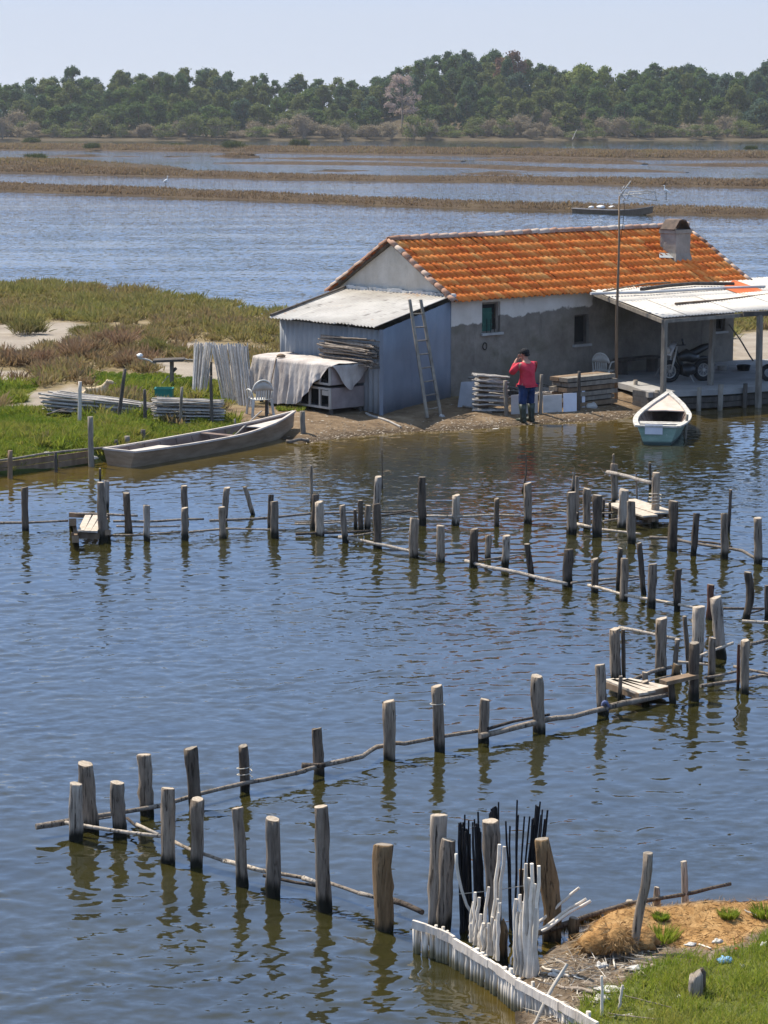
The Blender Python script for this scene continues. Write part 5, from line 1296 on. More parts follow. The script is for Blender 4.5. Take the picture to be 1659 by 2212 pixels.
# shore litter too small and many to count
n = 2600; tx = rng.uniform(660, 1420, n); ty = np.interp(tx, [660, 755, 987, 1155, 1323, 1420], [955, 943, 929, 914, 907, 893]) - np.abs(rng.normal(0, 9, n)) + 2
pts = np.array([P(a, b, .05) for a, b in zip(tx, ty)]); pts[:, 2] = h_point(pts[:, :2]) + .005
v, f = [], []
for i, p in enumerate(pts):
    s = rng.uniform(.008, .03); a = rng.uniform(0, 6.28); d = np.array([math.cos(a), math.sin(a), 0]) * s * rng.uniform(.7, 2.2); e = np.array([-math.sin(a), math.cos(a), 0]) * s * .7; u = UPV * s * rng.uniform(.3, .9)
    k = len(v); v += [p - d - e * .6, p + d - e, p + e * 1.2, p + u + d * .2]; f += [(k, k + 1, k + 3), (k + 1, k + 2, k + 3), (k + 2, k, k + 3)]
PEB = leaf_mat('shore_litter', [(0, (.07, .05, .033)), (.5, (.17, .13, .09)), (1, (.40, .36, .30))], 0)
meta(np_mesh('shore_pebbles', np.array(v), np.array(f), PEB, {'tint': np.repeat(rng.uniform(0, 1, n), 4)}), 'pebbles and broken reed along the beach', 'pebbles', kind='stuff')

# ---- mast with aerial
mb0 = D(1331, 852, 60.3); mb0[2] = .3; mt = D(1338, 424, 60.3)
mast = thing('aerial_mast', 'thin tall wooden mast with a television aerial in front of the roof', 'mast', mb0)
obj('pole', MB().tube([mb0 - UPV * .2, mb0 * .6 + mt * .4 + np.array([-.02, 0, 0]), mb0 * .3 + mt * .7 + np.array([.01, 0, 0]), mt], [.045, .038, .03, .02], 8, wob=.15), WOOD_BROWN, mast)
ALU = noise_mat('dull_aluminium', [(.3, (.30, .27, .23)), (.7, (.42, .39, .34))], (8, 8, 8), 4, .5, .4)
q = at(60.3); ae = MB()
def aq(x, y, dy=0): p = q(*Z2(x, y)); p[1] += dy; return p
for a, b in (((738, 128), (965, 108)), ((800, 104), (962, 100)), ((800, 128), (966, 160)), ((962, 100), (968, 160)), ((735, 110), (775, 150)), ((735, 150), (812, 36)), ((742, 140), (790, 60)), ((748, 100), (770, 66)), ((800, 104), (790, 150)), ((760, 150), (800, 160)), ((745, 128), (806, 40))):
    ae.tube([aq(*a), aq(*b)], .010, 5)
for x in (830, 870, 910, 950): ae.tube([aq(x, 118 - (x - 800) * .04, -.22), aq(x, 118 - (x - 800) * .04, .22)], .008, 4)
obj('aerial', ae, ALU, mast); obj('cable', MB().tube([aq(765, 150), aq(770, 200), aq(762, 300), aq(742, 420)], .007, 4), DARKIN, mast)

# ---- under the awning: motorbike, bench, bits
BLACKP = noise_mat('black_paint', [(.3, (.008, .009, .010)), (.7, (.02, .022, .022))], (3, 3, 3), 3, .35, .5)
RUBBER = noise_mat('tyre_rubber', [(.3, (.012, .012, .012)), (.7, (.03, .03, .03))], (6, 6, 6), 3, .8, .2)
def wheel(c, ax, r, w, name, parent):
    c = np.array(c, float); ax = np.array(ax, float); e1 = np.cross(ax, UPV); e1 /= np.linalg.norm(e1); 
    def circ(rr_, n=20): return [c + (e1 * math.cos(a) + UPV * math.sin(a)) * rr_ for a in np.linspace(0, 2 * math.pi, n + 1)]
    wh = obj(name, MB().tube(circ(r - .05), w, 8), RUBBER, parent)
    rim = MB().tube(circ(r - .12), .018, 6); rim.tube([c - ax * .05, c + ax * .05], .045, 8)
    for k in range(8): a = k * math.pi / 4; rim.tube([c, c + (e1 * math.cos(a) + UPV * math.sin(a)) * (r - .12)], .01, 4)
    obj('rim', rim, ALU, wh); return wh
mq = P(1484, 824, .5); ba = np.array([.93, .37, 0]); ba /= np.linalg.norm(ba); bs_ = np.array([-ba[1], ba[0], 0])
bike = thing('motorbike', 'black motorbike with a pale fairing parked under the awning', 'motorbike', mq)
def M_(a, z, s=0): return mq + ba * a + bs_ * s + UPV * z
wheel(M_(-.52, .29), bs_, .29, .06, 'wheel', bike); wheel(M_(.48, .29), bs_, .29, .07, 'wheel', bike)
body = MB(); body.tube([M_(-.30, .62), M_(-.05, .70), M_(.15, .62), M_(.30, .60)], [.10, .17, .15, .10], 10); body.tube([M_(-.2, .32), M_(.0, .30), (M_(.2, .34))], [.14, .19, .13], 10); body.tube([M_(-.36, .85), M_(-.25, .55), M_(-.1, .35)], [.05, .07, .06], 8)
obj('frame', body, BLACKP, bike)
obj('seat', MB().tube([M_(.02, .74), M_(.2, .76), M_(.42, .86), M_(.62, .92), M_(.70, .90)], [.07, .11, .11, .08, .03], 10), BLACKP, bike)
obj('fork', MB().tube([M_(-.52, .29, .09), M_(-.42, .70, .09), M_(-.36, .95, .08)], .028, 7).tube([M_(-.52, .29, -.09), M_(-.42, .70, -.09), M_(-.36, .95, -.08)], .028, 7), ALU, bike)
obj('handlebar', MB().tube([M_(-.25, 1.0, -.34), M_(-.33, .98, -.15), M_(-.34, .97, .15), M_(-.25, 1.0, .34)], .016, 6).tube([M_(-.30, 1.02, -.3), M_(-.36, 1.16, -.34)], .03, 6), BLACKP, bike)
obj('fairing', MB().sheet([[M_(-.58, .72, s * .16), M_(-.50, .88, s * .17), M_(-.38, 1.06, s * .13)] for s in (-1, -.5, 0, .5, 1)], .012), TUBE_WHITE, bike)
obj('headlight', MB().lathe(M_(-.56, .84), [(.02, -.06), (.09, 0), (.08, .05), (.02, .06)], 12, rot=Vector(-ba).to_track_quat('Z', 'Y').to_matrix()), ALU, bike)
obj('mudguard', MB().tube([M_(.48 + .33 * math.cos(a), .29 + .33 * math.sin(a)) for a in np.linspace(.3, 2.2, 8)], .05, 6), BLACKP, bike)
obj('kickstand', MB().tube([M_(0, .25, -.1), M_(.05, .01, -.28)], .014, 5), ALU, bike)
bn = W3(6.3, -.55, .5)
bench = thing('plank_bench', 'dark plank bench against the wall in the awning shade', 'bench', bn)
obj('seat', MB().beam(W3(5.7, -.5, .90), W3(7.2, -.5, .90), .4, .06), WOOD_DARK, bench)
for x in (5.85, 7.05): obj('leg', MB().beam(W3(x, -.5, .45), W3(x, -.5, .87), .3, .08), WOOD_DARK, bench)
pole('paddle', P(1413, 812, .5), D(1431, 789, P(1413, 812, .5)[1] + .2), .02, 'silver', 'pale paddle leaning behind the awning post', 'paddle')
pole('leaning_pole', W3(11.3, -.55, .45), W3(10.75, -.04, 1.55), .022, 'brown', 'thin pole leaning on the right corner of the house', 'pole')
tubp = P(1606, 800, .5); meta(obj('wash_tub', MB().lathe(tubp, [(.16, 0), (.20, .15), (.215, .155), (.19, .15), (.15, .03), (.02, .03)], 18), BLACKP, loc=tubp), 'small dark tub at the back of the quay', 'tub')
ty_ = P(1662, 822, .5); tyre = MB().tube([ty_ + UPV * .14 + np.array([.20 * math.cos(a), .20 * math.sin(a) * .5, .17 * math.sin(a)]) + UPV * .06 for a in np.linspace(0, 2 * math.pi, 21)], .065, 8); meta(obj('old_tyre', tyre, RUBBER, loc=ty_), 'black tyre leaning at the right edge of the quay', 'tyre')
pt = P(1560, 800, .5); meta(obj('cooking_pot', MB().lathe(pt, [(.08, 0), (.13, .02), (.14, .14), (.15, .145), (.13, .14), (.12, .03), (.01, .03)], 14), ALU, loc=pt), 'dull metal pot on the quay below the small window', 'pot')

# ---- boats
def boat(name, label, loc, rotz, L, beam, depth, sheer, stern_w, wood, inner, rim, thick=.04, rim_w=.09, bow_rise=.18, flat=.72, extras=None, bow_p=1.9):
    """long axis +X towards the bow; z=0 is the waterline"""
    r = thing(name, label, 'boat', loc, rotz)
    n = 22; st_ = []
    for i in range(n + 1):
        u = i / n; x = -L / 2 + L * u
        w = beam / 2 * (stern_w + (1 - stern_w) * math.sin(min(u / .45, 1) * math.pi / 2)) * (1 if u < .5 else max(.03, 1 - ((u - .5) / .5) ** bow_p))
        top = depth + sheer * (2 * u - .8) ** 2 * .5 + bow_rise * max(0, (u - .55) / .45) ** 2
        bot = -.14 + (.14 + depth * .55) * max(0, (u - .72) / .28) ** 2 + .05 * max(0, (.2 - u) / .2)
        st_.append((x + (.22 * (depth + .1) * max(0, u - .7) / .3), w, top, bot))
    def sect(x, w, top, bot, ins=0.0, lift=0.0):
        w2 = max(.012, w - ins); fl = w2 * flat; out = []
        for y, z in ((-w2, top), (-(w2 * .45 + fl * .55), bot + (top - bot) * .5 + lift), (-fl, bot + lift + .03), (0, bot + lift), (fl, bot + lift + .03), (w2 * .45 + fl * .55, bot + (top - bot) * .5 + lift), (w2, top)): out.append((x + (top - z) * -0 + (z - bot) * .12 * (x > L * .3), y, z))
        return out
    hull = MB(); hull.grid([sect(*s) for s in st_], 0, False)
    a = sect(*st_[0]); hull.add(a, [tuple(range(7))])
    obj('hull', hull, wood, r, world=False)
    ins = MB(); g2 = [sect(s[0] + (.03 if i == 0 else 0), s[1], s[2] - .004, s[3], thick, .05) for i, s in enumerate(st_)]; ins.grid([list(reversed(q)) for q in g2], 0, False); ins.add(g2[0], [tuple(reversed(range(7)))])
    obj('inside', ins, inner, r, world=False)
    rm = MB()
    for sgn in (0, 6):
        for i in range(n):
            p, q2 = Vector(sect(*st_[i])[sgn]), Vector(sect(*st_[i + 1])[sgn]); rm.beam(p + Vector((0, 0, .012)), q2 + Vector((0, 0, .012)) + (q2 - p) * .02, rim_w, .04)
    p, q2 = Vector(sect(*st_[0])[0]), Vector(sect(*st_[0])[6]); rm.beam(p + Vector((.02, 0, .012)), q2 + Vector((.02, 0, .012)), rim_w, .04)
    obj('gunwale', rm, rim, r, world=False)
    def deck(u0, u1, drop, nm, mat, k=6):
        rows = []
        for j in range(k + 1):
            u = u0 + (u1 - u0) * j / k; f = u * n; i = min(int(f), n - 1); t = f - i; s = [st_[i][m] * (1 - t) + st_[i + 1][m] * t for m in range(4)]
            xx = s[0] + (s[2] - s[3]) * .12 * (s[0] > L * .3); ww = s[1] - thick - drop * .35 - .01; rows.append([(xx, -ww, s[2] - drop), (xx, 0, s[2] - drop + .015), (xx, ww, s[2] - drop)])
        mb = MB().sheet(rows, .025, smooth=False); obj(nm, mb, mat, r, world=False)
    for i in range(3, n - 4, 2):
        ribs = MB()
        s = st_[i]; q = sect(s[0], s[1], s[2] - .03, s[3], thick + .012, .06)
        for j in range(6): ribs.beam(q[j], q[j + 1], .04, .03)
        obj('rib', ribs, inner, r, world=False)
    if extras: extras(r, deck, st_)
    return r
BOATWOOD = noise_mat('grey_boat_planks', [(.25, (.14, .092, .052)), (.5, (.24, .168, .105)), (.75, (.36, .275, .19))], (1.2, 1.2, 6), 8, .85, .2, .008)
BOATIN = noise_mat('brown_boat_inside', [(.3, (.11, .075, .06)), (.7, (.22, .165, .135))], (2, 2, 4), 7, .9, .15)
BOATDECK = noise_mat('pale_boat_deck', [(.3, (.34, .29, .25)), (.7, (.50, .45, .40))], (1.5, 6, 3), 7, .85, .2)
sb, bb_ = P(257, 1008), P(628, 940); mid = (sb + bb_) / 2; dv = bb_ - sb
def grey_extras(r, deck, st_):
    deck(.03, .30, .09, 'stern_deck', BOATDECK); deck(.78, .97, .05, 'bow_deck', BOATDECK)
    obj('thwart', MB().box((.4, 0, .30), (.20, 1.0, .035)), BOATIN, r, world=False)
gb = boat('wooden_boat', 'long grey wooden punt moored along the left bank', (mid[0], mid[1], 0), math.atan2(dv[1], dv[0]), float(np.linalg.norm(dv)), 1.08, .31, .09, .80, BOATWOOD, BOATIN, BOATDECK, extras=grey_extras, bow_rise=.16, rim_w=.06)
bx_ = dv / np.linalg.norm(dv); by_ = np.array([-bx_[1], bx_[0], 0]); p0, p1 = sb + dv * .60 + np.array([0, 0, .10]), sb + dv * .95 + by_ * .62 + np.array([0, 0, .56])
o = pole('boat_pole', p0, p1, .022, 'silver', 'pale punting pole lying in the long grey boat', 'pole')
GREENP, nt, bs = new_mat('worn_green_boat_paint')
zz_ = world_z(nt); c = ramp(nt, noise_out(nt, (2, 2, 7), 7, .65), [(.3, (.12, .195, .15)), (.55, (.19, .275, .215)), (.75, (.31, .365, .295))])
c = mix(nt, maprange(nt, noise_out(nt, (5, 5, 9), 6, .7, offset=3), .60, .72), c, (.44, .43, .38))
nt.links.new(mix(nt, maprange(nt, zz_, .04, .10, 1, 0), c, (.03, .05, .04)), bs.inputs['Base Color']); bs.inputs['Roughness'].default_value = .7
WHITEP = noise_mat('worn_white_paint', [(.3, (.26, .24, .205)), (.6, (.46, .435, .39))], (11, 11, 11), 7, .85, .15)
PINKDECK = noise_mat('pinkish_deck', [(.3, (.40, .31, .25)), (.7, (.54, .44, .37))], (4, 4, 4), 5, .8, .2)
gs, gbow = P(1441, 950), P(1437, 889)
def green_extras(r, deck, st_):
    deck(.72, .985, .01, 'bow_deck', PINKDECK)
    x = st_[7][0]; obj('thwart', MB().box((x - .05, 0, st_[7][2] - .06), (.20, st_[7][1] * 1.9, .035)).box((x + .19, 0, st_[7][2] - .06), (.16, st_[7][1] * 1.9, .035)), WHITEP, r, world=False)
    obj('transom_board', MB().box((st_[0][0] - .012, .08, st_[0][2] - .06), (.03, .40, .22)), BOARDW, r, world=False)
dv = gbow - gs
boat('rowing_boat', 'green rowing boat with white gunwale floating by the quay', ((gs[0] + gbow[0]) / 2 - .26, (gs[1] + gbow[1]) / 2 - 1.5, 0), math.atan2(dv[1], dv[0]) - R(4), 4.0, 1.22, .38, .10, .74, GREENP, BOATIN, WHITEP, rim_w=.12, bow_rise=.26, flat=.62, extras=green_extras, bow_p=2.2)
fs, fb = P(1240, 458), P(1408, 464); dv = fb - fs
def far_extras(r, deck, st_): deck(.84, .97, .03, 'bow_deck', BOATDECK)
boat('wooden_boat', 'dark wooden punt with white sacks moored far across the lagoon', ((fs[0] + fb[0]) / 2, (fs[1] + fb[1]) / 2 + .1, 0), math.atan2(dv[1], dv[0]), float(np.linalg.norm(dv)), 1.0, .25, .10, .6, old_wood('dark_boat_planks', (.10, .075, .055), (.20, .155, .115)), BOATIN, BOATDECK, extras=far_extras, bow_rise=.30)
for k, (x, s) in enumerate(((1278, .22), (1298, .32), (1322, .26))):
    p = D(x, 441, fs[1] + .1); p[2] = .34; lump(p, s, s * .8, s * .55, BAG, 'white_sack', ('small white sack at the stern of the far punt', 'largest white sack in the middle of the far punt', 'white sack nearest the mast in the far punt')[k], 'sack', k, 'white sacks in the far punt')

# ---- skinned figures
def skin_obj(name, joints, edges, mat, parent=None, sub=2, root=0, loc=None, smooth=True):
    me = bpy.data.meshes.new(name); o = bpy.data.objects.new(name, me)
    L = Vector([float(q) for q in loc]) if loc is not None else Vector((0, 0, 0))
    me.from_pydata([tuple(Vector([float(c) for c in j[:3]])) for j in joints], edges, []); me.update()
    COL.objects.link(o)
    md = o.modifiers.new('skin', 'SKIN'); md.use_smooth_shade = True; md.branch_smoothing = .4
    sv = me.skin_vertices[0].data
    for i, j in enumerate(joints): rx = j[3]; ry = j[4] if len(j) > 4 else j[3]; sv[i].radius = (rx, ry); sv[i].use_root = (i == root)
    s2 = o.modifiers.new('sub', 'SUBSURF'); s2.levels = sub; s2.render_levels = sub
    dg = bpy.context.evaluated_depsgraph_get(); dg.update()
    me2 = bpy.data.meshes.new_from_object(o.evaluated_get(dg)); o.modifiers.clear(); o.data = me2
    me2.materials.clear(); me2.materials.append(mat)
    if parent is not None: o.parent = parent
    return o
SKIN = noise_mat('tanned_skin', [(.3, (.34, .17, .11)), (.7, (.42, .23, .155))], (9, 9, 9), 3, .6, .3)
JACKET = noise_mat('red_jacket', [(.3, (.40, .022, .04)), (.7, (.56, .05, .075))], (7, 7, 7), 5, .8, .2, .012, (10, 10, 14), space='object')
TROUSER = noise_mat('navy_trousers', [(.3, (.010, .022, .065)), (.7, (.022, .045, .12))], (8, 8, 8), 5, .85, .15, .012, (9, 9, 6), space='object')
BOOT = noise_mat('dark_green_boots', [(.3, (.012, .018, .012)), (.7, (.035, .045, .028))], (7, 7, 7), 3, .45, .4)
CAP = noise_mat('dark_cap', [(.3, (.012, .012, .014)), (.7, (.03, .03, .03))], (9, 9, 9), 3, .9, .1)
pf_ = G(1138, 912); pf_[2] = max(pf_[2], .02)
person = thing('person', 'person in red jacket, navy trousers and rubber boots standing at the water edge', 'person', pf_, 0.0)
# local frame: the person looks to -X (left in the photo) and a little away; y is depth
J = [(0, 0, .92, .13, .11), (-.01, 0, 1.08, .125, .11), (-.02, 0, 1.27, .15, .125), (-.03, 0, 1.40, .10, .09), (-.06, 0, 1.475, .052), (-.085, 0, 1.545, .062, .058), (-.10, 0, 1.63, .085, .072), (-.09, 0, 1.70, .072, .064),
     (.0, -.10, .86, .085), (-.01, -.115, .48, .058), (.03, -.12, .10, .042), (-.10, -.13, .04, .036),
     (.0, .10, .86, .085), (-.03, .115, .48, .058), (.02, .12, .10, .042), (-.11, .13, .04, .036),
     (-.03, -.19, 1.37, .062), (-.20, -.25, 1.16, .046), (-.235, -.11, 1.44, .034), (-.225, -.06, 1.50, .026, .035),
     (-.03, .19, 1.37, .062), (-.22, .24, 1.17, .046), (-.245, .10, 1.43, .034), (-.235, .05, 1.49, .026, .035),
     (-.172, 0, 1.585, .014), (-.155, 0, 1.535, .03)]
Eg = [(0, 1), (1, 2), (2, 3), (3, 4), (4, 5), (5, 6), (6, 7), (0, 8), (8, 9), (9, 10), (10, 11), (0, 12), (12, 13), (13, 14), (14, 15), (3, 16), (16, 17), (17, 18), (18, 19), (3, 20), (20, 21), (21, 22), (22, 23)]
# fingers closed round the phone, thumb on the near side
def fingers(wr, tip_dir, side):
    out = []; 
    for k in range(4):
        b = Vector(wr) + Vector((-.01 + .0, side * (.012 - .008 * k) , .012 + .018 * k)); l = (.058, .068, .064, .05)[k]
        out.append([b, b + Vector((-.012, -side * l * .5, .012)), b + Vector((.006, -side * l * .92, .010))])
    b = Vector(wr) + Vector((.02, 0, -.005)); out.append([b, b + Vector((.022, -side * .025, .018)), b + Vector((.018, -side * .05, .028))])
    return out
body = skin_obj('body', J[:24], Eg, SKIN, person, 2, 0)
hd = MB()
for side, wr in ((-1, (-.225, -.06, 1.50)), (1, (-.235, .05, 1.49))):
    for ch in fingers(wr, None, side): hd.tube(ch, [.0095, .009, .0075], 6)
hd.tube([(-.155, 0, 1.60), (-.192, 0, 1.578), (-.165, 0, 1.570)], [.012, .017, .014], 7)          # nose
for s in (-1, 1):
    hd.tube([(-.088, s * .070, 1.585), (-.075, s * .084, 1.612), (-.085, s * .078, 1.645)], [.010, .017, .009], 6)   # ears
obj('hands_and_face', hd, SKIN, person, world=False)
ey = MB()
for s in (-1, 1): ey.lathe((-.168, s * .03, 1.625), [(.003, -.008), (.011, 0), (.003, .008)], 8)
obj('eyes', ey, BOOT, person, world=False)
obj('mouth', MB().tube([(-.163, -.022, 1.535), (-.172, 0, 1.537), (-.163, .022, 1.535)], .006, 5), noise_mat('lips', [(0, (.28, .1, .08)), (1, (.32, .12, .1))]), person, world=False)
JJ = [(0, 0, .90, .19, .16), (-.0, 0, 1.02, .185, .155), (-.0, 0, 1.20, .20, .17), (-.02, 0, 1.34, .165, .14), (-.045, 0, 1.43, .095, .09), (-.04, -.20, 1.36, .095), (-.13, -.27, 1.24, .085), (-.205, -.255, 1.155, .075), (-.225, -.17, 1.31, .060), (-.232, -.125, 1.41, .050),
      (-.04, .20, 1.36, .095), (-.14, .27, 1.24, .085), (-.225, .245, 1.165, .075), (-.24, .165, 1.31, .060), (-.245, .115, 1.40, .050)]
skin_obj('jacket', JJ, [(0, 1), (1, 2), (2, 3), (3, 4), (3, 5), (5, 6), (6, 7), (7, 8), (8, 9), (3, 10), (10, 11), (11, 12), (12, 13), (13, 14)], JACKET, person, 2, 1)
TT = [(0, 0, .96, .165, .145), (.0, -.09, .84, .115), (-.01, -.11, .62, .098), (-.01, -.118, .40, .088), (.0, .09, .84, .115), (-.025, .115, .62, .098), (-.03, .12, .40, .088)]
skin_obj('trousers', TT, [(0, 1), (1, 2), (2, 3), (0, 4), (4, 5), (5, 6)], TROUSER, person, 2, 0)
for s in (-1, 1):
    bt2 = MB(); y = s * .12; x = .0 if s < 0 else -.01
    bt2.tube([(x, y, .44), (x + .01, y, .30), (x + .02, y, .14), (x + .02, y, .06)], [.088, .075, .064, .066], 10); bt2.tube([(x + .085, y, .05), (x + .02, y, .06), (x - .08, y, .055), (x - .175, y, .04), (x - .20, y, .035)], [.045, .062, .056, .048, .02], 9)
    obj('boot', bt2, BOOT, person, world=False)
obj('cap', MB().lathe((-.085, 0, 1.655), [(.094, -.045), (.100, 0), (.092, .045), (.06, .082), (.008, .092)], 14).sheet([[(-.16, y, 1.665 - y * y * 3), (-.245 + y * y * 6, y, 1.65 - y * y * 3)] for y in (-.07, -.035, 0, .035, .07)], .012), CAP, person, world=False)
obj('hair', MB().tube([(-.02, -.05, 1.60), (-.01, 0, 1.59), (-.02, .05, 1.60)], .035, 7), CAP, person, world=False)
ph = pf_ + np.array([-.245, 0, 1.52]); 
meta(obj('phone', MB().box(ph, (.012, .075, .14), Matrix.Rotation(.15, 3, 'Y')), BLACKP, loc=ph), 'small black phone held in both hands of the person', 'phone')
person.rotation_euler = (0, 0, R(-52)); person.scale = (1.16, 1.16, 1.03)

# dog lying behind the low pole pile, head raised to the right
DOGFUR = noise_mat('cream_fur', [(.3, (.36, .27, .16)), (.7, (.50, .41, .28))], (12, 12, 12), 5, .95, .1, .01)
dgp = G(208, 862); 
dog = thing('dog', 'cream dog lying behind the low pole pile, head raised', 'dog', dgp)
DJ = [(-.30, 0, .16, .13), (-.10, .0, .18, .145), (.12, 0, .19, .15), (.24, -.01, .30, .095), (.29, -.02, .42, .08), (.36, -.03, .44, .065), (.46, -.04, .405, .036), (.30, -.12, .06, .045), (.48, -.13, .04, .035), (.28, .10, .06, .045), (.46, .10, .04, .035), (-.30, -.15, .10, .085), (-.12, -.2, .05, .04), (-.46, .05, .06, .035), (-.60, .0, .04, .025)]
skin_obj('body', DJ, [(0, 1), (1, 2), (2, 3), (3, 4), (4, 5), (5, 6), (2, 7), (7, 8), (2, 9), (9, 10), (0, 11), (11, 12), (0, 13), (13, 14)], DOGFUR, dog, 2, 1)
er = MB()
for s in (-1, 1): er.tube([(.29, s * .06 - .02, .49), (.28, s * .095 - .02, .45), (.30, s * .10 - .02, .38)], [.02, .035, .012], 6)
obj('ear', er, DOGFUR, dog, world=False)
obj('nose', MB().lathe((.495, -.045, .40), [(.004, -.014), (.017, 0), (.004, .014)], 8).lathe((.395, -.085, .465), [(.003, -.008), (.010, 0), (.003, .008)], 8), BLACKP, dog, world=False)
# white egrets
WHITEF = noise_mat('white_feathers', [(.3, (.72, .72, .70)), (.7, (.80, .80, .78))], (9, 9, 9), 3, .9, .1)
def egret(px, py, Yoff, label, fl=1):
    b = P(px, py); b[1] += Yoff; b[2] = .75
    e = thing('egret', label, 'bird', b, 0 if fl > 0 else math.pi, 'egrets on the nearest embankment')
    skin_obj('body', [(-.24, 0, .34, .03), (-.12, 0, .42, .10), (.06, 0, .50, .11), (.15, 0, .60, .055), (.16, 0, .74, .035), (.11, 0, .84, .03), (.18, 0, .90, .04), (.27, 0, .885, .016)], [(i, i + 1) for i in range(7)], WHITEF, e, 2, 2)
    obj('legs', MB().tube([(-.02, -.03, .42), (-.02, -.03, -.3)], .014, 5).tube([(.02, .03, .42), (.02, .03, -.3)], .014, 5), BLACKP, e, world=False)
    obj('beak', MB().tube([(.29, 0, .885), (.40, 0, .87)], [.014, .004], 5), PINKDECK, e, world=False)
egret(355, 420, 1.6, 'white egret on the embankment in the left half'); egret(1443, 446, 1.4, 'white egret on the embankment right of the aerial', -1)
db = P(1236, 306); db[2] = .6; pole('dead_branch', db, db + np.array([1.2, 0, 2.6]), .09, 'white', 'pale dead branch standing on the far shore', 'branch'); 
# ================================================================== STAKES AND RAILS IN THE WATER
Q6, Q7, Q8 = zoomer(0, 999.1, .4231), zoomer(594, 961.3, .3581), zoomer(1134, 961.3, .3164)
QH, Q2, Q3 = zoomer(1188, 1242, .2839), zoomer(54, 1539, .4232), zoomer(648, 1431, .4232)
Q4, Q5 = zoomer(810, 1701, .3255), zoomer(1134, 1809, .3164)
def stake_material(name, a, b, warm=(1, 1, 1)):
    m, nt, bs = new_mat(name)
    f = noise_out(nt, (26, 26, 2.6), 8, .7); f2 = noise_out(nt, (5, 5, 1.2), 5, .6, offset=3)
    c = ramp(nt, math_n(nt, 'ADD', math_n(nt, 'MULTIPLY', f, .6), math_n(nt, 'MULTIPLY', f2, .4)), [(.36, a), (.5, tuple((p + q) / 2 for p, q in zip(a, b))), (.63, b)])
    crack = maprange(nt, noise_out(nt, (45, 45, 1.6), 5, .75, offset=8), .56, .66)
    c = mix(nt, crack, c, (.028, .022, .017))
    oi = node(nt, 'ShaderNodeObjectInfo').outputs['Random']
    c = mix(nt, 1.0, c, ramp(nt, oi, [(0, (.72, .72, .74)), (1, (1.15, 1.10, 1.04))]), 'MULTIPLY')
    wl = math_n(nt, 'ADD', world_z(nt), math_n(nt, 'MULTIPLY', math_n(nt, 'SUBTRACT', noise_out(nt, (12, 12, 1), 5, .7, offset=2), .5), .26)); wl = math_n(nt, 'ADD', wl, math_n(nt, 'MULTIPLY', math_n(nt, 'SUBTRACT', oi, .5), .12))
    c = mix(nt, maprange(nt, wl, .05, .17, 1, 0), c, (.016, .015, .010))         # tide stain
    nt.links.new(c, bs.inputs['Base Color']); bs.inputs['Roughness'].default_value = .9; bs.inputs['Specular IOR Level'].default_value = .15
    bump(nt, bs, math_n(nt, 'SUBTRACT', f, crack), .1 * 10, .02)
    return m
STAKE = {'p': stake_material('bleached_stake_wood', (.22, .18, .142), (.48, .415, .34)), 'm': stake_material('grey_stake_wood', (.105, .082, .061), (.33, .27, .208)),
         'd': stake_material('dark_stake_wood', (.044, .034, .026), (.165, .13, .098)), 'r': stake_material('rusty_stake_wood', (.06, .028, .018), (.17, .085, .06)), 'b': stake_material('brown_stake_wood', (.085, .055, .028), (.25, .17, .095))}
CUT = noise_mat('cut_end_grain', [(.3, (.24, .19, .135)), (.7, (.44, .37, .29))], (30, 30, 30), 5, .9, .1)
CUT_D = noise_mat('weathered_end_grain', [(.3, (.13, .105, .08)), (.7, (.29, .25, .20))], (30, 30, 30), 5, .9, .1)
ROWS_P = {}
ORD = ['first', 'second', 'third', 'fourth', 'fifth', 'sixth', 'seventh', 'eighth', 'ninth', 'tenth', 'eleventh', 'twelfth', 'thirteenth', 'fourteenth', 'fifteenth', 'sixteenth', 'seventeenth', 'eighteenth', 'nineteenth', 'twentieth', 'twenty first', 'twenty second', 'twenty third', 'twenty fourth']
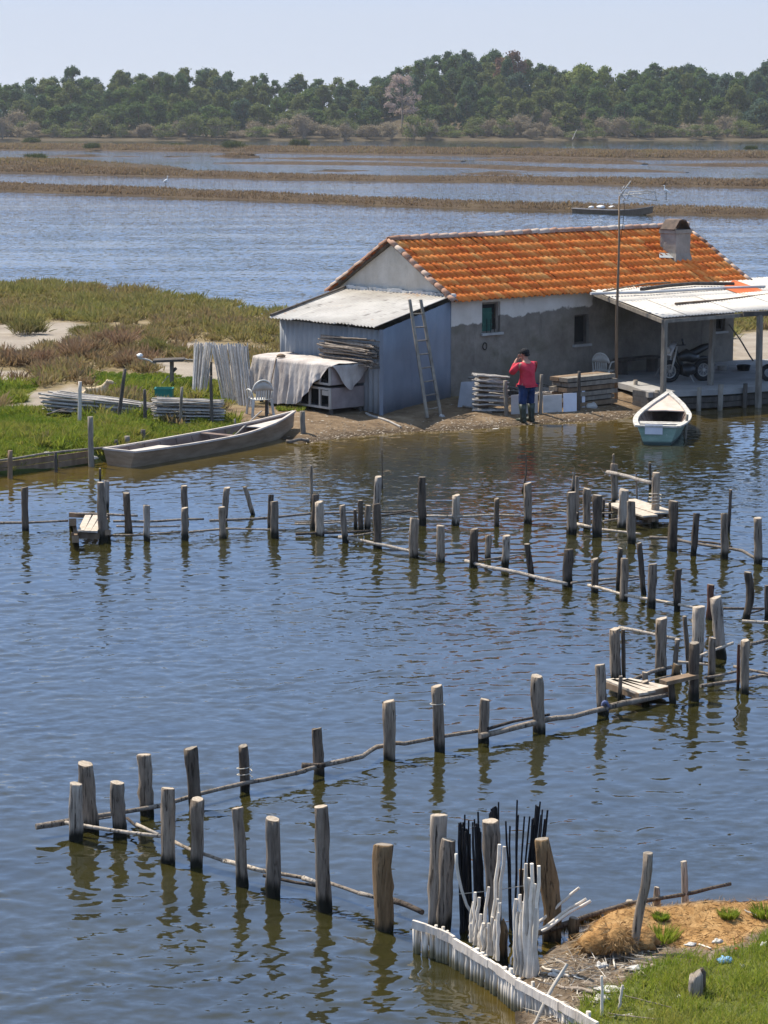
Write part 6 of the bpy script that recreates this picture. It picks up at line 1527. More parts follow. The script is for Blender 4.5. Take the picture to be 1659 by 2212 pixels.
def stake(row, top, base, w, tone='m', look='', bend=0.0, taper=.93, z=0.0, knob=None, point=0.0, ws=None):
    """top / base: survey points; w: width in survey units; the stake stands where its foot meets the water"""
    b = P(*base, z); t = D(*top, b[1]); L = float(np.linalg.norm(t - b)); d = (t - b) / L; r = size_at(b, w) / 2
    lo = b - d * .45; n = 13; pts, rad = [], []; side = np.array([d[2], 0, -d[0]]); sd_ = base[0] * .37 + base[1] * .11
    for i in range(n + 1):
        u = i / n; p = lo + (t - lo) * u + side * bend * math.sin(math.pi * max(0, (u * (L + .45) - .45) / L)) + np.array([.15, .1, 0]) * r * mnoise.noise(Vector((sd_, u * 3, 1)))
        k = 1 + (taper - 1) * u + .06 * mnoise.noise(Vector((sd_, u * 4, 5)))
        if knob and abs(u - knob) < .07: k += .18
        if point and u > 1 - point: k *= max(.12, (1 - u) / point) if u < 1 else .12
        if ws: k *= np.interp(u, [0, .35, .7, 1], ws)
        pts.append(p); rad.append(r * k)
    if not point:                                    # a slightly worn rim
        e = (pts[-1] - pts[-2]) / np.linalg.norm(pts[-1] - pts[-2]); pts.append(pts[-1] + e * r * .10); rad.append(rad[-1] * .90)
    mb = MB(); seg = 20 if w > 14 else 8
    mb.tube(pts, rad, seg, 0, 1, True, .24, sd_)
    tw, ts = random.uniform(-.3, .3), random.uniform(-.2, .2)                   # the saw cut is never quite level
    for q in range(seg):
        i = len(mb.v) - 1 - q; v = Vector(mb.v[i]); dv_ = v - Vector(pts[-1]); mb.v[i] = tuple(v + Vector(d) * (dv_.x * tw + dv_.y * ts))
    o = obj('wooden_stake', mb, [STAKE[tone], CUT if tone in 'pm' else CUT_D], loc=b)
    lean = (top[0] - base[0]) / max(1, base[1] - top[1])
    words = look or {'p': 'bleached pale', 'm': 'grey', 'd': 'dark', 'r': 'reddish brown', 'b': 'brown'}[tone]
    if not look:
        if w >= 30 and row in ('front', 'long'): words = 'thick ' + words
        if w <= 6: words = 'rod thin ' + words
        if abs(lean) > .16: words = 'leaning ' + words
    ROWS_P.setdefault(row, []).append((base[0], base[1], o, words)); return o
def S6(t, b, w, tone='m', **k): return stake('farleft', Q6(*t), Q6(*b), w * .4231, tone, **k)
for t, b, w, tone, kw in [((127, 128), (130, 347), 38, 'd', {}), ((512, 103), (528, 405), 48, 'm', {'look': 'split barked', 'ws': (.9, 1.05, 1.1, .75)}), ((645, 157), (657, 360), 38, 'd', {}), ((748, 220), (750, 400), 36, 'p', {}), ((940, 120), (945, 300), 35, 'm', {}),
                          ((943, 233), (943, 395), 36, 'm', {}), ((1160, 130), (1143, 300), 36, 'm', {}), ((1133, 228), (1137, 385), 36, 'm', {}), ((1250, 125), (1292, 268), 25, 'm', {}), ((1384, 165), (1378, 330), 32, 'd', {}),
                          ((1400, 200), (1402, 385), 42, 'm', {}), ((510, 30), (512, 105), 13, 'd', {}), ((546, 95), (540, 240), 30, 'p', {'look': 'pale flat topped'})]: S6(t, b, w, tone, **kw)
def S7(t, b, w, tone='m', **k): return stake('farmid', Q7(*t), Q7(*b), w * .3581, tone, **k)
for t, b, w, tone, kw in [((218, 125), (222, 352), 20, 'm', {}), ((247, 300), (234, 512), 46, 'd', {}), ((268, 345), (268, 545), 55, 'p', {}), ((407, 365), (425, 590), 40, 'm', {}), ((482, 390), (487, 510), 24, 'd', {}), ((514, 335), (518, 520), 36, 'd', {}), ((562, 365), (557, 515), 40, 'm', {}),
                          ((622, 193), (608, 490), 48, 'p', {'look': 'tall bleached'}), ((613, 357), (620, 620), 50, 'd', {}), ((645, 30), (648, 262), 8, 'd', {}), ((888, 195), (885, 485), 50, 'd', {'look': 'tall dark'}), ((843, 445), (833, 678), 60, 'm', {}), ((1000, 488), (998, 706), 52, 'm', {}),
                          ((1093, 305), (1088, 482), 50, 'p', {}), ((1337, 325), (1337, 490), 34, 'd', {}), ((1203, 508), (1195, 740), 52, 'd', {}), ((1288, 545), (1284, 682), 40, 'm', {}), ((1397, 548), (1390, 742), 50, 'p', {}), ((1520, 598), (1552, 810), 40, 'd', {}), ((1525, 232), (1525, 472), 50, 'm', {}), ((1512, 55), (1492, 282), 11, 'd', {'bend': .04})]: S7(t, b, w, tone, **kw)
def S8(row, t, b, w, tone='m', **k): return stake(row, Q8(*t), Q8(*b), w * .3164, tone, **k)
for row, t, b, w, tone, kw in [('farright', (338, 150), (326, 330), 25, 'm', {'look': 'pointed', 'point': .3}), ('farright', (357, 215), (355, 505), 30, 'm', {}), ('farright', (318, 325), (320, 608), 68, 'm', {}), ('farright', (422, 300), (422, 572), 54, 'm', {}), ('farright', (495, 345), (493, 622), 66, 'd', {}),
                               ('farright', (538, 370), (535, 490), 20, 'd', {}), ('farright', (580, 390), (578, 500), 20, 'd', {}), ('farright', (610, 130), (613, 400), 50, 'm', {}), ('farright', (604, 62), (606, 200), 15, 'm', {}), ('farright', (675, 308), (662, 562), 66, 'p', {}), ('farright', (725, 388), (725, 672), 62, 'm', {}),
                               ('farright', (760, 195), (767, 442), 14, 'm', {}), ('farright', (895, 190), (885, 532), 54, 'm', {'look': 'wire wrapped'}), ('farright', (852, 122), (856, 300), 20, 'd', {}), ('farright', (1015, 385), (1005, 722), 66, 'd', {'look': 'frayed topped dark'}), ('farright', (1173, 468), (1148, 757), 46, 'd', {}),
                               ('farright', (1362, 470), (1362, 772), 53, 'm', {}), ('farright', (1405, 305), (1390, 600), 23, 'd', {'look': 'tall thin dark'}), ('farright', (1590, 500), (1590, 812), 60, 'm', {}),
                               ('midright', (298, 715), (285, 962), 72, 'd', {}), ('midright', (475, 780), (478, 1007), 54, 'd', {}), ('midright', (650, 705), (636, 992), 38, 'd', {}), ('midright', (682, 775), (672, 1062), 56, 'm', {}), ('midright', (780, 670), (812, 1020), 41, 'd', {}), ('midright', (873, 815), (863, 1112), 62, 'm', {}),
                               ('midright', (1045, 850), (1035, 1132), 52, 'd', {'ws': (1, .85, 1.05, .95)}), ('midright', (1270, 955), (1260, 1190), 50, 'r', {}), ('midright', (1525, 870), (1510, 1192), 58, 'd', {'bend': .04}), ('midright', (1652, 960), (1652, 1202), 36, 'd', {})]: S8(row, t, b, w, tone, **kw)
def SH(t, b, w, tone='m', **k): return stake('pen', QH(*t), QH(*b), w * .2839, tone, **k)
for t, b, w, tone, kw in [((1135, 245), (1118, 668), 92, 'p', {'look': 'broad squared', 'taper': 1.0}), ((1262, 175), (1297, 632), 90, 'p', {'look': 'broad mottled pale'}), ((848, 335), (842, 765), 90, 'm', {}), ((492, 415), (503, 795), 84, 'm', {'look': 'broad grey'}), ((556, 415), (562, 790), 34, 'd', {}),
                          ((1025, 315), (1055, 730), 36, 'd', {}), ((1097, 520), (1095, 952), 80, 'd', {'look': 'broad dark'}), ((1237, 480), (1225, 802), 60, 'm', {}), ((1483, 500), (1479, 902), 70, 'm', {}), ((1437, 530), (1430, 882), 26, 'r', {}), ((380, 685), (402, 1063), 85, 'm', {}), ((968, 490), (945, 790), 42, 'm', {}),
                          ((970, 680), (966, 796), 88, 'b', {'look': 'short fat brown', 'ws': (1.1, 1.1, 1, .9)}), ((540, 770), (527, 965), 34, 'm', {}), ((725, 742), (725, 850), 50, 'm', {}), ((722, 810), (726, 930), 62, 'm', {'look': 'short notched'}), ((922, 825), (935, 972), 55, 'd', {})]: SH(t, b, w, tone, **kw)
def S2(row, t, b, w, tone='m', **k): return stake(row, Q2(*t), Q2(*b), w * .4232, tone, **k)
for row, t, b, w, tone, kw in [('long', (307, 265), (336, 600), 85, 'm', {}), ('front', (262, 365), (260, 652), 70, 'p', {'look': 'thick pale crack streaked'}), ('front', (470, 360), (483, 628), 76, 'm', {}), ('long', (608, 218), (622, 520), 74, 'm', {'knob': .62}), ('long', (845, 185), (873, 490), 66, 'd', {'taper': 1.0}),
                               ('long', (1115, 172), (1126, 402), 55, 'd', {}), ('long', (1490, 85), (1502, 312), 57, 'd', {}), ('front', (730, 390), (727, 762), 74, 'm', {}), ('front', (878, 445), (875, 783), 66, 'm', {'taper': .98}), ('front', (1085, 490), (1110, 884), 62, 'm', {}), ('front', (1265, 545), (1270, 938), 80, 'm', {}), ('front', (1510, 482), (1526, 1008), 78, 'm', {'look': 'tallest grey'})]: S2(row, t, b, w, tone, **kw)
stake('front', (828, 1826), (831, 2008), 42, 'b', look='thickest brown barked', taper=1.0)
for t, b, w, tone, kw in [((453, 200), (458, 493), 66, 'm', {}), ((700, 122), (713, 452), 58, 'm', {}), ((945, 190), (940, 407), 55, 'm', {}), ((1208, 72), (1221, 353), 65, 'm', {})]: stake('long', Q3(*t), Q3(*b), w * .4232, tone, **kw)
ROWP = {'farleft': 'the far left row below the grey boat', 'farmid': 'the far middle zigzag', 'farright': 'the far right group', 'midright': 'the middle right zigzag',
        'pen': 'the pen with the plank deck', 'long': 'the long railed row in front', 'front': 'the nearest row at left'}
for row, lst in ROWS_P.items():
    for i, (x, y, o, words) in enumerate(sorted(lst, key=lambda q: q[0])):
        meta(o, f"{words} stake, {ORD[i]} from left in {ROWP[row]}", 'stake', 'stakes of ' + ROWP[row])

# ---- rails: long thin trunks tied along the stakes
RAILM = {'p': stake_material('bleached_rail_wood', (.30, .255, .205), (.54, .48, .40)), 'm': stake_material('grey_rail_wood', (.13, .105, .08), (.34, .29, .235)), 'd': stake_material('dark_rail_wood', (.045, .035, .027), (.15, .12, .095))}
for m_ in RAILM.values():                            # rails lie: no tide stain
    for n_ in m_.node_tree.nodes:
        if n_.type == 'MAP_RANGE' and abs(n_.inputs[1].default_value - .05) < 1e-4: n_.inputs[1].default_value, n_.inputs[2].default_value = -.5, -.4
def rail(pts, w, z, tone, label, group, dy=-.05, taper=.8, name='rail_pole'):
    """pts: survey points along the pole; z: height above water at each (or one)"""
    zs = z if hasattr(z, '__len__') else [z] * len(pts)
    q = [P(x, y, zz) + np.array([0, dy, 0]) for (x, y), zz in zip(pts, zs)]
    fine = []; 
    for i in range(len(q) - 1):
        k = max(2, int(np.linalg.norm(q[i + 1] - q[i]) / .25))
        for j in range(k): fine.append(q[i] * (1 - j / k) + q[i + 1] * j / k)
    fine.append(q[-1]); r = size_at(q[0], w) / 2; sd_ = pts[0][0] * .3
    fine = [p + np.array([0, mnoise.noise(Vector((sd_, i * .35, 0))), mnoise.noise(Vector((sd_, i * .35, 9)))]) * r * .7 for i, p in enumerate(fine)]
    n = len(fine); o = obj(name, MB().tube(fine, [r * (1 - (1 - taper) * i / n + .10 * mnoise.noise(Vector((sd_, i * .9, 3)))) for i in range(n)], 8, 0, None, True, .22, sd_), RAILM[tone], loc=fine[0])
    return meta(o, label, 'rail', group)
gF, gM, gN, gP, gR = 'rails of the far rows', 'rails of the middle right zigzag', 'rails of the front rows', 'rails and beams of the pen', 'rails of the far right group'
for pts, w, z, tone, lab, grp in [
    ([(-40, 1129), (60, 1128), (148, 1124)], 6, .12, 'm', 'grey rail running off the left edge to the small plank landing', gF),
    ([(163, 1109), (235, 1111), (298, 1113)], 6, .22, 'm', 'flat rail behind the small plank landing', gF), ([(245, 1126), (340, 1124), (441, 1121)], 6, .12, 'm', 'rail tied to the middle of the far left row', gF), ([(252, 1136), (320, 1137), (390, 1136)], 4, .08, 'm', 'thin rail just under the tied one', gF),
    ([(236, 1155), (300, 1154), (390, 1148)], 5, .06, 'm', 'low rail right of the small landing', gF), ([(408, 1149), (470, 1143), (510, 1141), (618, 1144)], 5, .10, 'm', 'slightly bowed rail in the far left row', gF), ([(453, 1124), (550, 1120), (626, 1113), (669, 1109), (760, 1107), (891, 1102)], 6, .14, 'm', 'longest far rail, crossing behind the middle stakes', gF),
    ([(806, 1115), (850, 1110), (886, 1103), (912, 1112)], 4, .14, 'd', 'short kinked rail left of the tall dark stake', gF), ([(905, 1113), (988, 1115), (1060, 1111), (1124, 1113)], 6, .16, 'p', 'pale rail right of the tall dark stake', gF), ([(1126, 1109), (1188, 1106), (1210, 1103), (1234, 1107)], 5, .14, 'm', 'rail joining the far middle zigzag to the right group', gF),
    ([(733, 1159), (827, 1176), (891, 1190), (943, 1199)], 8, .08, 'p', 'bleached log slanting down in the far middle zigzag', gF), ([(950, 1198), (1017, 1194), (1132, 1193)], 4, .08, 'd', 'thin dark rail right of the slanting bleached log', gF), ([(1006, 1210), (1060, 1226), (1124, 1238), (1188, 1253), (1224, 1260)], 9, .08, 'p', 'long bleached log slanting down to the dark corner stake', gF),
    ([(1026, 1211), (1080, 1203), (1133, 1195)], 4, .08, 'm', 'thin rail crossing above the long bleached log', gF), ([(639, 1152), (720, 1149), (800, 1145)], 7, .05, 'd', 'dark plank floating by the pale far stakes', gF), ([(752, 1158), (800, 1151), (857, 1140)], 5, .07, 'm', 'short rail crossing the floating dark plank', gF), ([(637, 1128), (700, 1125), (773, 1121)], 4, .10, 'm', 'upper of two thin rails by the pale far stakes', gF), ([(637, 1131), (700, 1129), (771, 1125)], 4, .08, 'p', 'lower of two thin rails by the pale far stakes', gF),
    ([(1244, 1130), (1280, 1138)], 7, .10, 'p', 'short pale rail between the two thickest far right stakes', gR), ([(1300, 1143), (1353, 1148), (1383, 1153)], 6, .08, 'p', 'pale low rail in front of the far right deck', gR), ([(1302, 1125), (1340, 1120), (1403, 1113)], 5, .10, 'm', 'rail under the front edge of the far right deck', gR), ([(1403, 1159), (1444, 1161), (1492, 1172), (1555, 1181), (1602, 1189), (1628, 1202), (1690, 1210)], 7, .10, 'm', 'long rail running off the right edge from the frayed stake', gR),
    ([(1508, 1168), (1540, 1172), (1580, 1180)], 5, .14, 'd', 'short dark rail doubled on the long right one', gR), ([(1245, 1107), (1290, 1107), (1338, 1106)], 5, .12, 'm', 'rail from the pointed stake to the far right deck', gR),
    ([(1270, 1263), (1340, 1282), (1415, 1294.5), (1498, 1312)], 7, .10, 'p', 'bleached pole slanting down through the middle right zigzag', gM), ([(1233, 1258), (1310, 1250), (1393, 1243)], 5, .10, 'm', 'rail running right from the dark corner stake', gM), ([(1294, 1262), (1340, 1256), (1385, 1249)], 3.5, .06, 'd', 'thin dark rail under the one from the corner stake', gM), ([(1560, 1313), (1620, 1313), (1690, 1313)], 6, .12, 'd', 'dark rail running off the right edge behind the leaning post', gM),
    ([(1602, 1340), (1640, 1342), (1690, 1345)], 7, .08, 'p', 'pale rail running off the right edge at the leaning post', gM), ([(1616, 1325), (1640, 1317), (1656, 1311)], 4, .10, 'd', 'short dark rail rising to the right edge', gM)]:
    rail(pts, w, z, tone, lab, grp)
for pts, w, z, tone, lab in [
    ([(1337, 1354), (1400, 1366), (1469, 1381)], 8, (.52, .52, .50), 'p', 'high pale pole across the top of the pen frame'), ([(1367, 1466), (1405, 1450), (1452, 1438)], 9, .12, 'm', 'thick rail rising behind the plank deck'), ([(1463, 1428), (1500, 1431), (1543, 1435)], 6, .18, 'p', 'short pale rail behind the broad dark stake'), ([(1511, 1415), (1540, 1403), (1582, 1387)], 7, .18, 'p', 'crooked pale branch between the two broad pale stakes'),
    ([(1520, 1462), (1560, 1455), (1600, 1447)], 6, .12, 'm', 'upper rail from the broad dark stake to the right'), ([(1512, 1479), (1600, 1468), (1642, 1458), (1690, 1460)], 9, .08, 'm', 'thick lower rail from the broad dark stake off the right edge'), ([(1584, 1438), (1620, 1446), (1690, 1459)], 7, .16, 'm', 'rail crossing behind the round grey stake at right'), ([(1619, 1389), (1645, 1383), (1690, 1376)], 9, .25, 'm', 'rail leaving the round grey stake off the right edge'), ([(1380, 1477), (1410, 1466), (1450, 1457)], 4, .10, 'm', 'thin rail along the back of the plank deck')]:
    rail(pts, w, z, tone, lab, gP)
for pts, w, z, tone, lab in [
    ([(79, 1783), (134, 1774), (238, 1757), (346, 1736), (435, 1712), (528, 1689), (660, 1665)], 11, .12, 'm', 'long left rail of the front railed row'), ([(640, 1668), (695, 1651), (783, 1632), (813, 1611), (851, 1602), (872, 1604), (944, 1591), (1048, 1574)], 11, .13, 'm', 'wavy middle rail of the front railed row'), ([(1036, 1588), (1110, 1570), (1173, 1556), (1198, 1549), (1240, 1545), (1310, 1525)], 13, .12, 'm', 'thick right rail of the front railed row'),
    ([(1054, 1573), (1110, 1556), (1186, 1542)], 7, .18, 'd', 'dark thin rail doubled on the right part of the front railed row'), ([(1304, 1528), (1384, 1512), (1445, 1496)], 13, .10, 'm', 'thick rail under the plank deck front'), ([(652, 1652), (675, 1650), (702, 1648)], 13, .16, 'd', 'dark short block lashed on the railed row'),
    ([(134, 1772), (202, 1784), (278, 1795), (348, 1804)], 9, .12, 'p', 'bleached rail between the pale cracked stake and the next thick one'), ([(79, 1787), (110, 1783), (240, 1763)], 6, .10, 'm', 'thin rail crossing under the left end of the long rail'), ([(297, 1778), (344, 1800)], 9, .12, 'p', 'short pale stub rail meeting the bleached one'), ([(276, 1764), (300, 1786)], 7, .10, 'd', 'dark short rail beside the pale stub'),
    ([(376, 1814), (410, 1831), (486, 1856)], 8, .12, 'm', 'grey rail behind the third thick front stake'), ([(480, 1855), (526, 1867), (570, 1878)], 11, .14, 'p', 'pale pink rail in the nearest row'), ([(566, 1876), (659, 1892), (690, 1907)], 9, .12, 'm', 'dull rail left of the tallest stake'), ([(570, 1888), (640, 1903), (692, 1911)], 8, .08, 'd', 'dark sunken rail under the dull one'), ([(655, 1893), (690, 1906)], 11, .14, 'p', 'short pale piece at the tallest stake'),
    ([(705, 1903), (780, 1927), (850, 1942)], 9, .12, 'm', 'grey rail from the tallest stake to the thickest one'), ([(776, 1925), (815, 1936)], 10, .14, 'p', 'white stretch of rail before the thickest stake'), ([(846, 1940), (880, 1952), (912, 1966)], 14, .14, 'd', 'dark thick rail from the thickest stake to the palisade')]:
    rail(pts, w, z, tone, lab, gN)
meta(obj('lashing', MB().tube([P(1306, 1522, .12 + .03 * math.sin(a)) + np.array([.035 * math.cos(a), -.10 + .05 * math.sin(a), .05 * math.sin(a)]) for a in np.linspace(0, 12.5, 24)], .02, 6), noise_mat('blue_cord', [(.3, (.10, .12, .22)), (.7, (.2, .23, .36))], (20, 20, 20), 3, .9, .1), loc=P(1306, 1522)), 'blue cord lashing where the thick rail meets the corner stake', 'rope')
ROPE = noise_mat('pale_rope', [(.3, (.35, .31, .25)), (.7, (.55, .50, .42))], (30, 30, 30), 3, .95, .1)
def wrap(b, t, u0, u1, turns, r, th, label):
    q = [b + (t - b) * (u0 + (u1 - u0) * k / (turns * 10)) + np.array([math.cos(k * .628) * r, math.sin(k * .628) * r, 0]) for k in range(turns * 10 + 1)]
    meta(obj('rope', MB().tube(q, th, 5), ROPE, loc=q[0]), label, 'rope', 'ropes tied on the stakes')
b = P(*Q8(885, 532)); wrap(b, D(*Q8(895, 190), b[1]), .35, .62, 4, .115, .008, 'wire wound round the stake of the far right frame')
b = P(*Q2(1126, 402)); wrap(b, D(*Q2(1115, 172), b[1]), .30, .58, 2, .085, .006, 'cord tied on a dark stake of the railed row')
b = P(*Q3(713, 452)); wrap(b, D(*Q3(700, 122), b[1]), .70, .76, 1, .09, .006, 'cord round the upper part of a grey stake in the railed row')
b = P(1437, 1381, .5); meta(obj('rope', MB().tube([b, b + np.array([-.02, 0, -.08]), b + np.array([.015, -.02, -.16]), b + np.array([-.05, 0, -.28]), b + np.array([-.02, 0, -.34]), b + np.array([.01, 0, -.27]), b + np.array([.0, 0, -.05])], .008, 5), ROPE, loc=b), 'white rope end hanging from the high pole of the pen', 'rope', 'ropes tied on the stakes')
b = P(1468, 1440, .18); meta(obj('rope', MB().tube([b, b + np.array([.02, -.1, -.1]), b + np.array([.1, -.25, -.14]), b + np.array([.16, -.3, -.1])], .010, 5), ROPE, loc=b), 'slack rope between the fat brown stub and the dark stake', 'rope', 'ropes tied on the stakes')

# ---- plank decks
DECKW = old_wood('sunbleached_deck_plank', (.30, .25, .19), (.54, .47, .385), 1.6)
def deck(name, label, base, boards, frame, mats=(DECKW, WOOD_BROWN)):
    """boards: list of (a, b, width) world; frame: beams (a, b, w, h)"""
    r = thing(name, label, 'deck', base)
    for a, b, w in boards: obj('plank', MB().beam(a, b, w, .03), mats[0], r)
    for a, b, w, h in frame: obj('beam', MB().beam(a, b, w, h), mats[1], r)
    return r
def qd(pts, z): return [P(x, y, z) for x, y in pts]
a, b, c, d = qd([(1310, 1469), (1362, 1469), (1446, 1484), (1383, 1501)], .17)     # pen deck corners: back-left, back-right, front-right, front-left
ux = (b - a); bl = []
for k in range(4):
    u = (k + .5) / 4; p = a * (1 - u) + b * u; q = d * (1 - u) + c * u; bl.append((p - (q - p) * .02, q, float(np.linalg.norm(c - d)) / 4 * .96))
deck('plank_deck', 'sun bleached plank deck inside the near pen', (a + c) / 2 * np.array([1, 1, 0]), bl, [(P(1308, 1478, .10), P(1450, 1492, .10), .07, .07), (P(1376, 1506, .13), P(1446, 1490, .13), .06, .10), (P(1432, 1474, .30), P(1502, 1459, .33), .16, .05), (P(1312, 1480, .12), P(1380, 1505, .12), .05, .08)])
a, b, c, d = qd([(182, 1114), (234, 1114), (210, 1149), (168, 1147)], .22); bl = []
for k in range(3):
    u = (k + .5) / 3; p = a * (1 - u) + b * u; q = d * (1 - u) + c * u; bl.append((p, q, float(np.linalg.norm(c - d)) / 3 * .94))
deck('plank_landing', 'small landing of three pale planks in the far left row', (a + c) / 2 * np.array([1, 1, 0]), bl, [(P(155, 1156, .12), P(214, 1158, .12), .08, .10), (P(150, 1112, .18), P(236, 1116, .18), .06, .08), (P(157, 1128, -.2), P(157, 1128, .36), .13, .13), (P(163, 1165, -.2), P(163, 1165, .20), .12, .12), (P(233, 1150, -.2), P(233, 1150, .2), .1, .1), (P(160, 1128, .17), P(164, 1160, .13), .06, .08), (P(230, 1124, .17), P(214, 1156, .13), .06, .08)])
bl = [(P(1322, 1088, .22), P(1405, 1115, .22), .30), (P(1355, 1080, .23), P(1443, 1108, .23), .34), (P(1336, 1083, .24), P(1420, 1109, .24), .12)]
deck('plank_landing', 'pale plank deck between the far right frame stakes', P(1380, 1100), bl, [(P(1320, 1096, .14), P(1412, 1122, .14), .07, .09), (P(1375, 1088, .15), P(1444, 1112, .15), .07, .09), (P(1403, 1122, .13), P(1445, 1108, .13), .06, .09)])
rail([(1311, 1020), (1360, 1031), (1413, 1044)], 9, (.62, .62, .62), 'p', 'high pale pole across the far right frame', gR)
# ================================================================== NEAR BANK WITH PALISADE
Q8c = zoomer(864, 1701, .2278)
def GN(x, y): return hit(h_near, x, y)
pv, pf = ground_grid(MOUND[0] - 1.9, MOUND[0] + 5.2, MOUND[1] - 5.0, MOUND[1] + 1.1, .035, h_near)
def near_material():
    m, nt, bs = new_mat('near_bank_soil')
    alg = ramp(nt, noise_out(nt, (7, 7, 7), 8, .7), [(.25, (.16, .085, .03)), (.45, (.30, .165, .06)), (.6, (.40, .24, .10)), (.78, (.48, .33, .17))])
    soil = ramp(nt, noise_out(nt, (9, 9, 9), 8, .7), [(.3, (.065, .046, .030)), (.5, (.14, .105, .072)), (.7, (.25, .20, .15))])
    turf = ramp(nt, noise_out(nt, (6, 6, 6), 6), [(.3, (.07, .085, .02)), (.7, (.14, .15, .045))])
    c = mix(nt, attr(nt, 'algae'), soil, alg); c = mix(nt, attr(nt, 'turf'), c, turf)
    wet = maprange(nt, world_z(nt), .01, .10, .35, 1.0)
    c = mix(nt, 1.0, c, ramp(nt, wet, [(0, (0, 0, 0)), (1, (1, 1, 1))]), 'MULTIPLY')
    nt.links.new(c, bs.inputs['Base Color']); bs.inputs['Roughness'].default_value = .95; bs.inputs['Specular IOR Level'].default_value = .12
    bump(nt, bs, noise_out(nt, (26, 26, 26), 7, .7), 1.0, .03)
    return m
NTURF = np.array([(2400, 2060), (1659, 2030), (1590, 2055), (1530, 2080), (1450, 2072), (1380, 2085), (1352, 2110), (1330, 2150), (1250, 2175), (1225, 2230), (1225, 2800), (2400, 2800)], float)
NALG = np.array([(1262, 2030), (1280, 1965), (1371, 1955), (1450, 1955), (1560, 1945), (1680, 1930), (1680, 1990), (1640, 2020), (1570, 2045), (1480, 2048), (1412, 2035), (1395, 2050), (1345, 2055), (1300, 2050)], float)
def near_zones(p3):
    q = project(p3); j = np.stack([(fnoise(p3[:, :2], 5, 2) - .5) * 70, (fnoise(p3[:, :2], 5, 8) - .5) * 40], 1)
    return {'turf': np.clip(sdist(q + j, NTURF) / 12 + .5, 0, 1), 'algae': np.clip(sdist(q + j * .6, NALG) / 8 + .5, 0, 1)}
zn = near_zones(pv)
meta(np_mesh('bank', pv, pf, near_material(), zn, True), 'near bank of soil and dried brown weed at the lower right', 'ground', kind='structure')
# grass, blade by blade
NG = leaf_mat('near_grass', [(0, (.30, .24, .09)), (.2, (.28, .27, .05)), (.5, (.215, .265, .028)), (1, (.085, .155, .016))], .45)
x0, x1, y0, y1 = MOUND[0] - 1.6, MOUND[0] + 4.2, MOUND[1] - 4.4, MOUND[1] + 1.0
n = 105000; c = np.stack([rng.uniform(x0, x1, n), rng.uniform(y0, y1, n)], 1); c = c[sdist(c, NEAR) > .02]
z = h_near(c); c3 = np.column_stack([c, z - .01]); zz = near_zones(c3)['turf']; pat = fnoise(c, 2.6, 5)
keep = (rng.uniform(0, 1, len(c)) < zz * (.35 + .9 * pat)) ; c3, pat = c3[keep], pat[keep]
L = (.04 + .17 * pat ** 1.4) * rng.uniform(.5, 1.4, len(c3)); d = np.stack([rng.normal(0, .42, len(c3)), rng.normal(0, .42, len(c3)), np.ones(len(c3))], 1); d /= np.linalg.norm(d, axis=1, keepdims=True)
v, f, t = blade_arrays(c3, d * L[:, None], 0.0055 + .005 * rng.uniform(0, 1, len(c3)), np.clip(-.12 + 1.05 * fnoise(c3[:, :2], 1.5, 9) + rng.normal(0, .19, len(c3)), 0, 1))
meta(np_mesh('near_grass', v, f, NG, {'tint': t}), 'short green grass on the near bank', 'grass', kind='stuff'); print('near grass', len(c3))
# dried weed and reed litter
WEED = leaf_mat('dry_weed', [(0, (.13, .065, .024)), (.4, (.25, .14, .052)), (.8, (.34, .25, .14)), (1, (.52, .46, .37))], .1)
n = 34000; c = np.stack([rng.uniform(x0, x1, n), rng.uniform(y0, y1, n)], 1); c = c[sdist(c, NEAR) > .0]; c3 = np.column_stack([c, h_near(c)]); zz = near_zones(c3)
keep = rng.uniform(0, 1, len(c)) < (1 - zz['turf']) * (.35 + .65 * zz['algae']); c3 = c3[keep]; al = zz['algae'][keep]
d = np.stack([rng.normal(0, 1, len(c3)), rng.normal(0, 1, len(c3)), rng.normal(.1, .28, len(c3))], 1); d /= np.linalg.norm(d, axis=1, keepdims=True)
v, f, t = blade_arrays(c3 + np.array([0, 0, .004]), d * rng.uniform(.02, .09, len(c3))[:, None], rng.uniform(.003, .009, len(c3)), np.clip(rng.uniform(.45, 1, len(c3)) - .5 * al, 0, 1))
meta(np_mesh('weed_litter', v, f, WEED, {'tint': t}), 'dry brown weed and broken reed strewn on the near bank', 'litter', kind='stuff')
# hanging mat of dry weed on the mound's left face
n = 2600; u = rng.uniform(0, 1, n); px = 1246 + 58 * u + rng.normal(0, 5, n); py = 2052 - 48 * u + rng.normal(0, 9, n)
b = np.array([P(a, c_ + 6, .22) for a, c_ in zip(px, py)]); b[:, 2] = rng.uniform(.06, .30, n)
d = np.stack([-.7 + rng.normal(0, .3, n), -.5 + rng.normal(0, .3, n), -.35 + rng.normal(0, .3, n)], 1) * rng.uniform(.05, .15, n)[:, None]
v, f, t = blade_arrays(b, d, rng.uniform(.004, .009, n), rng.uniform(.3, 1, n)); meta(np_mesh('weed_mat', v, f, WEED, {'tint': t}), 'shaggy mat of dry weed hanging on the left of the brown mound', 'weed', kind='stuff')

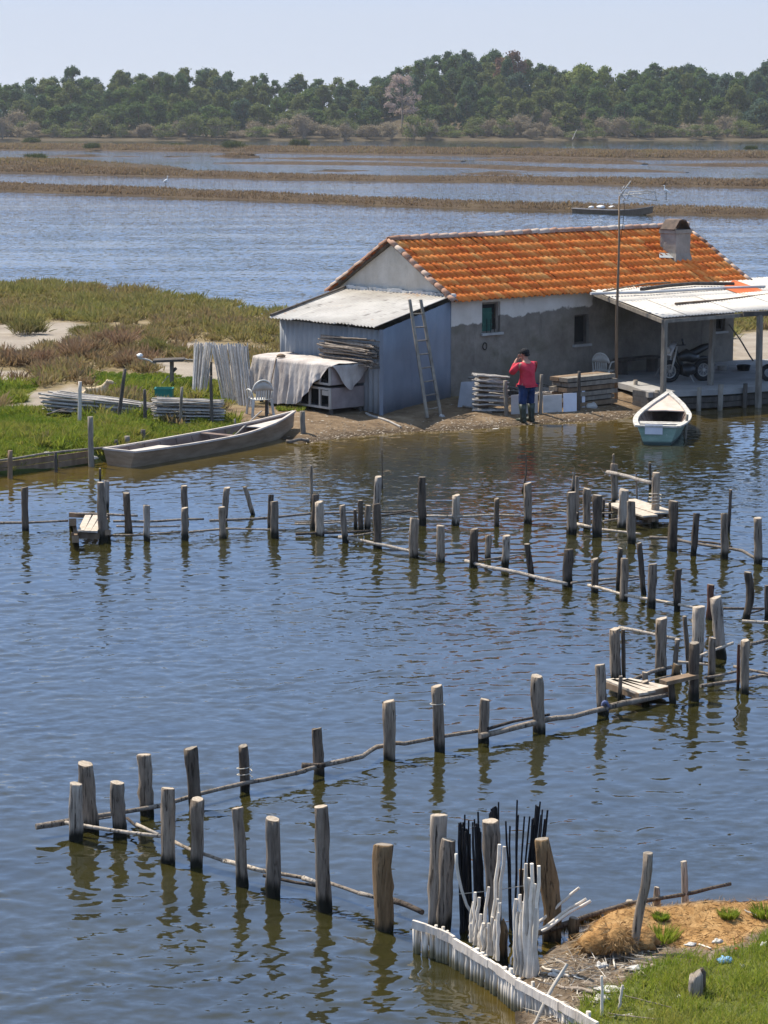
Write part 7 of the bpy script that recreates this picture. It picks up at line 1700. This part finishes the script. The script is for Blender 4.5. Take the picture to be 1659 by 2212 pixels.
ALG = noise_mat('dried_weed_crust', [(.25, (.12, .065, .025)), (.45, (.25, .135, .05)), (.6, (.36, .21, .085)), (.78, (.46, .30, .15))], (9, 9, 9), 8, .95, .1, .02, (40, 40, 40), nrough=.7)
q = GN(1330, 2058); lump(q + UPV * .10, .17, .16, .14, ALG, 'weed_mound', 'orange brown mound of dried weed overhanging a dark hollow', 'mound', 4, None, .45, -.35)
q = GN(1286, 2060); lump(q + UPV * .08, .13, .14, .12, ALG, 'weed_mound', 'smaller shaggy mound of weed left of the big orange one', 'mound', 7, None, .6, -.35)
q = GN(1382, 2046); lump(q + UPV * .07, .15, .15, .12, ALG, 'weed_mound', 'crumbling weed mound behind the curved stake', 'mound', 9, None, .6, -.35)
n = 2600; mq_ = GN(1330, 2058); th = rng.uniform(0, 6.28, n); el = rng.uniform(-.1, 1.5, n); off = np.stack([np.cos(th) * np.cos(el) * .195, np.sin(th) * np.cos(el) * .175, .09 + np.sin(el) * .14], 1)
d = off * np.array([1.2, 1.2, 0]) + rng.normal(0, .5, (n, 3)) * .2 + np.array([0, 0, -.12]); d /= np.linalg.norm(d, axis=1, keepdims=True)
v, f, t = blade_arrays(mq_ + off + np.array([rng.normal(0, .04), 0, 0]), d * rng.uniform(.03, .10, n)[:, None], rng.uniform(.003, .008, n), rng.uniform(0, .7, n)); meta(np_mesh('mound_weed', v, f, WEED, {'tint': t}), 'stringy dry weed covering the orange brown mound', 'weed', kind='stuff')
REED = leaf_mat('pale_reed_bits', [(0, (.20, .15, .10)), (.5, (.42, .36, .28)), (1, (.66, .61, .53))], 0)
n = 1000; px = rng.uniform(1165, 1420, n); py = rng.uniform(2060, 2215, n); b = np.array([P(a, c_, .2) for a, c_ in zip(px, py)]); b = b[sdist(b[:, :2], NEAR) > .03]; b[:, 2] = h_near(b[:, :2]) + rng.uniform(.003, .03, len(b)); b = b[rng.uniform(0, 1, len(b)) > near_zones(b)['turf'] * .93]; n = len(b)
d = np.stack([rng.normal(0, 1, n), rng.normal(0, .8, n), rng.normal(0, .16, n)], 1); d /= np.linalg.norm(d, axis=1, keepdims=True)
v, f, t = blade_arrays(b, d * rng.uniform(.03, .20, n)[:, None], rng.uniform(.004, .013, n), rng.uniform(0, 1, n) ** 1.3); meta(np_mesh('reed_litter', v, f, REED, {'tint': t}), 'pale broken reed and splinters heaped behind the palisade', 'litter', kind='stuff')
# ---- corner stakes
corner = []
def cs(t, b, w, tone, label, **k):
    o = stake('corner', t, b, w, tone, **k); meta(o, label, 'stake', 'stakes of the palisade corner'); return o
cs(Q4(425, 188), Q4(402, 930), 37, 'p', 'tallest pale stake at the palisade corner', taper=.98); cs(Q4(489, 350), Q4(452, 960), 34, 'm', 'rough grey stake in front of the tallest pale one')
cs(Q4(771, 226), Q4(800, 1010), 39, 'm', 'pale topped stake with a rusty foot among the sticks', ws=(.55, .72, .95, 1.05)); cs(Q4(1108, 347), Q4(1172, 1010), 42, 'b', 'bent barked stake at the right of the black sticks', bend=.03, ws=(.95, 1.0, .95, .72), taper=1.0)
cs(Q4(850, 868), Q4(852, 1180), 21, 'b', 'orange brown stump between the white sticks', point=.12); cs(Q4(975, 545), Q4(990, 860), 15, 'b', 'thin brown stake behind the white sticks')
cs(Q5(715, 437), Q5(714, 580), 19, 'm', 'short grey stake under the mossy rail'); cs(Q5(900, 342), Q5(894, 575), 27, 'm', 'stubby pointed stake behind the brown bank', ws=(1, 1, .95, .45)); cs(Q5(1082, 165), Q5(1096, 560), 19, 'p', 'white topped stake standing in the water behind the bank', ws=(1.1, 1.15, .9, .75)); cs(Q5(338, 552), Q5(332, 735), 24, 'b', 'brown stump with a pale top left of the weed mound')
q = GN(1367, 2066)
pts = [D(x, y, q[1]) for x, y in (Q5(733, 850), Q5(745, 740), Q5(765, 600), Q5(790, 460), Q5(820, 340), Q5(838, 220), Q5(842, 105))]
meta(obj('wooden_stake', MB().tube(pts, [.028, .034, .040, .042, .043, .044, .042], 12, 0, 1, True, .14, 4), [STAKE['m'], CUT_D], loc=q), 'curved grey stake stuck in the near bank', 'stake', 'stakes of the palisade corner')
q = GN(1502, 2152)
st = thing('split_stump', 'hollow split stump in the near grass', 'stump', q)
obj('wood', MB().tube([q - UPV * .1, q + UPV * .05, q + UPV * .12, q + UPV * .185 + np.array([.006, 0, 0]), q + UPV * .19], [.062, .060, .058, .057, .052], 14, 0, 1, True, .16, 3), [STAKE['p'], CUT_D], st); obj('splinter', MB().tube([q + np.array([.055, .03, .0]), q + np.array([.06, .035, .19]), q + np.array([.05, .03, .23])], [.035, .03, .015], 7), STAKE['d'], st)
rail([Q5(1400, 305), Q5(1150, 365), Q5(950, 400), Q5(700, 440), Q5(500, 500), Q5(380, 545), Q5(220, 595), Q5(90, 640)], 8, (.30, .26, .24, .22, .20, .18, .14, .12), 'd', 'long mossy rail behind the brown bank', gN, taper=1.6)
n = 900; u = rng.uniform(.35, 1, n); X = np.interp(u, [.35, .55, .75, 1], [1355, 1292, 1254, 1190]); Y = np.interp(u, [.35, .55, .75, 1], [1949, 1968, 1982, 2002]); Zr = np.interp(u, [.35, 1], [.22, .12])
b = np.array([P(a, c_, z_) for a, c_, z_ in zip(X, Y, Zr)]) + np.array([0, -.05, 0]) + rng.normal(0, .012, (n, 3)); d = np.stack([rng.normal(0, .2, n), rng.normal(0, .2, n), -np.ones(n)], 1) * rng.uniform(.03, .13, n)[:, None]
v, f, t = blade_arrays(b, d, rng.uniform(.004, .009, n), rng.uniform(.0, .6, n)); meta(np_mesh('hanging_weed', v, f, leaf_mat('hanging_weed_leaf', [(0, (.05, .045, .012)), (.6, (.14, .10, .03)), (1, (.2, .14, .06))], .2), {'tint': t}), 'brown weed hanging from the mossy rail', 'weed', kind='stuff')

# ---- palisade: white pickets behind one long board
BW = [Q4(250, 893), Q4(380, 935), Q4(500, 990), Q4(620, 1063), Q4(750, 1145), Q4(840, 1208), Q4(920, 1268), Q4(1040, 1332), Q4(1160, 1395), (1225, 2178), (1290, 2215)]
bwz = [.30, .29, .28, .28, .28, .28, .29, .30, .31, .33, .35]
bw = [P(x, y, z) for (x, y), z in zip(BW, bwz)]
cum = np.concatenate([[0], np.cumsum([np.linalg.norm(bw[i + 1] - bw[i]) for i in range(len(bw) - 1)])])
def along(s): return np.array([np.interp(s, cum, [p[k] for p in bw]) for k in range(3)])
pal = thing('palisade', 'white picket palisade with one long board at the near corner', 'palisade', bw[0] * np.array([1, 1, 0]))
PICKET, nt, bs = new_mat('white_picket_wood')
c = ramp(nt, noise_out(nt, (22, 22, 3), 7, .65), [(.3, (.46, .41, .34)), (.7, (.74, .68, .595))]); c = mix(nt, 1.0, c, ramp(nt, node(nt, 'ShaderNodeObjectInfo').outputs['Random'], [(0, (.66, .64, .60)), (1, (1.08, 1.06, 1.03))]), 'MULTIPLY'); zz_ = math_n(nt, 'ADD', world_z(nt), math_n(nt, 'MULTIPLY', noise_out(nt, (14, 14, 3), 4, offset=2), .12))
c = mix(nt, maprange(nt, zz_, .10, .20, 1, 0), c, (.16, .135, .07)); c = mix(nt, maprange(nt, zz_, .04, .09, 1, 0), c, (.06, .055, .02))
nt.links.new(c, bs.inputs['Base Color']); bs.inputs['Roughness'].default_value = .8
rows = []; 
for s in np.linspace(0, cum[-1], 40):
    p = along(s); rows.append(p)
bo = MB(); cuts = [0, 7, 15, 22, 31, 39]
for i in range(len(cuts) - 1):
    for j in range(cuts[i], cuts[i + 1], 2):
        j2 = min(j + 2, cuts[i + 1]); jz = np.array([0, -.032 - .004 * (i % 2), -.012 + (.006, -.008, .004, -.004, .008)[i]])
        bo.beam(rows[j] + jz + UPV * random.uniform(-.004, .004), rows[j2] + jz + (rows[j2] - rows[j]) * .004 + UPV * random.uniform(-.004, .004), .026 + .004 * (i % 2), random.uniform(.066, .088))
BOARDM = old_wood('bleached_board', (.42, .36, .30), (.70, .635, .55)); obj('board', bo, BOARDM, pal)
s = .02; k = 0
while s < cum[-1] - .05:
    p = along(s); r = random.uniform(.013, .024); h = p[2] + random.choice([-.05, -.04, -.03, -.03, -.02, .0, .015, .03, .06]); 
    yj = random.uniform(0, .035); pts_ = [(p[0] + random.uniform(-.008, .008), p[1] + .008 + yj, z_ ) for z_ in (-.35, .1, h)]
    obj('picket', MB().tube(pts_, [r, r, r * .92], 7), PICKET, pal); s += r * 1.95 + random.choice([0, 0, .002, .006, .012, .035]); k += 1
print('pickets', k)
# ---- sticks standing in and behind the palisade
def near_board(x, y): return D(x, y, None)
def stick(top, foot, w, mat, label, group, back=.06, z=.12, cat='stick', name='white_stick'):
    b = P(*foot, z) + np.array([0, back, 0]); t = D(*top, b[1] + random.uniform(0, .05)); return pole(name, b, t, size_at(b, w) / 2, mat, label, cat, group)
gl, gr, gb1, gb2, gb3 = 'white sticks of the left clump', 'white sticks of the right clump', 'black sticks of the left bundle', 'black sticks behind the pale topped stake', 'black sticks of the right fan'
L1 = [(665, 695, 650, 1040), (655, 760, 635, 1030), (692, 730, 668, 1060), (703, 840, 690, 1080), (755, 660, 720, 1090), (826, 378, 765, 1120), (858, 392, 790, 1130), (815, 740, 800, 1150), (828, 765, 812, 1160), (780, 860, 770, 1130), (640, 900, 640, 1040), (720, 900, 712, 1100), (738, 930, 735, 1110), (800, 880, 792, 1150), (672, 930, 662, 1060), (755, 900, 752, 1130), (700, 960, 700, 1090), (822, 830, 818, 1165)]
for a in L1: stick(Q4(a[0], a[1]), Q4(a[2], a[3]), random.uniform(7.5, 9.8), 'white', 'white peeled stick in the left clump behind the palisade board', gl)
L2 = [(937, 740, 935, 1250), (963, 710, 955, 1255), (950, 825, 945, 1260), (985, 760, 972, 1265), (1003, 505, 1000, 1270), (1040, 505, 1022, 1280), (1087, 520, 1055, 1290), (1020, 600, 1012, 1275), (975, 820, 965, 1260), (1060, 640, 1040, 1285), (1000, 700, 990, 1270), (1070, 800, 1062, 1290), (1030, 780, 1030, 1280)]
for a in L2: stick(Q4(a[0], a[1]), Q4(a[2], a[3]), random.uniform(8, 11), 'white', 'white peeled stick in the right clump behind the palisade board', gr)
def bstick(tops, feet, g_, lab):
    for (tx, ty) in tops:
        fx = np.interp(tx, [a for a, b in feet], [b for a, b in feet]) + random.uniform(-10, 10); b = P(*Q8c(fx, 1385), 0.0) + np.array([0, random.uniform(0, .15), -.1]); t = D(*Q8c(tx, ty), b[1] + random.uniform(.0, .1))
        pole('black_stick', b, t, size_at(b, random.uniform(4.5, 5.8)) / 2, 'black', lab, 'stick', g_)
bstick([(562, 335), (575, 330), (595, 380), (615, 258), (630, 390), (652, 310), (585, 350), (640, 400), (600, 330), (690, 330), (705, 300), (740, 230), (715, 370), (735, 372), (755, 385), (690, 370), (665, 440), (725, 340), (745, 380), (570, 420), (620, 420), (765, 420)], [(560, 575), (650, 660), (760, 830)], gb1, 'black stick in the left bundle behind the palisade')
bstick([(848, 245), (868, 200), (882, 190), (895, 182), (908, 178), (935, 138), (860, 230), (915, 190), (890, 210)], [(840, 880), (940, 930)], gb2, 'black stick rising behind the pale topped stake')
bstick([(1003, 320), (1043, 365), (1112, 120), (1180, 275), (1230, 275), (1265, 290), (1290, 165), (1300, 175), (1330, 135), (1350, 210), (1400, 215), (1270, 350), (1255, 300), (1310, 180), (1340, 260), (1375, 300), (1120, 260)], [(1000, 1060), (1120, 1090), (1270, 1170), (1400, 1290)], gb3, 'black stick in the right fan behind the palisade')
q0, q1 = D(*Q8c(560, 1010), P(*Q8c(700, 1385))[1] - .05), D(*Q8c(1190, 930), P(*Q8c(1190, 1385))[1] - .05); meta(obj('wire', MB().tube([q0, q0 * .5 + q1 * .5 - UPV * .01, q1], .004, 4), ROPE, loc=q0), 'thin wire tying the black sticks together', 'wire')
hz_ = P(*Q4(452, 930), .1); q = [D(*Q4(x, y), hz_[1] - .10 - .002 * k) for k, (x, y) in enumerate(((538, 440), (541, 500), (552, 580), (575, 680), (610, 785), (660, 858), (715, 895), (770, 912), (822, 918)))]
meta(obj('hose', MB().tube(q, .015, 8), noise_mat('pale_hose', [(.3, (.36, .34, .29)), (.7, (.5, .48, .42))], (8, 8, 8), 3, .6, .3), loc=q[0]), 'pale curved hose hanging from the rough grey stake', 'hose')
for (a, b, w, lab, z0, z1) in ((Q4(1085, 895), Q4(1356, 664), 7.5, 'upper of the three white sticks poking right', .18, .62), (Q4(1085, 950), Q4(1402, 738), 7, 'middle of the three white sticks poking right', .12, .50), (Q4(1090, 962), Q4(1432, 752), 7.5, 'lowest of the three white sticks poking right', .12, .48)):
    p = P(*a, z0); t = D(*b, p[1] - .05); pole('white_stick', p, t, size_at(p, w) / 2, 'white', lab, 'stick')
for (a, b, w, lab) in ((Q4(1020, 1570), Q4(1278, 1172), 9, 'long white stick leaning across the palisade board'), (Q5(525, 1215), Q5(522, 945), 8, 'upright white stick left in the debris'), (Q5(635, 1180), Q5(668, 1008), 8, 'tilted white stick at the edge of the grass')):
    p = GN(*a) if 'across' not in lab else P(*a, .06) + np.array([0, -.12, 0]); t = D(*b, p[1] + (.25 if 'across' in lab else .03)); pole('white_stick', p - (t - p) * .05, t, size_at(p, w) / 2, 'white', lab, 'stick')
for (a, b, w, mat, lab) in ((Q5(120, 900), Q5(300, 965), 6, 'white', 'white stick lying in the debris behind the palisade'), (Q5(230, 1030), Q5(480, 1080), 8, 'brown', 'pinkish rotten branch lying behind the palisade'), (Q5(100, 712), Q5(195, 722), 9, 'brown', 'short log by the bent barked stake'), (Q5(680, 1095), Q5(1000, 1180), 3, 'brown', 'thin twig lying across the near grass'), (Q5(560, 1215), Q5(900, 1262), 3, 'brown', 'long thin twig at the bottom edge'), (Q5(600, 780), Q5(612, 905), 5, 'white', 'forked pale root hanging under the brown mound'), (Q5(1190, 745), Q5(1270, 775), 4, 'white', 'pale reed stalk by the plastic scraps'), (Q5(1500, 510), Q5(1600, 560), 3, 'white', 'dry pale twig at the back of the bank')):
    p, t = GN(*a), GN(*b); pole('driftwood', p + UPV * .02, t + UPV * .025, size_at(p, w) / 2, mat, lab, 'driftwood', 'driftwood on the near bank')
# ---- litter
PL_WHITE = noise_mat('dirty_white_plastic', [(.3, (.22, .20, .17)), (.7, (.56, .54, .50))], (20, 20, 20), 4, .5, .4, .006); PL_BLUE = noise_mat('blue_plastic', [(.35, (.05, .20, .42)), (.65, (.25, .45, .65))], (26, 26, 26), 4, .4, .5, .008)
PL_RED = noise_mat('red_plastic', [(.3, (.42, .06, .03)), (.7, (.52, .10, .06))], (10, 10, 10), 3, .5, .4); FOAM = noise_mat('foam_plastic', [(.3, (.24, .21, .17)), (.6, (.58, .55, .50))], (16, 16, 16), 5, .9, .1, .01)
for x, y, sx, sy, sz, m, nm, lab, cat in ((*Q5(1362, 850), .09, .08, .06, PL_BLUE, 'plastic_bag', 'crumpled blue plastic bag on the near bank', 'bag'), (*Q5(1318, 720), .06, .05, .04, PL_WHITE, 'plastic_scrap', 'white plastic scrap near the red one', 'litter'), (*Q5(1130, 738), .07, .05, .03, PL_WHITE, 'plastic_scrap', 'crumpled pale plastic in the shade of the curved stake', 'litter'), (*Q5(1447, 765), .035, .03, .02, PL_RED, 'plastic_scrap', 'small red plastic scrap', 'litter'),
                                      (*Q5(520, 885), .08, .06, .06, FOAM, 'foam_block', 'rounded white foam under the brown mound', 'foam'), (*Q5(590, 1050), .16, .10, .05, FOAM, 'foam_block', 'large broken white foam at the edge of the grass', 'foam'), (*Q5(520, 1110), .09, .08, .06, FOAM, 'foam_block', 'white foam block at the foot of the upright stick', 'foam'), (*Q5(770, 900), .13, .06, .04, PL_WHITE, 'rag', 'striped grey rag beside the near grass', 'rag'), (*Q5(215, 945), .10, .07, .05, FOAM, 'foam_block', 'pale foam behind the leaning white stick', 'foam'), (*Q5(1635, 745), .05, .04, .05, PL_WHITE, 'plastic_scrap', 'white scrap at the right edge of the near bank', 'litter'), (*Q5(1485, 885), .04, .03, .03, FOAM, 'foam_block', 'small foam crumb right of the blue bag', 'foam'), (*Q5(1055, 1090), .035, .03, .02, FOAM, 'foam_block', 'little white crumb in the near grass', 'foam')):
    lump(GN(x, y) + UPV * sz * .15, sx * .68, sy * .68, sz * .6, m, nm, lab, cat, x * .03, 'litter on the near bank', .85)
for x, y, s, lab in ((*Q5(940, 700), .16, 'bright green weed clump on the brown bank'), (*Q5(930, 560), .08, 'small green tuft behind the pointed stake'), (*Q5(1390, 545), .10, 'flat green tuft on top of the brown bank'), (*Q5(1640, 535), .14, 'green tuft at the right edge above the bank')):
    p = GN(x, y); k = 420; th = rng.uniform(0, 6.28, k); rr2 = s * np.sqrt(rng.uniform(0, 1, k)) * .8; bb2 = np.stack([p[0] + np.cos(th) * rr2, p[1] + np.sin(th) * rr2, np.full(k, p[2])], 1); dd = np.stack([np.cos(th) * .5, np.sin(th) * .5, np.full(k, 1.)], 1) * (s * .8 * rng.uniform(.4, 1.1, k))[:, None]
    v, f, t = blade_arrays(bb2, dd, rng.uniform(.006, .012, k), rng.uniform(.4, .9, k)); meta(np_mesh('grass_tuft', v, f, NG, {'tint': t}, loc=p), lab, 'tuft', 'green tufts on the near bank')
# ================================================================== HAZE
if HAZE > 0:
    hz = MB().box((0, 950, 17.5), (2600, 2300, 41))
    hm = bpy.data.materials.new('haze_air'); hm.use_nodes = True; nt = hm.node_tree
    nt.nodes.remove(nt.nodes['Principled BSDF'])
    pv_ = nt.nodes.new('ShaderNodeVolumePrincipled'); pv_.inputs['Color'].default_value = (.90, .94, 1.0, 1); pv_.inputs['Density'].default_value = HAZE; pv_.inputs['Anisotropy'].default_value = .3
    nt.links.new(pv_.outputs[0], nt.nodes['Material Output'].inputs['Volume'])
    meta(obj('haze', hz, hm), 'thin pale air over the lagoon', 'haze', kind='stuff')
